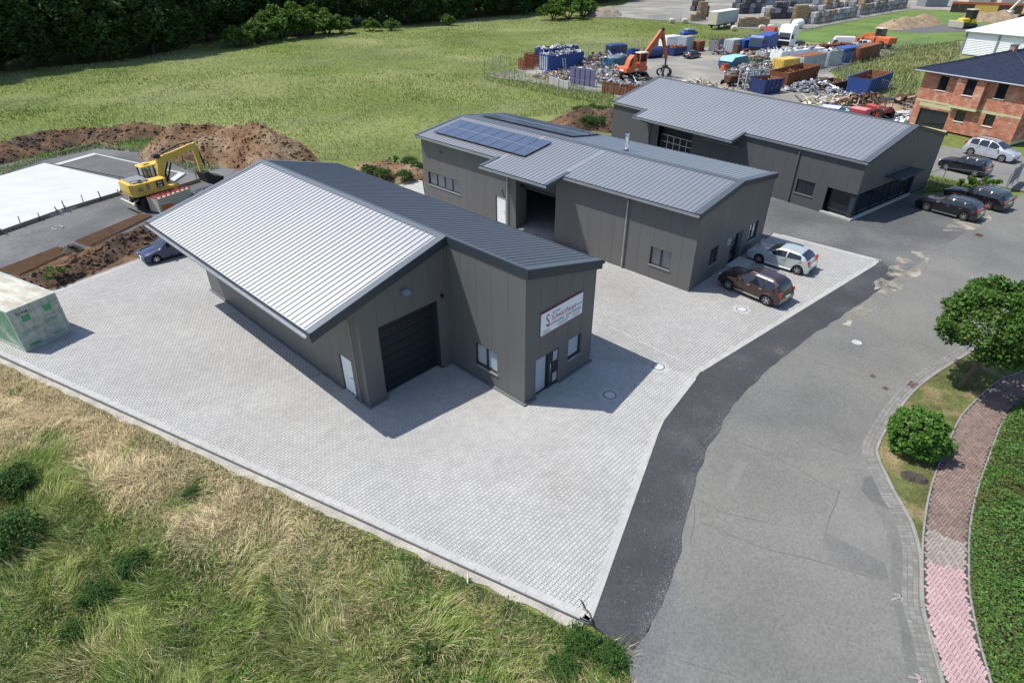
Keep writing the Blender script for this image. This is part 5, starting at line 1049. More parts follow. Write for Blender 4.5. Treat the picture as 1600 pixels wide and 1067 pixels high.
b = MB(); b.prism([(-2.35, -.95), (-2.05, -1.3), (1.55, -1.3), (1.6, -.2), (1.6, 1.3), (-2.05, 1.3), (-2.35, .95)], 1.35, 1.62); b.prism([(-2.4, -.9), (-2.05, -1.3), (.55, -1.3), (.55, -.35), (-.55, -.25), (-.55, 1.3), (-2.05, 1.3), (-2.4, .9)], 1.62, 2.35); b.build('upper_body', M['yellow'], X_)
b = MB(); b.b2((-2.0, -.9, 2.35), (-.7, 1.0, 2.45)); b.b2((-1.6, -1.0, 2.36), (-1.3, -.9, 2.6)); b.build('engine_cover', M['mid_grey'], X_)
cb = MB(); 
for x, y in ((-.45, .3), (-.45, 1.25), (1.35, .3), (1.5, 1.25), (.5, .3), (.5, 1.25)): cb.b2((x - .05, y - .05, 1.62), (x + .05, y + .05, 3.1))
cb.b2((-.5, .25, 1.55), (1.55, 1.3, 1.7)); cab = cb.build('cab', M['black'], X_)
b = MB(); b.bevbox((.5, .78, 3.17), (2.15, 1.12, .16), .06); b.bevbox((.1, .78, 3.3), (.5, .5, .16), .05); b.build('roof', M['yellow'], cab)
for (a, c) in (((-.4, .29, 1.7), (.45, .31, 3.08)), ((.55, .29, 1.7), (1.4, .31, 3.08)), ((-.4, 1.24, 1.7), (1.4, 1.26, 3.08)), ((1.42, .34, 1.7), (1.44, 1.2, 3.08)), ((-.46, .34, 2.3), (-.44, 1.2, 3.08))): b = MB(); b.b2(a, c); b.build('pane', M['glass'], cab)
b = MB(); b.b2((0, .5, 1.7), (.5, 1.05, 2.1)); b.box((.02, .78, 2.45), (.14, .5, .8)); b.build('seat', M['black'], cab)
def sidebar(pts, y, w, m, nm): b = MB(); b.prism(pts, y - w / 2, y + w / 2, 'y'); return b.build(nm, M[m], X_)
sidebar([(.25, 1.6), (.7, 1.5), (1.12, 2.6), (1.32, 3.3), (1.1, 3.75), (.8, 3.75), (.6, 3.0)], -.1, .36, 'yellow', 'boom')
sidebar([(.95, 3.45), (1.4, 3.32), (3.9, 3.85), (4.25, 3.95), (4.2, 4.25), (3.9, 4.32), (2.2, 4.0), (1.0, 3.85)], -.1, .3, 'yellow', 'boom')
sidebar([(3.98, 4.3), (4.35, 4.38), (4.5, 3.7), (4.42, 1.6), (4.18, 1.55), (4.12, 3.0)], -.1, .26, 'yellow', 'stick')
b = MB(); b.tube((1.0, .2, 1.7), (1.75, .2, 3.2), .08); b.tube((1.0, -.4, 1.7), (1.75, -.4, 3.2), .08); b.tube((1.3, -.1, 4.05), (3.0, -.1, 4.5), .08); b.tube((3.0, -.1, 4.5), (4.1, -.1, 4.45), .05); b.tube((4.5, -.1, 3.9), (4.75, -.1, 2.2), .08); b.build('hydraulic_cylinder', M['black'], X_)
b = MB(); b.bevbox((.8, -.1, 3.95), (.6, .5, .35), .1); b.build('hose_bundle', M['black'], X_)
b = MB(); b.prism([(4.1, 1.75), (4.6, 1.8), (5.0, 1.35), (5.9, 1.05), (5.75, .65), (4.95, .45), (4.3, .8)], -.85, .6, 'y'); b.build('bucket', M['black'], X_)
b = MB(); b.b2((-.35, -1.312, 1.7), (.3, -1.302, 2.3)); b.build('decal', M['black'], X_)
SMx = Matrix.Translation((-.22, -1.314, 2.02)) @ Matrix.Rotation(R(90), 4, 'X'); lettering('lettering', 'PW', .24, 'white_paint', X_, SMx); lettering('lettering', '160', .26, 'white_paint', X_, Matrix.Translation((-.25, -1.314, 1.76)) @ Matrix.Rotation(R(90), 4, 'X'))
b = MB(); b.b2((-1.85, -1.31, 1.75), (-1.45, -1.302, 2.05)); b.b2((-1.2, -1.31, 1.75), (-.9, -1.302, 2.2)); b.build('vent', M['timber_grey'], X_)
b = MB(); 
for p in ((-2.2, -1.0), (-1.0, -1.2), (-2.2, .9)): b.tube((p[0], p[1], 2.35), (p[0], p[1], 2.65), .02)
b.path([(-2.2, -1.0, 2.65), (-1.0, -1.2, 2.65)], .02); b.build('handrail', M['black'], X_)
# --- orange scrap handler with grapple
hb = (20.00, 107.60); ah = hdg((17.99, 104.81), (26.30, 109.93)); Hn = thing('scrap_handler', 'orange wheeled scrap handler with tall boom and hanging grapple', 'excavator', hb, ah, None, 1.0)
b = MB(); b.bevbox((0, 0, .95), (4.6, 1.1, .5), .08); b.b2((-1.8, -1.3, .5), (-1.3, 1.3, .85)); b.b2((1.3, -1.3, .5), (1.8, 1.3, .85)); b.tube((0, 0, 1.1), (0, 0, 1.5), .8, .8, 14); b.build('undercarriage', M['black'], Hn)
for x in (-1.5, 1.5):
    for s in (1, -1): wheel(Hn, x, s * 1.1, .58, .5, s, 'black', 6)
b = MB(); b.bevbox((-.6, 0, 1.85), (4.4, 2.5, .75), .08); b.build('upper_body', M['orange'], Hn)
b = MB(); b.prism([(-2.5, 2.2), (-.9, 2.2), (-.6, 3.6), (-1.3, 4.0), (-2.0, 3.4)], -1.1, -.1, 'y'); b.build('engine_hood', M['orange'], Hn); b = MB(); b.box((-1.75, -1.115, 3.0), (.35, .02, 1.1), M=Matrix.Rotation(R(18), 4, 'Y')); b.build('vent', M['black'], Hn)
cb = MB(); 
for x in (-.1, 1.3):
    for y in (-1.15, -.15): cb.b2((x - .06, y - .06, 2.2), (x + .06, y + .06, 4.1))
cb.b2((-.15, -1.2, 2.2), (1.35, -.1, 2.9)); cab = cb.build('cab', M['orange'], Hn); b = MB(); b.bevbox((.6, -.65, 4.2), (1.75, 1.3, .2), .06); b.build('roof', M['beige'], cab)
for a, c in (((-.04, -1.16, 2.92), (1.24, -1.14, 4.09)), ((-.04, -.16, 2.92), (1.24, -.14, 4.09)), ((1.29, -1.09, 2.92), (1.31, -.21, 4.09)), ((-.11, -1.09, 2.92), (-.09, -.21, 4.09))): b = MB(); b.b2(a, c); b.build('pane', M['glass_dark'], cab)
b = MB(); b.prism([(1.0, 1.9), (1.6, 1.9), (5.45, 6.6), (5.6, 7.2), (5.1, 7.2), (1.2, 3.2)], .1, .6, 'y'); b.build('boom', M['orange_dark'], Hn)
b = MB(); b.prism([(5.1, 7.0), (5.65, 7.2), (7.2, 2.8), (6.9, 2.6)], .15, .55, 'y'); b.build('stick', M['orange_dark'], Hn); b = MB(); b.tube((1.9, .35, 2.6), (4.0, .35, 5.9), .12); b.tube((4.5, .35, 6.3), (5.8, .35, 5.6), .1); b.build('hydraulic_cylinder', M['black'], Hn)
b = MB(); b.bevbox((5.4, .35, 7.15), (.5, .6, .5), .1); b.build('boom_joint', M['black'], Hn)
b = MB(); b.tube((7.05, .35, 2.7), (7.05, .35, 1.5), .14); b.bevbox((7.05, .35, 1.5), (.7, .7, .5), .1)
for k in range(5):
    a = 2 * PI * k / 5; cx, sx_ = math.cos(a), math.sin(a); b.path([(7.05 + .3 * cx, .35 + .3 * sx_, 1.4), (7.05 + 1.15 * cx, .35 + 1.15 * sx_, 1.05), (7.05 + 1.25 * cx, .35 + 1.25 * sx_, .5), (7.05 + .8 * cx, .35 + .8 * sx_, .1)], .16, 5)
b.build('grapple', M['black'], Hn)
b = MB(); b.b2((-1.1, -1.262, 1.75), (-.3, -1.252, 1.98)); b.b2((-2.82, -.5, 1.65), (-2.802, .4, 1.95)); b.build('decal', M['white_paint'], Hn)
# --- orange wheel loader, yellow dozer, beige digger, all far
lo = thing('wheel_loader', 'orange articulated loader parked behind the container row', 'loader', (79.57, 147.13), hdg((81.29, 143.19), (78.34, 151.29)))
b = MB(); b.bevbox((-2.2, 0, 1.6), (3.4, 2.3, 1.3), .15); b.bevbox((1.4, 0, 1.4), (2.2, 1.5, .9), .12); b.build('body', M['orange'], lo)
b = MB(); b.bevbox((-.4, 0, 2.9), (1.5, 1.5, 1.5), .15); cab = b.build('cab', M['glass_dark'], lo); b = MB(); b.bevbox((-.4, 0, 3.7), (1.7, 1.7, .18), .06); b.build('roof', M['beige'], cab)
for s in (1, -1): b = MB(); b.bar((.4, s * .6, 2.5), (3.2, s * .6, 2.2), .3, .5); b.bar((3.2, s * .6, 2.2), (4.2, s * .6, .8), .3, .4); b.build('lift_arm', M['orange'], lo)
b = MB(); b.prism([(4.1, .2), (5.3, .15), (5.5, .6), (4.7, 1.5), (4.2, 1.4)], -1.3, 1.3, 'y'); b.build('bucket', M['orange_dark'], lo)
for x in (-2.2, 1.6):
    for s in (1, -1): wheel(lo, x, s * 1.1, .75, .55, s, 'beige', 6)
dz = thing('bulldozer', 'small yellow and black bulldozer on the dark track far behind', 'bulldozer', (122.39, 184.64), hdg((124.30, 184.64), (118.52, 183.10)), None, 1.1)
b = MB()
for s in (1, -1): b.bevbox((0, s * 1.1, .55), (4.4, .6, 1.0), .3)
b.build('crawler_track', M['black'], dz); b = MB(); b.bevbox((1.0, 0, 1.6), (2.2, 1.4, 1.0), .15); b.bevbox((-1.2, 0, 1.5), (1.4, 2.0, .9), .15); b.build('body', M['yellow_bright'], dz)
b = MB(); b.bevbox((-.8, 0, 2.9), (1.7, 1.7, 1.9), .1); cab = b.build('cab', M['black'], dz); b = MB(); b.bevbox((-.8, 0, 3.95), (2.0, 2.0, .2), .06); b.build('roof', M['beige'], cab)
b = MB(); b.box((3.0, 0, .9), (.3, 4.2, 1.4), M=Matrix.Rotation(R(12), 4, 'Y')); b.bar((2.9, 1.2, .8), (.5, 1.2, .6), .2, .2); b.bar((2.9, -1.2, .8), (.5, -1.2, .6), .2, .2); b.build('blade', M['beige'], dz)
dg = thing('digger', 'dusty beige digger arm and bucket beside the far earth mound', 'excavator', (156.78, 208.94), hdg((156.78, 208.94), (148.46, 207.00)), None, 1.1)
b = MB(); b.bevbox((-.5, 0, 1.9), (3.6, 2.6, 1.5), .15); b.build('body', M['yellow'], dg); b = MB()
for s in (1, -1): b.bevbox((0, s * 1.2, .55), (4.2, .6, 1.0), .3)
b.build('crawler_track', M['black'], dg); b = MB(); b.bar((1, 0, 2.2), (4.2, 0, 5.4), .5, .6); b.bar((4.2, 0, 5.4), (7.2, 0, 2.2), .4, .5); b.build('boom', M['beige'], dg); b = MB(); b.prism([(6.6, 2.2), (7.6, 2.2), (8.8, .8), (7.6, .2), (6.6, .8)], -.9, .9, 'y'); b.build('bucket', M['beige'], dg)
# --- lorries
def lorry(label, loc, rot, colr, kind, scale=1.0):
    T = thing('lorry', label, 'lorry', loc, rot, None, scale)
    b = MB(); b.prism([(-1.0, .7), (1.15, .7), (1.2, 1.5), (1.05, 2.9), (.7, 3.25 if kind != 'tractor' else 3.9), (-1.0, 3.2 if kind != 'tractor' else 3.95)], -1.2, 1.2, 'y'); cab = b.build('cab', M[colr], T)
    b = MB(); b.add([(1.21, -1.05, 1.75), (1.21, 1.05, 1.75), (1.09, 1.0, 2.75), (1.09, -1.0, 2.75)], [(0, 1, 2, 3)]); b.build('windscreen', M['glass_dark'], cab)
    for s in (1, -1): b = MB(); b.prism([(1.0, 1.8), (.95, 2.6), (0, 2.6), (0, 1.8)], s * 1.2 - .01, s * 1.2 + .012, 'y'); b.build('side_window', M['glass_dark'], cab)
    b = MB(); b.b2((1.18, -1.1, .75), (1.27, 1.1, 1.5)); b.build('grille', M['black'], cab)
    b = MB(); b.b2((-5.6, -.5, .7), (1.0, .5, 1.0)); b.b2((-1.6, -1.1, .6), (-2.4, -.6, 1.0)); b.build('chassis', M['black'], T)
    for x in (.2, -3.4, -4.7):
        for s in (1, -1): wheel(T, x, s * 1.0, .5, .34, s, 'rim', 6)
    if kind == 'body':
        b = MB(); b.prism([(-5.8, 1.05), (-1.15, 1.05), (-1.15, 3.0), (-5.2, 3.4), (-6.2, 2.6)], -1.2, 1.2, 'y'); b.build('loader_body', M[colr], T)
        for x in (-1.6, -2.7, -3.8, -4.9): b = MB(); b.b2((x - .06, -1.26, 1.05), (x + .06, -1.201, 3.0)); b.build('rib', M[colr], T)
    return T
lorry('white tractor lorry with dark windscreen at the rear of the scrap yard', (58.20, 143.19), hdg((61.28, 145.14), (56.06, 140.35)), 'white_paint', 'tractor', 1.2)
lorry('blue lorry with its cab facing the yard in front of the blue container', (49.59, 135.85), hdg((53.32, 139.43), (48.37, 134.13)), 'blue', 'body', 1.1)
lorry('red lorry cab showing behind the blue container', (56.62, 149.18), hdg((59.32, 152.36), (54.64, 147.13)), 'red', 'tractor', .95)
tr = thing('lorry', 'white curtain sided lorry trailer parked along the bale yard fence', 'lorry', (57.23, 186.19), hdg((62.56, 191.02), (51.69, 178.65)), None, 1.0)
b = MB(); b.b2((-6.5, -1.3, 1.1), (6.5, 1.3, 4.0)); b.build('curtain_body', M['grey'], tr); b = MB(); b.b2((-6.55, -1.35, 4.0), (6.55, 1.35, 4.1)); b.build('roof', M['white'], tr); b = MB(); b.b2((6.5, -1.25, 1.1), (6.56, 1.25, 3.95)); b.build('door', M['beige'], tr)
b = MB(); b.b2((-6.4, -1.2, .8), (6.4, 1.2, 1.1)); b.build('chassis', M['black'], tr)
for x in (-4.8, -3.6, 4.2):
    for s in (1, -1): wheel(tr, x, s * 1.05, .5, .3, s)
trc = thing('farm_tractor', 'red tractor with big rear wheel standing behind the rear hall', 'tractor', (46.30, 80.61), hdg((47.34, 79.93), (46.20, 83.08)))
b = MB(); b.bevbox((.7, 0, 1.25), (2.0, .8, .8), .12); b.bevbox((-.9, 0, 1.3), (1.2, 1.6, .5), .1); b.build('body', M['red'], trc)
for s in (1, -1): wheel(trc, -.9, s * .85, .8, .45, s, 'red', 6); wheel(trc, 1.4, s * .7, .45, .3, s, 'red', 5)
b = MB()
for x in (-1.3, -.1):
    for s in (1, -1): b.tube((x, s * .6, 1.5), (x, s * .6, 2.6), .04)
b.b2((-1.4, -.7, 2.6), (0, .7, 2.68)); b.build('roll_bar', M['black'], trc)
# ---------------------------------------------------------------- the container in the yard
ca_ = hdg((-26.35, 27.48), (-25.17, 29.70)); Ct = thing('shipping_container', 'weathered pale green shipping container with closed end doors standing on the paved yard', 'container', (-26.35, 27.48), ca_)
# local x along the door end, container body runs to +y
CWd, CH, CLn = 2.5, 2.52, 6.06
b = MB(); b.b2((.06, .06, .12), (CWd - .06, CLn - .06, CH - .08)); body = b.build('body', M['cont_green'], Ct)
for X0, sg in ((0, -1), (CWd, 1)):
    b = MB(); n_ = 22
    for i in range(n_):
        y = .18 + (CLn - .36) * i / n_; w_ = (CLn - .36) / n_; xa = X0 - sg * .055; xb = X0 - sg * .012; y1, y2, y3, y4 = y, y + w_ * .25, y + w_ * .5, y + w_ * .75
        for p, q, xx, xy in ((y1, y2, xa, xb), (y2, y3, xb, xb), (y3, y4, xb, xa), (y4, y + w_, xa, xa)):
            f = [(xx, p, .18), (xy, q, .18), (xy, q, CH - .13), (xx, p, CH - .13)]; b.add(f, [(0, 1, 2, 3) if sg > 0 else (3, 2, 1, 0)])
    b.build('corrugated_side', M['cont_green'], Ct)
b = MB()
for x in (0, CWd - .1):
    b.b2((x, 0, 0), (x + .1, .12, CH)); b.b2((x, CLn - .1, 0), (x + .1, CLn, CH)); b.b2((x, .12, .0), (x + .1, CLn - .1, .17)); b.b2((x, .12, CH - .12), (x + .1, CLn - .1, CH - .002))
for y in (0.01, CLn - .1): b.b2((.1, y, 0), (CWd - .1, y + .09, .15)); b.b2((.1, y, CH - .12), (CWd - .1, y + .09, CH - .001))
b.build('frame', M['cont_grey'], Ct)
b = MB(); n_ = 20
for i in range(n_):
    y = .12 + (CLn - .24) * i / n_; w_ = (CLn - .24) / n_; b.add([(.1, y, CH - .05), (CWd - .1, y, CH - .05), (CWd - .1, y + w_ * .5, CH - .015), (.1, y + w_ * .5, CH - .015), (CWd - .1, y + w_, CH - .05), (.1, y + w_, CH - .05)], [(0, 1, 2, 3), (3, 2, 4, 5)])
b.build('corrugated_top', M['cont_top'], Ct)
for s in (0, 1):
    x0, x1 = .11 + s * 1.145, 1.245 + s * 1.145; b = MB(); b.b2((x0, .035, .16), (x1, .07, CH - .13))
    for z in (.55, 1.05, 1.55, 2.05): b.b2((x0 + .03, .026, z), (x1 - .03, .0351, z + .05))
    d = b.build('door', M['cont_grey'], Ct)
    b = MB()
    for q in (.3, .82):
        b.tube((x0 + q, .012, .1), (x0 + q, .012, CH - .08), .016, .016, 6)
        for z in (.4, .9, 1.4, 2.0): b.b2((x0 + q - .05, .0, z), (x0 + q + .05, .03, z + .07))
    b.b2((x0 + .3, -.012, 1.1), (x0 + .8, .004, 1.14)); b.build('lock_bar', M['cont_grey'], d)
    b = MB(); zz = 1.62 + .1 * s; b.b2((x0 + .42, .022, zz), (x0 + .82, .034, zz + .36)); b.build('logo_panel', M['cont_logo'], d)
lettering('lettering', 'RL 418', .2, 'black', Ct, Matrix.Translation((.35, .02, 2.1)) @ Matrix.Rotation(R(90), 4, 'X'))
b = MB(); b.b2((.3, .03, .2), (.85, .034, .36)); b.b2((1.5, .03, 1.2), (2.2, .034, 1.27)); b.b2((1.6, .03, .3), (2.25, .034, .37)); b.build('marking', M['cont_logo'], Ct)
# ---------------------------------------------------------------- manhole covers, drains, stump
cov = None
for (x, y, rad), lab in zip(MANH, ('white round manhole cover in the sun near the yard corner', 'round manhole cover lying in the shadow of the front wing', 'white round manhole cover in the paving before the brown car')):
    T = thing('manhole_cover', lab, 'manhole cover', (x, y, 0), .6)
    b = MB(); b.lathe([(0, .004), (.27, .004), (.275, 0), (.275, -.05)], n=24); b.b2((-.12, .17, .004), (-.05, .2, .007)); b.build('lid', M['concrete'], T)
    b = MB(); b.lathe([(.285, -.05), (.285, .003), (.33, .003), (.33, -.05)], n=24); b.build('ring', M['kerb_dark'], T)
    b = MB(); b.lathe([(.335, -.05), (.335, -.006), (.54, -.006), (.54, -.05)], n=24); b.build('collar', M['paver'], T)
T = thing('manhole_cover', 'grey round manhole cover set in the old road', 'manhole cover', (*(19.24, 28.57), -.028), .6); b = MB(); b.lathe([(0, .006), (.26, .006), (.265, 0)], n=24); b.build('lid', M['conc_grey'], T); b = MB(); b.lathe([(.275, 0), (.275, .005), (.36, .005), (.37, 0)], n=24); b.build('ring', M['kerb_dark'], T)
for px in ((20.22, 24.60), (35.72, 43.60)):
    T = thing('drain_grate', 'rusty slotted drain grate at the kerb beneath the street tree' if px[1] < 30 else 'dark drain grate in the road near the rear parked cars', 'drain', (*px, -.028), .72); b = MB(); b.b2((-.3, -.22, -.06), (.3, .22, .004)); b.build('pit', M['black'], T); b = MB()
    for i in range(6): b.b2((-.28 + i * .1, -.2, .004), (-.22 + i * .1, .2, .014))
    b.b2((-.32, -.24, 0), (.32, -.2, .013)); b.b2((-.32, .2, 0), (.32, .24, .013)); b.build('grate', M['rust_dark'], T)
for px, lab in (((14.57, 27.61), 'small square valve cover at the edge of the dark asphalt strip'), ((18.54, 25.37), 'small square valve cover in the road right of the round cover'), ((18.67, 24.34), 'tiny round valve cover in the road near the gutter')):
    T = thing('valve_cover', lab, 'valve cover', (*px, -.026), .5); b = MB(); b.bevbox((0, 0, .0), (.22, .2, .02), .008); b.build('lid', M['rust_dark'], T); b = MB(); b.b2((-.16, -.15, -.01), (.16, .15, .004)); b.build('frame', M['kerb_dark'], T)
b = MB(); 
for s in range(2): b.lathe([(0, .12), (.2, .14), (.27, .05), (.34, 0)], (s * .35, -s * .15, 0), n=9)
T = tag(b.build('tree_stump', M['bark_dark'], None, loc=(*(16.49, 18.24), .03)), 'low dark cut tree stump on the verge below the round bush', 'stump')
for c_, pts in (('a', ((13.26, 12.73), (12.82, 12.58))), ('b', ((12.37, 9.92), (11.99, 10.00)))):
    A_, B_ = Vector(pts[0]), Vector(pts[1]); d = A_ - B_; n_ = Vector((-d.y, d.x)) * .35; b = MB()
    for p, q in ((B_, A_), (A_, A_ - d * .4 + n_), (A_, A_ - d * .4 - n_)):
        u = (q - p).normalized(); w_ = Vector((-u.y, u.x)) * .028; b.add([(*(p - w_), -.0205), (*(q - w_), -.0205), (*(q + w_), -.0205), (*(p + w_), -.0205)], [(0, 1, 2, 3)])
    b.build('paint_arrow', M['faded_pink' if c_ == 'b' else 'faded_paint'], kind='structure')
# pale stones strewn on the asphalt strip and rubble edges
r = np.random.default_rng(4); b = MB(); pts = []
sl_ = [(7.65, 18.21), (6.81, 16.27), (5.65, 13.48), (4.90, 12.25), (4.17, 11.13)]; sl2 = [(7.65, 18.21), (8.73, 20.23), (10.57, 22.92), (13.51, 26.10)]
for i in range(2600):
    L_ = sl_ if i % 3 else sl2; k = r.integers(0, len(L_) - 1); p = lerp2(L_[k], L_[k + 1], r.uniform()); s = abs(r.normal(0, .14)) ; pts.append((p[0] - s * 1.2 + r.normal(0, .05), p[1] + r.normal(0, .2), r.uniform(.004, .012)))
for i in range(260):
    t = r.uniform(); k = r.integers(0, 3); a = ((2.84, 11.90), (7.07, 21.47), (9.82, 25.20), (25.20, 38.25))[k:k + 2]; p = lerp2(a[0], a[1], t); pts.append((p[0] + abs(r.normal(0, .8)), p[1] - abs(r.normal(0, .5)), r.uniform(.006, .018)))
for x, y, s in pts:
    b.add([(x - s, y - s * .7, -.022), (x + s, y - s, -.022), (x + s * .6, y + s, -.022), (x - s * .5, y + s * .8, -.022), (x, y, -.022 + s)], [(0, 1, 4), (1, 2, 4), (2, 3, 4), (3, 0, 4)])
b.build('loose_gravel', M['stone'], kind='stuff', label='loose pale stones strewn along the dark asphalt strip', cat='gravel')
T = tag(MB().bevbox((0, 0, 0), (.06, .34, .22), .02).build('paper_scrap', M['beige'], None, loc=(*(-1.54, 13.35), -.05)), 'small pale scrap standing in the grass at the yard edge', 'scrap')
b = MB(); b.path([(0, 0, .02), (-.06, .2, .05), (-.2, .34, .06), (-.22, .5, .05), (-.3, .62, .1)], .025, 6); b.path([(0, 0, .02), (.02, -.14, .05), (.05, -.25, -.05)], .035, 6); tag(b.build('cable_end', M['black'], None, loc=(*(2.60, 11.88), .01)), 'black cable end sticking out at the front yard corner', 'cable')
# ---------------------------------------------------------------- earth heaps
def heap(name, label, spine, wd, ht, m, seed, z0=-.2, res=.28, rough_=.35, cat='earth heap', kind=None, clods=900):
    sp = [Vector(p[:2]) for p in spine]; xs = [p.x for p in sp]; ys = [p.y for p in sp]
    gx = np.arange(min(xs) - wd, max(xs) + wd, res); gy = np.arange(min(ys) - wd, max(ys) + wd, res); X, Y = np.meshgrid(gx, gy)
    d = dist_line(X, Y, [tuple(p) for p in sp]); e = wd * (.65 + .6 * vnoise(X, Y, wd * .9, seed, 3)); t = np.clip(1 - d / e, 0, 1)
    Z = z0 + ht * (t ** .85) * (.55 + .75 * vnoise(X, Y, wd * .8, seed + 1, 3)) + rough_ * np.clip(t * 4, 0, 1) * (vnoise(X, Y, .8, seed + 2, 4) - .5) - .12 * (t <= 0)
    I = np.arange(X.size).reshape(X.shape); F = np.stack([I[:-1, :-1], I[:-1, 1:], I[1:, 1:], I[1:, :-1]], -1).reshape(-1, 4); k = (t.ravel()[F] > 0).any(1)
    me = npmesh(name, np.c_[X.ravel(), Y.ravel(), Z.ravel()], F[k], M[m], smooth=True); o = tag(link(name, me), label, cat, None, kind)
    r = np.random.default_rng(seed); on = np.nonzero(t.ravel() > .08)[0]; b = MB()
    for i in r.choice(on, min(clods // 2, len(on))):
        s = abs(r.normal(0, .1)) + .03; x, y, z = X.flat[i] + r.normal(0, .1), Y.flat[i] + r.normal(0, .1), Z.flat[i]; a = r.uniform(0, 6); q = [(x + s * math.cos(a + j * 1.57) * r.uniform(.6, 1.2), y + s * math.sin(a + j * 1.57) * r.uniform(.6, 1.2), z - .02 + s * r.uniform(0, .5)) for j in range(4)]
        b.add(q + [(x + s * .2, y, z + s * .62)], [(0, 1, 4), (1, 2, 4), (2, 3, 4), (3, 0, 4)])
    b.build('clods', M[m], o, kind='stuff'); return o
heap('earth_heap', 'long low dark earth bank at the left behind the concrete slab', [(-58.71, 60.50), (-53.69, 64.26), (-52.38, 68.42), (-49.16, 71.36), (-43.35, 73.65)], 3.2, 1.6, 'dirt_dark', 3, clods=4000)
heap('earth_heap', 'big brown earth heap behind the yellow excavator', [(-34.98, 65.92), (-32.54, 66.65), (-28.62, 65.44), (-24.33, 63.11)], 4.6, 3.5, 'dirt', 8, -.2, .25, .5, clods=4500)
heap('earth_heap', 'small brown earth heap with weeds beside the middle hall', [(-13.95, 58.46), (-11.92, 59.27), (-9.92, 58.46)], 2.8, 1.3, 'dirt', 12)
heap('earth_heap', 'overgrown rubble heap at the left end of the rear hall', [(7.10, 77.63), (10.00, 78.93), (12.23, 77.63)], 3.4, 2.0, 'dirt_dark', 15)
heap('earth_bank', 'low brown earth bank along the back edge of the paved yard', [(-30.98, 35.58), (-29.91, 37.26), (-29.18, 39.81), (-28.42, 42.28), (-27.71, 44.23)], 1.5, .95, 'dirt_dark', 21, -.08, .15, .4, clods=1500)
heap('gravel_pile', 'dark grey gravel pile under the excavator bucket', [(-27.20, 51.34), (-26.32, 52.31)], 1.9, 1.1, 'gravel_dark', 25, -.08, .15, .1, 'gravel pile', clods=300)
heap('earth_heap', 'far light brown earth heap left of the bulldozer', [(102.48, 184.64), (119.15, 197.82)], 5, 2.4, 'dirt_pale', 31, -.2, .8)
heap('earth_heap', 'far light brown earth heap right behind the bulldozer', [(138.00, 205.10), (145.65, 205.10)], 5, 3.2, 'dirt_pale', 36, -.2, .8)
heap('sand_pile', 'pale sand pile on the scrap yard near the brick house', [(50.36, 85.29), (51.07, 85.67)], 2.4, 1.0, 'dirt_pale', 39, -.06, .3, .1, 'sand pile', clods=60)
heap('brush_pile', 'grey heap of cut brushwood at the far corner of the meadow', [(27.47, 219.14), (30.81, 221.29)], 5, 3.0, 'timber_grey', 44, -.1, .6, 1.5, 'brushwood', clods=900)
# ---------------------------------------------------------------- concrete slab and foundation
SL = ccw([(-42.55, 34.96), (-39.41, 43.98), (-35.00, 52.98), (-36.59, 56.16), (-47.27, 61.57), (-52.99, 46.46)])
sheet('concrete_slab', SL, .14, 'concrete', .5)
RG = [(-46.22, 61.35), (-44.44, 65.32), (-31.63, 58.46), (-31.59, 54.71)]
def ring(poly, w):
    c = Vector((sum(p[0] for p in poly) / 4, sum(p[1] for p in poly) / 4)); return [tuple(Vector(p) + (c - Vector(p)).normalized() * w) for p in poly]
fs = structure('strip_foundation'); IN = ring(RG, .75)
for i in range(4):
    j = (i + 1) % 4
    if i == 3: continue
    b = MB(); b.prism(ccw([RG[i], RG[j], IN[j], IN[i]]), -.3, .08); b.build('concrete_strip', M['concrete'], fs)
sheet('gravel_fill', ccw(IN), .03, 'gravel_dark', .2)
fw = [((-39.35, 43.54), (-37.40, 48.29)), ((-37.40, 48.36), (-34.79, 52.81)), ((-47.89, 64.96), (-46.24, 69.07)), ((-46.17, 69.20), (-42.16, 66.65)), ((-30.92, 53.66), (-29.29, 56.35)), ((-33.74, 62.44), (-29.78, 60.29))]
for i, (a, c) in enumerate(fw):
    lab = ('dark formwork board along the front left of the white slab', 'dark formwork board along the front right of the white slab', 'pale formwork board at the back of the gravel foundation', 'short pale formwork board at the far corner of the foundation', 'pale formwork board beside the excavator bucket', 'thin board at the right back of the foundation')[i]
    T = thing('formwork_board', lab, 'board', (*lerp2(a, c, .5), .05), hdg(a, c)); L_ = math.hypot(c[0] - a[0], c[1] - a[1]); b = MB()
    for q in range(2): b.b2((-L_ / 2, -.03, -.2 + q * .21), (L_ / 2, .02, .0 + q * .21))
    b.build('plank', M['timber_grey' if i < 2 else 'timber'], T); n_ = int(L_ / 1.7) + 1
    for q in range(n_):
        x = -L_ / 2 + .3 + q * (L_ - .6) / max(1, n_ - 1); h_ = random.uniform(.45, .95); b = MB(); b.bar((x, -.07, -.3), (x + random.uniform(-.1, .1), -.09, h_), .06, .06)
        if q % 3 == 0: b.bar((x, -.09, h_ * .6), (x + .15, -.75, -.2), .05, .04)
        b.build('stake', M['timber' if q % 2 else 'bark'], T)
T = thing('cable_coil', 'small grey coil of cable lying on the gravel track', 'cable', (*(-35.66, 45.00), -.05)); b = MB()
for k in range(3): b.path([(.35 * math.cos(t) * (1 + .1 * k), .3 * math.sin(t) + .04 * k, .02 + .03 * k) for t in np.linspace(0, 5.2, 12)], .018, 5)
b.build('loop', M['conc_grey'], T)
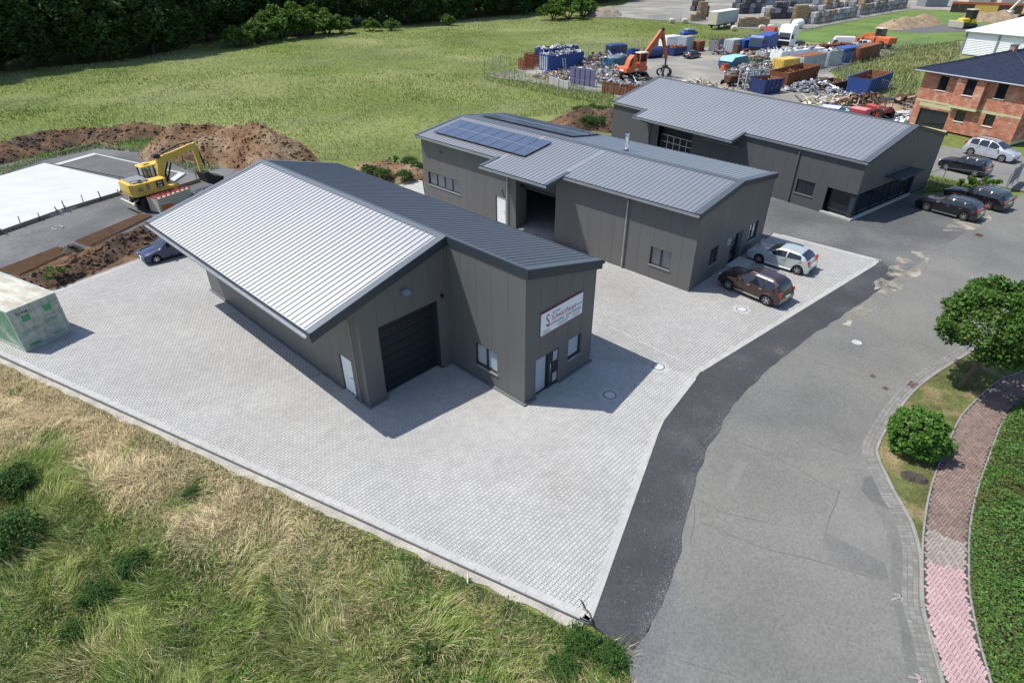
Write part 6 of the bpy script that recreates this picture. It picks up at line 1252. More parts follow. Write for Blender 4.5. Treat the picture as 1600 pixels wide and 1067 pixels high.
for i, (q4, lab) in enumerate(((((-32.58, 42.28), (-30.50, 47.86), (-29.39, 47.43), (-30.96, 41.47)), 'upper stack of rusty reinforcement mats beside the gravel track'), (((-34.96, 37.36), (-33.26, 41.24), (-31.83, 40.57), (-32.97, 36.78)), 'lower brownish stack of reinforcement mats near the container'))):
    T = thing('rebar_mats', lab, 'steel mats'); q4 = [Vector(p) for p in q4]; zt = .02
    for lay in range(2):
        b = MB(); z = zt + .04 * lay
        for k in range(30): t = k / 29; b.bar((*(q4[0].lerp(q4[1], t)), z), (*(q4[3].lerp(q4[2], t)), z), .03, .03)
        for k in range(14): t = k / 13; b.bar((*(q4[0].lerp(q4[3], t)), z + .022), (*(q4[1].lerp(q4[2], t)), z + .022), .03, .03)
        b.build('mat', M['mat_rust'], T)
pf = thing('formwork_stack', 'stack of red framed formwork panels beside the excavator wheel', 'formwork', (*(-28.81, 49.77), -.05), hdg((-29.90, 49.32), (-28.45, 52.15)))
for k in range(7): b = MB(); b.b2((-1.6, -.65, .08 + k * .17), (1.6, .65, .21 + k * .17)); b.build('panel', M['beige'], pf)
b = MB()
for x in np.linspace(-1.6, 1.5, 8): b.b2((x, -.65, 1.27), (x + .1, .65, 1.34))
for y in (-.65, -.05, .55): b.b2((-1.6, y, 1.341), (1.6, y + .1, 1.37))
b.build('frame', M['red'], pf)
ob = thing('plastic_box', 'small orange box at the near end of the formwork stack', 'box', (*(-28.75, 48.73), -.05), .9); b = MB(); b.bevbox((0, 0, .35), (.8, .6, .7), .05); b.build('body', M['orange'], ob); b = MB(); b.bevbox((0, 0, .73), (.86, .66, .07), .02); b.build('lid', M['beige'], ob)
ds = tag(heap('soil_clod', 'dark pointed soil clod lying on the lower steel mats', [(-31.89, 40.68), (-31.84, 40.90)], .7, .6, 'bark_dark', 61, -.05, .1, .1, 'soil', clods=20))
# ---------------------------------------------------------------- fences
def fence(name, label, pts, h, gap, m='wire', mesh=True, cat='fence', z0=-.15):
    T = thing(name, label, cat); P_s = resample(pts, gap) + [pts[-1]]; me = MB(); me.tube((0, 0, -.2), (0, 0, h + .1), .04, .04, 6); me = me.mesh('post', M[m])
    for p in P_s: link('post', me, T, (*p, z0))
    b = MB()
    for a, c in zip(P_s, P_s[1:]):
        for z in (.1, h): b.bar((*a, z + z0), (*c, z + z0), .035 if z > .2 else .02, .03)
    b.build('rail', M[m], T)
    if mesh:
        b = MB()
        for a, c in zip(P_s, P_s[1:]):
            L_ = math.hypot(c[0] - a[0], c[1] - a[1]); n_ = int(L_ / .28)
            for i in range(n_):
                p, q = lerp2(a, c, i / n_), lerp2(a, c, (i + 1) / n_); b.bar((*p, z0 + .1), (*p, z0 + h), .008, .008)
            for k in range(1, 6): b.bar((*a, z0 + .1 + (h - .1) * k / 6), (*c, z0 + .1 + (h - .1) * k / 6), .008, .008)
        b.build('wire_mesh', M[m], T, kind='stuff')
    return T
fence('wire_fence', 'wire mesh fence along the meadow side of the scrap yard', [(-4.78, 114.23), (5.07, 103.20), (11.62, 95.30), (15.85, 90.89)], 2.0, 2.6)
fence('wire_fence', 'wire fence closing the far back of the scrap yard', [(-4.78, 114.23), (-1.20, 124.56), (13.02, 135.85), (27.16, 142.23), (43.99, 149.18), (59.97, 162.68)], 1.9, 4, mesh=True)
fence('wire_fence', 'wire mesh fence running right from the containers to the white hall', [(51.67, 112.35), (58.75, 120.94), (73.97, 134.13), (92.23, 149.18), (95.63, 143.19)], 2.0, 3.0)
fence('wire_fence', 'wire fence between the scrap yard and the brick house', [(57.59, 118.85), (55.27, 106.47), (55.73, 95.30), (59.50, 95.30)], 1.9, 3.0)
fence('wire_fence', 'dark wire fence in front of the bale yard', [(24.98, 214.95), (46.18, 197.82), (59.65, 181.59), (71.14, 171.65), (99.57, 201.40), (136.23, 237.58)], 1.8, 5)
fence('wire_fence', 'thin wire fence by the side street in front of the navy car', [(37.38, 54.36), (39.83, 56.16), (42.04, 54.71), (44.73, 54.01)], 1.5, 3.4, mesh=False)
bn = thing('banner_fence', 'fence panel with grey blue printed banner by the street corner', 'banner', (*(44.73, 53.83), 0), hdg((44.73, 53.83), (49.60, 58.27)))
for x in (0, 1.75, 3.5): b = MB(); b.tube((x, 0, 0), (x, 0, 2.1), .04); b.build('post', M['wire'], bn)
b = MB(); b.b2((.05, -.02, .4), (3.45, .01, 1.9)); b.build('banner', M['mid_grey'], bn); b = MB()
for k in range(4): b.b2((.3, -.03, .7 + k * .28), (3.0 - .4 * (k % 2), -.0201, .82 + k * .28))
b.build('print', M['blue_deep'], bn)
# ---------------------------------------------------------------- scrap yard: containers and skips
def container(label, a, c, w, h, m, open_top=False, fill=None, ribs=True, z=-.05, group=None, end=None, name='shipping_container', cat='container', side=1, top=None):
    """a->c ground line of the near long side, body runs away from the camera (left of a->c when side=1)"""
    L_ = math.hypot(c[0] - a[0], c[1] - a[1]); T = thing(name, label, cat, (*a, z), hdg(a, c), group); w_ = w * side; b = MB()
    if open_top:
        for q in (((0, 0, 0), (L_, .08 * side, h)), ((0, w_ - .08 * side, 0), (L_, w_, h)), ((0, .08 * side, 0), (.08, w_ - .08 * side, h)), ((L_ - .08, .08 * side, 0), (L_, w_ - .08 * side, h)), ((.08, .08 * side, 0), (L_ - .08, w_ - .08 * side, .12))): b.b2(*q)
    else: b.b2((0, 0, 0), (L_, w_, h))
    b.build('body', M[m], T)
    if ribs:
        b = MB(); n_ = max(3, int(L_ / .5))
        for i in range(n_): x = L_ * (i + .25) / n_; b.b2((x, -.05 * side, .15), (x + L_ / n_ * .45, -.002 * side, h - .15))
        for x in (0, L_ - .12): b.b2((x, -.07 * side, 0), (x + .12, -.051 * side, h))
        b.b2((0, -.075 * side, h - .14), (L_, -.0511 * side, h)); b.build('side_ribs', M[m], T)
    b = MB()
    for x, dx in ((0, -1), (L_, 1)):
        for k in range(4): b.b2((x + dx * .05, w_ * (.08 + .23 * k), .2), (x + dx * .002, w_ * (.2 + .23 * k), h - .2))
    b.build('end_doors', M[end or m], T)
    if top and not open_top: b = MB(); b.b2((.02, .02 * side, h + .002), (L_ - .02, w_ - .02 * side, h + .06)); b.build('top', M[top], T)
    if fill: junk_part(T, 'load', fill, .1, L_ - .1, min(.1 * side, w_ - .1 * side), max(.1 * side, w_ - .1 * side), h * .85, h * 1.08, int(L_ * 16))
    return T
def shards(b, n, x0, x1, y0, y1, zf, s0, s1, r):
    for i in range(n):
        x, y = r.uniform(x0, x1), r.uniform(y0, y1); z = zf(x, y); s = r.uniform(s0, s1); q = Matrix.Rotation(r.uniform(0, 6.3), 4, 'Z') @ Matrix.Rotation(r.uniform(-.9, .9), 4, 'X') @ Matrix.Rotation(r.uniform(-.7, .7), 4, 'Y')
        k = r.integers(0, 4); d = ((s, s * .7, .04), (s * 2.4, .12, .1), (s * .6, s * .5, s * .4), (s * 1.3, s * .3, .05))[k]; b.box((x, y, z), d, M=q)
def junk_part(T, nm, m, x0, x1, y0, y1, z0, z1, n, seed=1):
    r = np.random.default_rng(seed + int(x1 * 10)); b = MB(); shards(b, n, x0, x1, y0, y1, lambda x, y: r.uniform(z0, z1), .3, .8, r); return b.build(nm, M[m], T, kind='stuff')
def scrapheap(label, spine, wd, ht, mats, n, seed, s0=.3, s1=.95):
    r = np.random.default_rng(seed); sp = [p[:2] for p in spine]; xs = [p[0] for p in sp]; ys = [p[1] for p in sp]; bs = [MB() for _ in mats]; T = None; k = 0
    while k < n:
        x, y = r.uniform(min(xs) - wd, max(xs) + wd), r.uniform(min(ys) - wd, max(ys) + wd); d = float(dist_line(np.array([x]), np.array([y]), sp)[0]); t = 1 - d / wd
        if t < .02: continue
        z = -.05 + ht * t ** .8 * r.uniform(.45, 1.05); k += 1; shards(bs[r.integers(0, len(mats))], 1, x, x + .01, y, y + .01, lambda a, c: z, s0, s1, r)
    for b, m in zip(bs, mats):
        if T is None: T = b.build('scrap_heap', M[m], kind='stuff', label=label, cat='scrap heap')
        else: b.build('scrap_pieces', M[m], T, kind='stuff')
    return T
bc = container('blue container heaped with white metal scrap, front one of the pair by the meadow fence', (6.33, 116.50), (13.06, 121.65), 2.5, 2.5, 'blue', True, 'scrap', end='grey')
container('blue container heaped with scrap, standing right behind the other one by the meadow', (5.72, 123.45), (12.73, 128.39), 2.5, 2.6, 'blue_deep', True, 'scrap')
ld = thing('ladder', 'grey ladder leaning on the long side of the blue scrap container', 'ladder', (*lerp2((9.20, 118.58), (9.15, 117.90), 1), -.05), hdg((6.35, 116.83), (13.06, 121.65))); b = MB()
for x in (-.3, .3): b.bar((x, -.5, 0), (x, -.05, 2.0), .08, .08)
for z in (.4, .85, 1.3, 1.75): b.bar((-.3, -.5 + z * .22, z), (.3, -.5 + z * .22, z), .06, .06)
b.build('frame', M['grey'], ld)
mc = []
for i, (p, lab) in enumerate((((2.53, 118.85), 'red lattice crate left of the blue scrap container, front one'), ((3.76, 121.65), 'red lattice crate right against the blue scrap container'), ((3.51, 125.31), 'red lattice crate behind two others by the blue container'))):
    if not mc:
        T = thing('lattice_crate', lab, 'crate', (*p, -.05), .5, 'red lattice crates by the blue container'); b = MB()
        for x in np.linspace(-1.1, 1.1, 7):
            for y in (-.8, .8): b.b2((x - .05, y - .04, 0), (x + .05, y + .04, 1.7))
        for y in np.linspace(-.8, .8, 5):
            for x in (-1.1, 1.1): b.b2((x - .04, y - .05, 0), (x + .04, y + .05, 1.7))
        b.build('bars', M['rust'], T); b = MB()
        for z in (.1, .6, 1.15, 1.65): b.b2((-1.15, -.86, z), (1.15, -.84, z + .1)); b.b2((-1.15, .84, z), (1.15, .86, z + .1)); b.b2((-1.16, -.84, z), (-1.14, .84, z + .1)); b.b2((1.14, -.84, z), (1.16, .84, z + .1))
        b.build('rails', M['red'], T); mc.append(T)
    else: dup(mc[0], None, (*p, -.05), .5 + i * .25, lab)
scrapheap('mixed heap of white and grey scrap metal in front of the orange handler', [(12.53, 111.74), (16.36, 116.17), (18.25, 106.47)], 5.5, 1.7, ('scrap', 'scrap_rust', 'scrap'), 620, 3, .25, .8)
scrapheap('dark tangled scrap heap behind the white scrap by the handler', [(14.79, 122.36), (18.63, 124.56)], 4.5, 2.2, ('scrap_rust', 'scrap_rust', 'scrap'), 420, 5)
scrapheap('low brown scrap scattered below the blue container', [(6.72, 111.13), (10.35, 111.74)], 3.5, 1.0, ('rust', 'scrap', 'timber'), 160, 6)
container('rusty sheet metal skip full of scrap by the meadow fence', (13.51, 97.65), (18.26, 94.39), 2.6, 1.6, 'rust', True, 'scrap')
pu = thing('sheet_pile_wall', 'weathered purple corrugated metal screen at the meadow fence', 'screen', (*(9.30, 105.36), -.05), hdg((9.30, 105.36), (12.66, 102.15)))
for k in range(10): b = MB(); b.b2((k * .5, -.1 if k % 2 else 0, 0), (k * .5 + .49, .06, 2.5)); b.build('panel', M['purple'], pu)
wp = thing('concrete_slabs', 'row of pale upright concrete slabs along the meadow fence', 'slabs', (*(6.27, 104.81), -.1), hdg((6.27, 104.81), (9.93, 98.62)))
for k in range(4): b = MB(); b.bevbox((k * 1.35 + .6, -.3, .55), (1.25, .14, 1.3), .03); b.build('slab', M['conc_grey'], wp)
dk = thing('bus_body', 'dark navy old vehicle body standing behind the scrap heap', 'vehicle body', (*(20.60, 132.44), -.05), .35); b = MB(); b.bevbox((0, 0, 1.35), (3.6, 2.2, 2.3), .25); b.build('body', M['blue_deep'], dk)
for x in (-1, .2, 1.2): b = MB(); b.b2((x - .35, -1.14, 1.4), (x + .35, -1.09, 2.1)); b.build('side_window', M['glass_dark'], dk)
b = MB(); b.b2((-1.81, -.8, 1.4), (-1.77, .8, 2.1)); b.build('windscreen', M['glass_dark'], dk)
bp = thing('steel_plates', 'flat stack of rusty steel plates before the dark vehicle body', 'steel plates', (*(20.65, 127.61), -.05), .25)
for k in range(4): b = MB(); b.box((.15 * k, 0, .3 + .22 * k), (7 - .6 * k, 1.6, .1)); b.build('plate', M['rust_dark'], bp)
container('dark teal container with scrap on top left of the orange handler', (17.45, 114.23), (21.08, 118.17), 2.4, 2.3, 'teal', False, 'scrap', ribs=True)
container('small blue bin just left behind the orange handler cab', (23.92, 133.28), (25.47, 134.13), 1.6, 1.3, 'blue', True, name='scrap_bin', cat='bin')
tk = thing('storage_tank', 'dark blue lying tank with a pale round end behind the handler boom', 'tank', (*(27.97, 132.44), .9), hdg((27.97, 132.44), (30.87, 134.13))); b = MB(); b.lathe([(0, -2.2), (.9, -2.1), (1.05, -1.8), (1.05, 1.8)], ax='x', n=16); b.build('shell', M['blue_deep'], tk, smooth=40); b = MB(); b.lathe([(1.05, 1.8), (.95, 2.1), (0, 2.25)], ax='x', n=16); b.build('end', M['white'], tk, smooth=40); b = MB(); b.box((-1.2, 0, -.75), (.3, 1.6, .5)); b.box((1.2, 0, -.75), (.3, 1.6, .5)); b.build('cradle', M['black'], tk)
container('dark blue skip with rusty scrap beyond the handler stick', (32.42, 134.13), (35.61, 136.73), 2.2, 1.5, 'blue_deep', True, 'rust', name='skip', cat='skip')
container('white box container behind the handler stick at the yard end', (32.39, 141.29), (35.79, 143.19), 2.4, 2.7, 'white', name='box_container')
container('pale grey cabinet with blue boxes on its top', (35.99, 139.43), (38.05, 141.29), 2.0, 2.9, 'grey', name='cabinet', cat='cabinet')
bx = thing('scrap_car_shell', 'blue and grey crushed car shell lying on top of the grey cabinet', 'car shell', (*(37.16, 143.19), 2.9), .4); b = MB(); b.bevbox((0, 0, .35), (3.6, 1.7, .6), .2); b.build('body', M['blue'], bx); b = MB(); b.bevbox((.2, 0, .9), (2.0, 1.4, .6), .25); b.build('roof', M['mid_grey'], bx); b = MB(); b.box((0, 0, .03), (3.4, 1.5, .05)); b.build('floor', M['orange_dark'], bx)
container('rusty brown crate at the far right end of the parked bins', (39.03, 140.35), (40.73, 142.23), 1.6, 1.9, 'rust', False, None, False, name='steel_crate', cat='crate')
wd_ = thing('timber_stack', 'upright bundle of pale timber at the back fence', 'timber', (*(29.11, 137.62), -.05), .2)
for k in range(4): b = MB(); b.box((k * .35 - .5, 0, 1.3), (.28, .4, 2.6)); b.build('beam', M['timber'], wd_)
container('grey wire cage with engines in it at the back fence', (42.66, 139.43), (46.16, 142.23), 2.2, 2.2, 'mid_grey', True, 'scrap_rust', name='wire_cage', cat='cage')
scrapheap('old engines and gearboxes piled before the wire cage', [(43.07, 137.62), (44.79, 138.52)], 2.0, 1.8, ('scrap_rust', 'scrap'), 110, 9)
container('pale grey box standing left of the blue waste container', (44.65, 135.85), (47.70, 138.52), 2.2, 2.7, 'grey', name='box_container')
container('large blue waste container at the back of the scrap yard', (47.14, 136.73), (55.47, 143.19), 2.5, 2.6, 'blue', name='waste_container')
container('small dark blue skip to the right of the blue lorry', (51.37, 132.44), (54.35, 134.99), 1.8, 1.4, 'blue_deep', True, name='skip', cat='skip')
mf = thing('chassis_frame', 'rusty machine frame with wheels before the pale grey box', 'machine', (*(45.79, 133.28), -.05), .5); b = MB(); b.box((0, 0, .8), (5.2, 1.0, .3)); b.box((-1.6, 0, 1.6), (.9, 1.2, 1.6)); b.box((1, 0, 1.1), (1.2, .9, .5)); b.build('frame', M['rust_dark'], mf)
for x in (-1.8, 1.6):
    for s in (1, -1): wheel(mf, x, s * .7, .5, .3, s, 'black')
scrapheap('heap of brown and white barrels and scrap behind the teal skip', [(45.74, 129.18), (48.52, 130.79)], 3.5, 1.8, ('rust', 'scrap', 'beige'), 170, 11)
ts = thing('teal_skip', 'teal covered skip with sloping light blue lid on the open yard', 'skip', (*(39.10, 117.50), -.05), hdg((38.90, 116.83), (42.84, 120.23))); b = MB(); b.prism([(0, 0), (4.6, 0), (5.2, 1.2), (4.6, 2.0), (.6, 2.0), (-.3, 1.4)], 0, 2.6, 'y'); b.build('body', M['teal'], ts); b = MB(); b.add([(.55, 0, 2.03), (4.6, 0, 2.03), (4.6, 2.6, 2.03), (.55, 2.6, 2.03)], [(0, 1, 2, 3)]); b.add([(-.33, 0, 1.42), (.55, 0, 2.03), (.55, 2.6, 2.03), (-.33, 2.6, 1.42)], [(0, 1, 2, 3)]); b.build('lid', M['teal_light'], ts)
container('small blue bin at the left end of the teal skip', (38.94, 121.65), (40.32, 122.73), 1.3, 1.2, 'blue', True, name='scrap_bin', cat='bin')
ob2 = thing('scrap_bin', 'small bright orange red bin in front of the teal skip', 'bin', (*(37.85, 117.50), -.05), .4); b = MB(); b.bevbox((0, 0, .5), (1.1, .9, 1.0), .06); b.build('body', M['orange'], ob2); b = MB(); b.box((0, 0, 1.02), (1.2, 1.0, .06)); b.build('rim', M['red'], ob2)
container('green open skip behind the heap of pale scrap', (44.24, 121.65), (49.53, 124.56), 2.2, 1.2, 'green', True, 'scrap_rust', name='skip', cat='skip')
container('pale grey open container behind the green skip', (47.63, 125.31), (50.76, 127.61), 2.2, 1.9, 'grey', True, 'scrap')
scrapheap('heap of pale aluminium and white scrap in the middle of the yard', [(39.80, 113.60), (43.89, 117.50), (46.17, 117.50)], 3.2, 1.6, ('scrap', 'scrap', 'scrap_rust'), 380, 15, .25, .75)
eng = thing('scrap_machine', 'dark rusty machine with hoop wheels near the rear hall roof', 'machine', (*(34.78, 103.20), -.05), .4); b = MB(); b.bevbox((0, 0, 1.0), (2.2, 1.5, 1.2), .1); b.box((.8, 0, 1.9), (.5, .6, .6)); b.build('body', M['rust_dark'], eng)
for x in (-1.2, .9):
    for s in (1, -1): wheel(eng, x, s * .75, .45, .2, s, 'black', 6)
cg = thing('steel_racks', 'upright pale steel racks and posts left of the blue skip', 'rack', (*(36.87, 100.61), -.05), .4); me = MB(); me.box((0, 0, 1.5), (.16, .16, 3.0)); me = me.mesh('post', M['grey'])
for x in (-1.8, -.6, .6, 1.8):
    for y in (-.8, .8): link('post', me, cg, (x, y, 0))
me = MB()
for z in (.3, 1.2, 2.1, 2.8): me.box((0, -.8, z), (3.8, .1, .12)); me.box((0, .8, z), (3.8, .1, .12))
me.build('rail', M['grey'], cg); junk_part(cg, 'load', 'scrap', -1.7, 1.7, -.7, .7, .2, 2.8, 110)
def skip(label, a, c, w, h, m, flare=.5, inner='rust', fill=None):
    L_ = math.hypot(c[0] - a[0], c[1] - a[1]); T = thing('skip', label, 'skip', (*a, -.05), hdg(a, c)); t = .08
    o = [(flare * .5, 0, 0), (L_ - flare * .5, 0, 0), (L_ - flare * .5, w, 0), (flare * .5, w, 0), (0, -.15, h), (L_, -.15, h), (L_, w + .15, h), (0, w + .15, h)]
    i_ = [(flare * .5 + t, t, .1), (L_ - flare * .5 - t, t, .1), (L_ - flare * .5 - t, w - t, .1), (flare * .5 + t, w - t, .1), (t, -.15 + t, h), (L_ - t, -.15 + t, h), (L_ - t, w + .15 - t, h), (t, w + .15 - t, h)]
    b = MB(); b.add(o + i_, [(3, 2, 1, 0)] + [(k, (k + 1) % 4, 4 + (k + 1) % 4, 4 + k) for k in range(4)] + [(4 + k, 4 + (k + 1) % 4, 12 + (k + 1) % 4, 12 + k) for k in range(4)]); b.build('body', M[m], T)
    b = MB(); b.add(i_, [(0, 1, 2, 3)] + [(4 + k, 4 + (k + 1) % 4, (k + 1) % 4, k) for k in range(4)]); b.build('lining', M[inner], T)
    b = MB(); n_ = max(2, int(L_ / .9))
    for k in range(n_): x = flare + (L_ - 2 * flare) * k / max(1, n_ - 1); b.bar((x, -.03, .05), (x, -.2, h - .02), .1, .1)
    b.tube((0, -.17, h), (L_, -.17, h), .07, .07, 6); b.tube((0, w + .17, h), (L_, w + .17, h), .07, .07, 6); b.build('rib', M[m], T)
    if fill: junk_part(T, 'load', fill, .4, L_ - .4, .1, w - .1, h * .3, h * .8, int(L_ * 10))
    return T
skip('dark blue skip with planks and a pale box in it, nearest the hall roof', (37.15, 96.23), (40.81, 98.13), 2.6, 2.0, 'blue_deep', .8, 'rust', 'timber')
skip('large rusty brown open skip with buttressed sides in the middle of the yard', (42.42, 101.12), (50.60, 108.75), 2.8, 2.2, 'rust', .5, 'rust', 'rust')
skip('blue open rusty lined skip near the brick house', (52.46, 95.76), (59.08, 102.15), 3.0, 2.2, 'blue', .4, 'rust')
skip('flat rusty brown tray with scrap left of the blue lined skip', (48.08, 98.13), (52.08, 101.12), 2.4, 1.2, 'rust_dark', .4, 'rust_dark', 'scrap_rust')
container('yellow container standing behind the large rusty skip', (47.02, 114.87), (51.53, 117.50), 2.4, 2.1, 'yellow')
container('long white box trailer body behind the yellow container', (49.06, 121.65), (59.15, 126.83), 2.6, 2.5, 'white', False, 'scrap', ribs=False, name='trailer_box')
container('grey container with rust red roof right of the yellow one', (51.00, 116.17), (56.99, 120.94), 2.6, 2.3, 'grey', top='rust')
container('pale grey container left of the bright blue one by the wire fence', (57.88, 121.65), (61.50, 124.19), 2.5, 2.5, 'grey', False, 'scrap', ribs=False)
container('bright blue container with end doors by the wire fence', (62.25, 125.31), (67.11, 129.18), 2.5, 2.5, 'blue')
container('rust red container right of the bright blue one', (65.88, 126.83), (73.71, 134.13), 2.5, 2.4, 'rust')
container('long low rusty flat container behind the container row', (60.13, 135.85), (71.52, 141.29), 2.4, 1.4, 'rust_dark', True, 'rust', name='flat_container')
scrapheap('pale aluminium profile heap left of the tray near the rear hall', [(44.21, 99.60), (47.51, 101.63), (47.22, 95.30)], 2.5, 1.3, ('scrap', 'scrap', 'scrap'), 330, 21, .3, .9)
scrapheap('flat spread of pale planks and profiles behind the rear hall ridge', [(43.02, 90.89), (47.88, 92.61), (49.77, 91.74)], 2.0, .7, ('scrap', 'beige', 'timber'), 300, 22, .4, 1.2)
scrapheap('heap of white debris and sheets beside the brick house', [(48.11, 80.96), (50.70, 81.65)], 2.6, .8, ('white', 'scrap', 'scrap'), 150, 23)
scrapheap('dark wooden frames and pallets stacked near the brick house', [(54.57, 89.64), (56.60, 90.89)], 2.4, 1.3, ('rust_dark', 'timber_grey'), 110, 24, .5, 1.4)
scrapheap('heap of brown machines and frames behind the pink cabinet', [(46.30, 87.61), (50.28, 89.64)], 2.5, 1.7, ('scrap_rust', 'rust_dark', 'timber'), 230, 25)
skip('shallow blue tray with white sheets lying on it behind the hall roof', (40.14, 83.80), (42.19, 82.36), 2.2, .9, 'blue', .3, 'white', 'white')
skip('small teal tub with white sacks behind the hall roof', (42.36, 82.36), (43.36, 81.65), 1.6, .8, 'teal', .2, 'teal', 'white')
pc = thing('pink_cabinet', 'small pink metal cabinet with slatted sides behind the hall roof', 'cabinet', (*(43.86, 80.27), -.05), hdg((43.37, 80.96), (44.34, 79.60))); b = MB(); b.bevbox((0, 0, .8), (2.0, 1.3, 1.5), .05); b.build('body', M['pink'], pc)
for k in range(5): b = MB(); b.b2((-1.02, -.7, .25 + k * .25), (1.02, -.651, .4 + k * .25)); b.build('slat', M['red'], pc)
# ---------------------------------------------------------------- bale yard, pallet stacks
r = np.random.default_rng(17)
bm = {}
for k_, m_ in (('grey', 'bale_grey'), ('dark', 'bale_dark'), ('brown', 'bale_brown')):
    b = MB(); b.bevbox((0, 0, .75), (2.1, 1.7, 1.5), .14)
    for x in (-.6, 0, .6): b.box((x, 0, .75), (.05, 1.74, 1.54))
    bm[k_] = b.mesh('bale', M[m_])
def bales(a, c, cols, rows, hi, kind, label, group):
    hd = hdg(a, c); u = Vector((math.cos(hd), math.sin(hd))); v = Vector((-u.y, u.x))
    for i in range(cols):
        for j in range(rows):
            h_ = max(1, hi - int(r.integers(0, 2)) - (j == 0 and hi > 3))
            for k in range(h_):
                if j and k < h_ - 2 and k < hi - 2: continue
                p = Vector(a) + u * (i + .5) * 2.25 + v * (j * 2.0 + r.normal(0, .12)); o = link('bale', bm[kind if r.uniform() > .28 else ('grey' if kind == 'dark' else 'brown')], None, (p.x, p.y, -.05 + k * 1.5)); o.rotation_euler = (0, 0, hd + r.normal(0, .07)); tag(o, label, 'bale', group)
def bl(a, c): return int(math.hypot(c[0] - a[0], c[1] - a[1]) / 2.25)
for a, c, rows, hi, kind, label, group in (
    ((84.66, 194.36), (107.87, 217.02), 2, 4, 'grey', 'strapped bale in the near stacked rows behind the lush field', 'grey bales nearest the green field'),
    ((110.50, 221.29), (141.53, 250.67), 2, 4, 'grey', 'strapped bale in the stacked rows left of the green field corner', 'grey bales by the field corner'),
    ((77.03, 208.94), (89.50, 212.91), 2, 3, 'dark', 'bale in the dark stacks behind the round white tank', 'dark bales in the middle of the yard'),
    ((73.25, 225.72), (84.27, 230.33), 2, 4, 'dark', 'bale in the dark stack behind the white lorry trailer', 'dark bales behind the trailer'),
    ((57.94, 214.95), (62.68, 219.14), 2, 4, 'dark', 'bale in the dark stack left of the white lorry trailer', 'dark bales left of the trailer'),
    ((94.14, 262.18), (126.23, 274.75), 2, 4, 'grey', 'bale in the farthest stacked rows at the top edge', 'far grey bales at the top'),):
    bales(a, c, bl(a, c), rows, hi, kind, label, group)
def pallets(label, a, nx, hi, group=None):
    T = thing('pallet_stack', label, 'pallets', (*a, -.05), r.uniform(0, .6))
    me = MB()
    for y in (-.5, 0, .5): me.b2((-.62, y - .06, 0), (.62, y + .06, .14))
    for x in np.linspace(-.55, .55, 5): me.b2((x - .08, -.56, .14), (x + .08, .56, .18))
    me = me.mesh('pallet', M['pallet'])
    for i in range(nx):
        for k in range(hi - int(r.integers(0, 3))):
            o = link('pallet', me, T, (i * 1.45, r.normal(0, .05), k * .3)); o.scale = (1.1, 1.1, 1.5); o.rotation_euler = (0, 0, r.normal(0, .04))
for lab, p, nx, hi in (('tall brown pallet stack left of the white lorry trailer', (56.30, 207.00), 2, 18), ('low pallet stack in front of the tall one left of the trailer', (53.44, 203.24), 2, 8), ('pallet stack to the right of the white lorry trailer', (62.96, 187.78), 6, 9), ('tall leaning brown pallet stack left of the grey bales', (79.94, 194.36), 4, 16), ('brown pallet stack before the far bales at top right', (136.17, 247.94), 5, 11), ('small pallet stack behind the white tank', (77.80, 208.94), 4, 10)):
    pallets(lab, p, nx, hi)
wt = thing('white_tank', 'round white lying tank in front of the bale stacks', 'tank', (*(76.44, 183.10), 1.1), .6); b = MB(); b.lathe([(0, -1.8), (.9, -1.6), (1.2, -1.1), (1.2, 1.1), (.9, 1.6), (0, 1.8)], ax='x', n=18); b.build('shell', M['white'], wt, smooth=50); b = MB(); b.box((0, 0, -1.0), (2.0, 1.6, .3)); b.build('cradle', M['mid_grey'], wt)
for i, (p, lab) in enumerate((((65.96, 180.11), 'pale bulk sack left of the round white tank'), ((68.86, 181.59), 'pale bulk sack nearest to the round white tank'), ((58.24, 178.65), 'pale bulk sack at the rear end of the lorry trailer'), ((49.88, 197.82), 'pale bulk sack left of the low pallet stack'), ((46.18, 197.82), 'pale bulk sack near the left end of the bale yard fence'))):
    b = MB(); b.bevbox((0, 0, .6), (1.5, 1.4, 1.2), .3); tag(b.build('bulk_sack', M['beige'], None, smooth=60, loc=(*p, -.05)), lab, 'sack')
ow = thing('timber_wall', 'long orange and dark boarded wall behind the far earth heaps', 'wall', (*(147.36, 232.70), -.05), hdg((147.36, 232.70), (165.86, 223.49)))
for k in range(16): b = MB(); b.b2((k * 2.2, 0, 0), (k * 2.2 + 2.15, .3, 2.4)); b.build('panel', M['bark_dark' if (k // 3) % 2 == 0 else 'yellow'], ow); b = MB(); b.b2((k * 2.2, -.05, 2.4), (k * 2.2 + 2.15, .6, 3.1)); b.build('board', M['orange_dark'], ow)
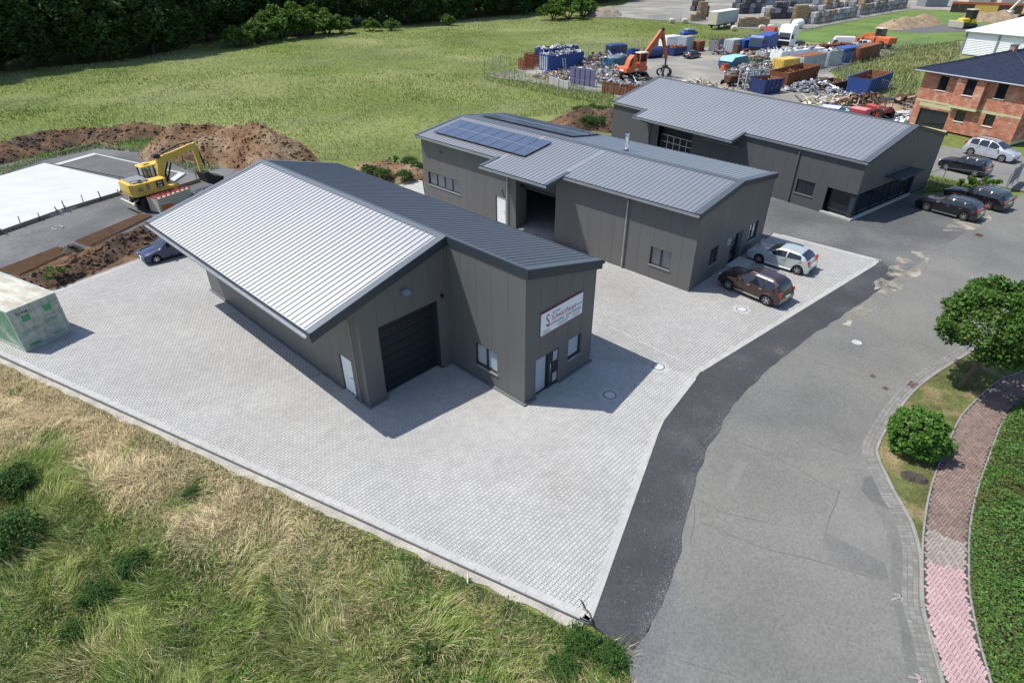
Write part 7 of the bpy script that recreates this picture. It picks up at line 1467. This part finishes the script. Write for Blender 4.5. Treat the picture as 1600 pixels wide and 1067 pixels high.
for i, (p, h_) in enumerate((((154.72, 256.30), 5), ((171.92, 259.21), 6), ((181.89, 256.30), 6))):
    b = MB(); b.box((0, 0, h_ / 2), (8, 6, h_)); b.mi = 1; b.prism([(-4.2, h_), (4.2, h_), (0, h_ + 1.5)], -3.2, 3.2, 'y'); tag(b.build('storage_shed', [M['mid_grey' if i == 0 else 'beige'], M['rust_dark']], None, loc=(*p, -.1)), ('far grey shed at the top edge right of the bales', 'far pale shed behind the boarded wall, left one', 'far pale shed behind the boarded wall, right one')[i], 'shed')
# weeds over the rubble heap and long straw stalks on the yard verge
for i, (px, lab) in enumerate((((8.47, 79.60), 'green weed on the left top of the overgrown rubble heap'), ((10.19, 80.61), 'green weed on the crest of the overgrown rubble heap'), ((11.69, 79.60), 'green weed at the right of the overgrown rubble heap'), ((9.21, 76.68), 'low weed on the near slope of the overgrown rubble heap'), ((10.73, 76.37), 'low weed at the foot of the overgrown rubble heap'))):
    o = dup(wd0, None, (*px, .7 if i < 3 else .2), i * 1.1, lab); o.scale = (1.5, 1.5, 1.1)

for i, (px, lab) in enumerate((((-13.61, 57.68), 'green weed at the left foot of the small heap by the middle hall'), ((-12.22, 56.72), 'green weed on the near slope of the small heap by the middle hall'), ((-10.21, 60.50), 'green weed at the top right of the small heap by the middle hall'), ((-9.23, 58.86), 'green weed against the wall corner of the middle hall'), ((-10.08, 56.16), 'low weed by the pale concrete at the corner of the middle hall'))):
    o = dup(wd0, None, (*px, .1), i * 1.9, lab); o.scale = (1.15, 1.15, .9)
scrapheap('row of pale slabs and boards lying just behind the rear hall ridge', [(28.79, 104.81), (32.22, 100.61)], 1.8, .7, ('beige', 'conc_grey', 'timber'), 60, 51, .5, 1.3)
scrapheap('small dark heap of scrap between the grapple and the rear hall roof', [(22.53, 107.03), (24.68, 104.81)], 1.7, .8, ('scrap_rust', 'rust_dark', 'scrap'), 110, 52, .25, .7)
scrapheap('low mixed scrap along the wire fence near the grey containers', [(50.58, 106.47), (50.70, 103.20)], 2.0, .9, ('scrap_rust', 'scrap', 'rust'), 120, 53, .25, .8)
scrapheap('engines and rusty parts lying beside the open blue lined skip', [(48.86, 91.74), (51.35, 92.17)], 1.7, .9, ('scrap_rust', 'rust_dark'), 110, 54, .25, .7)
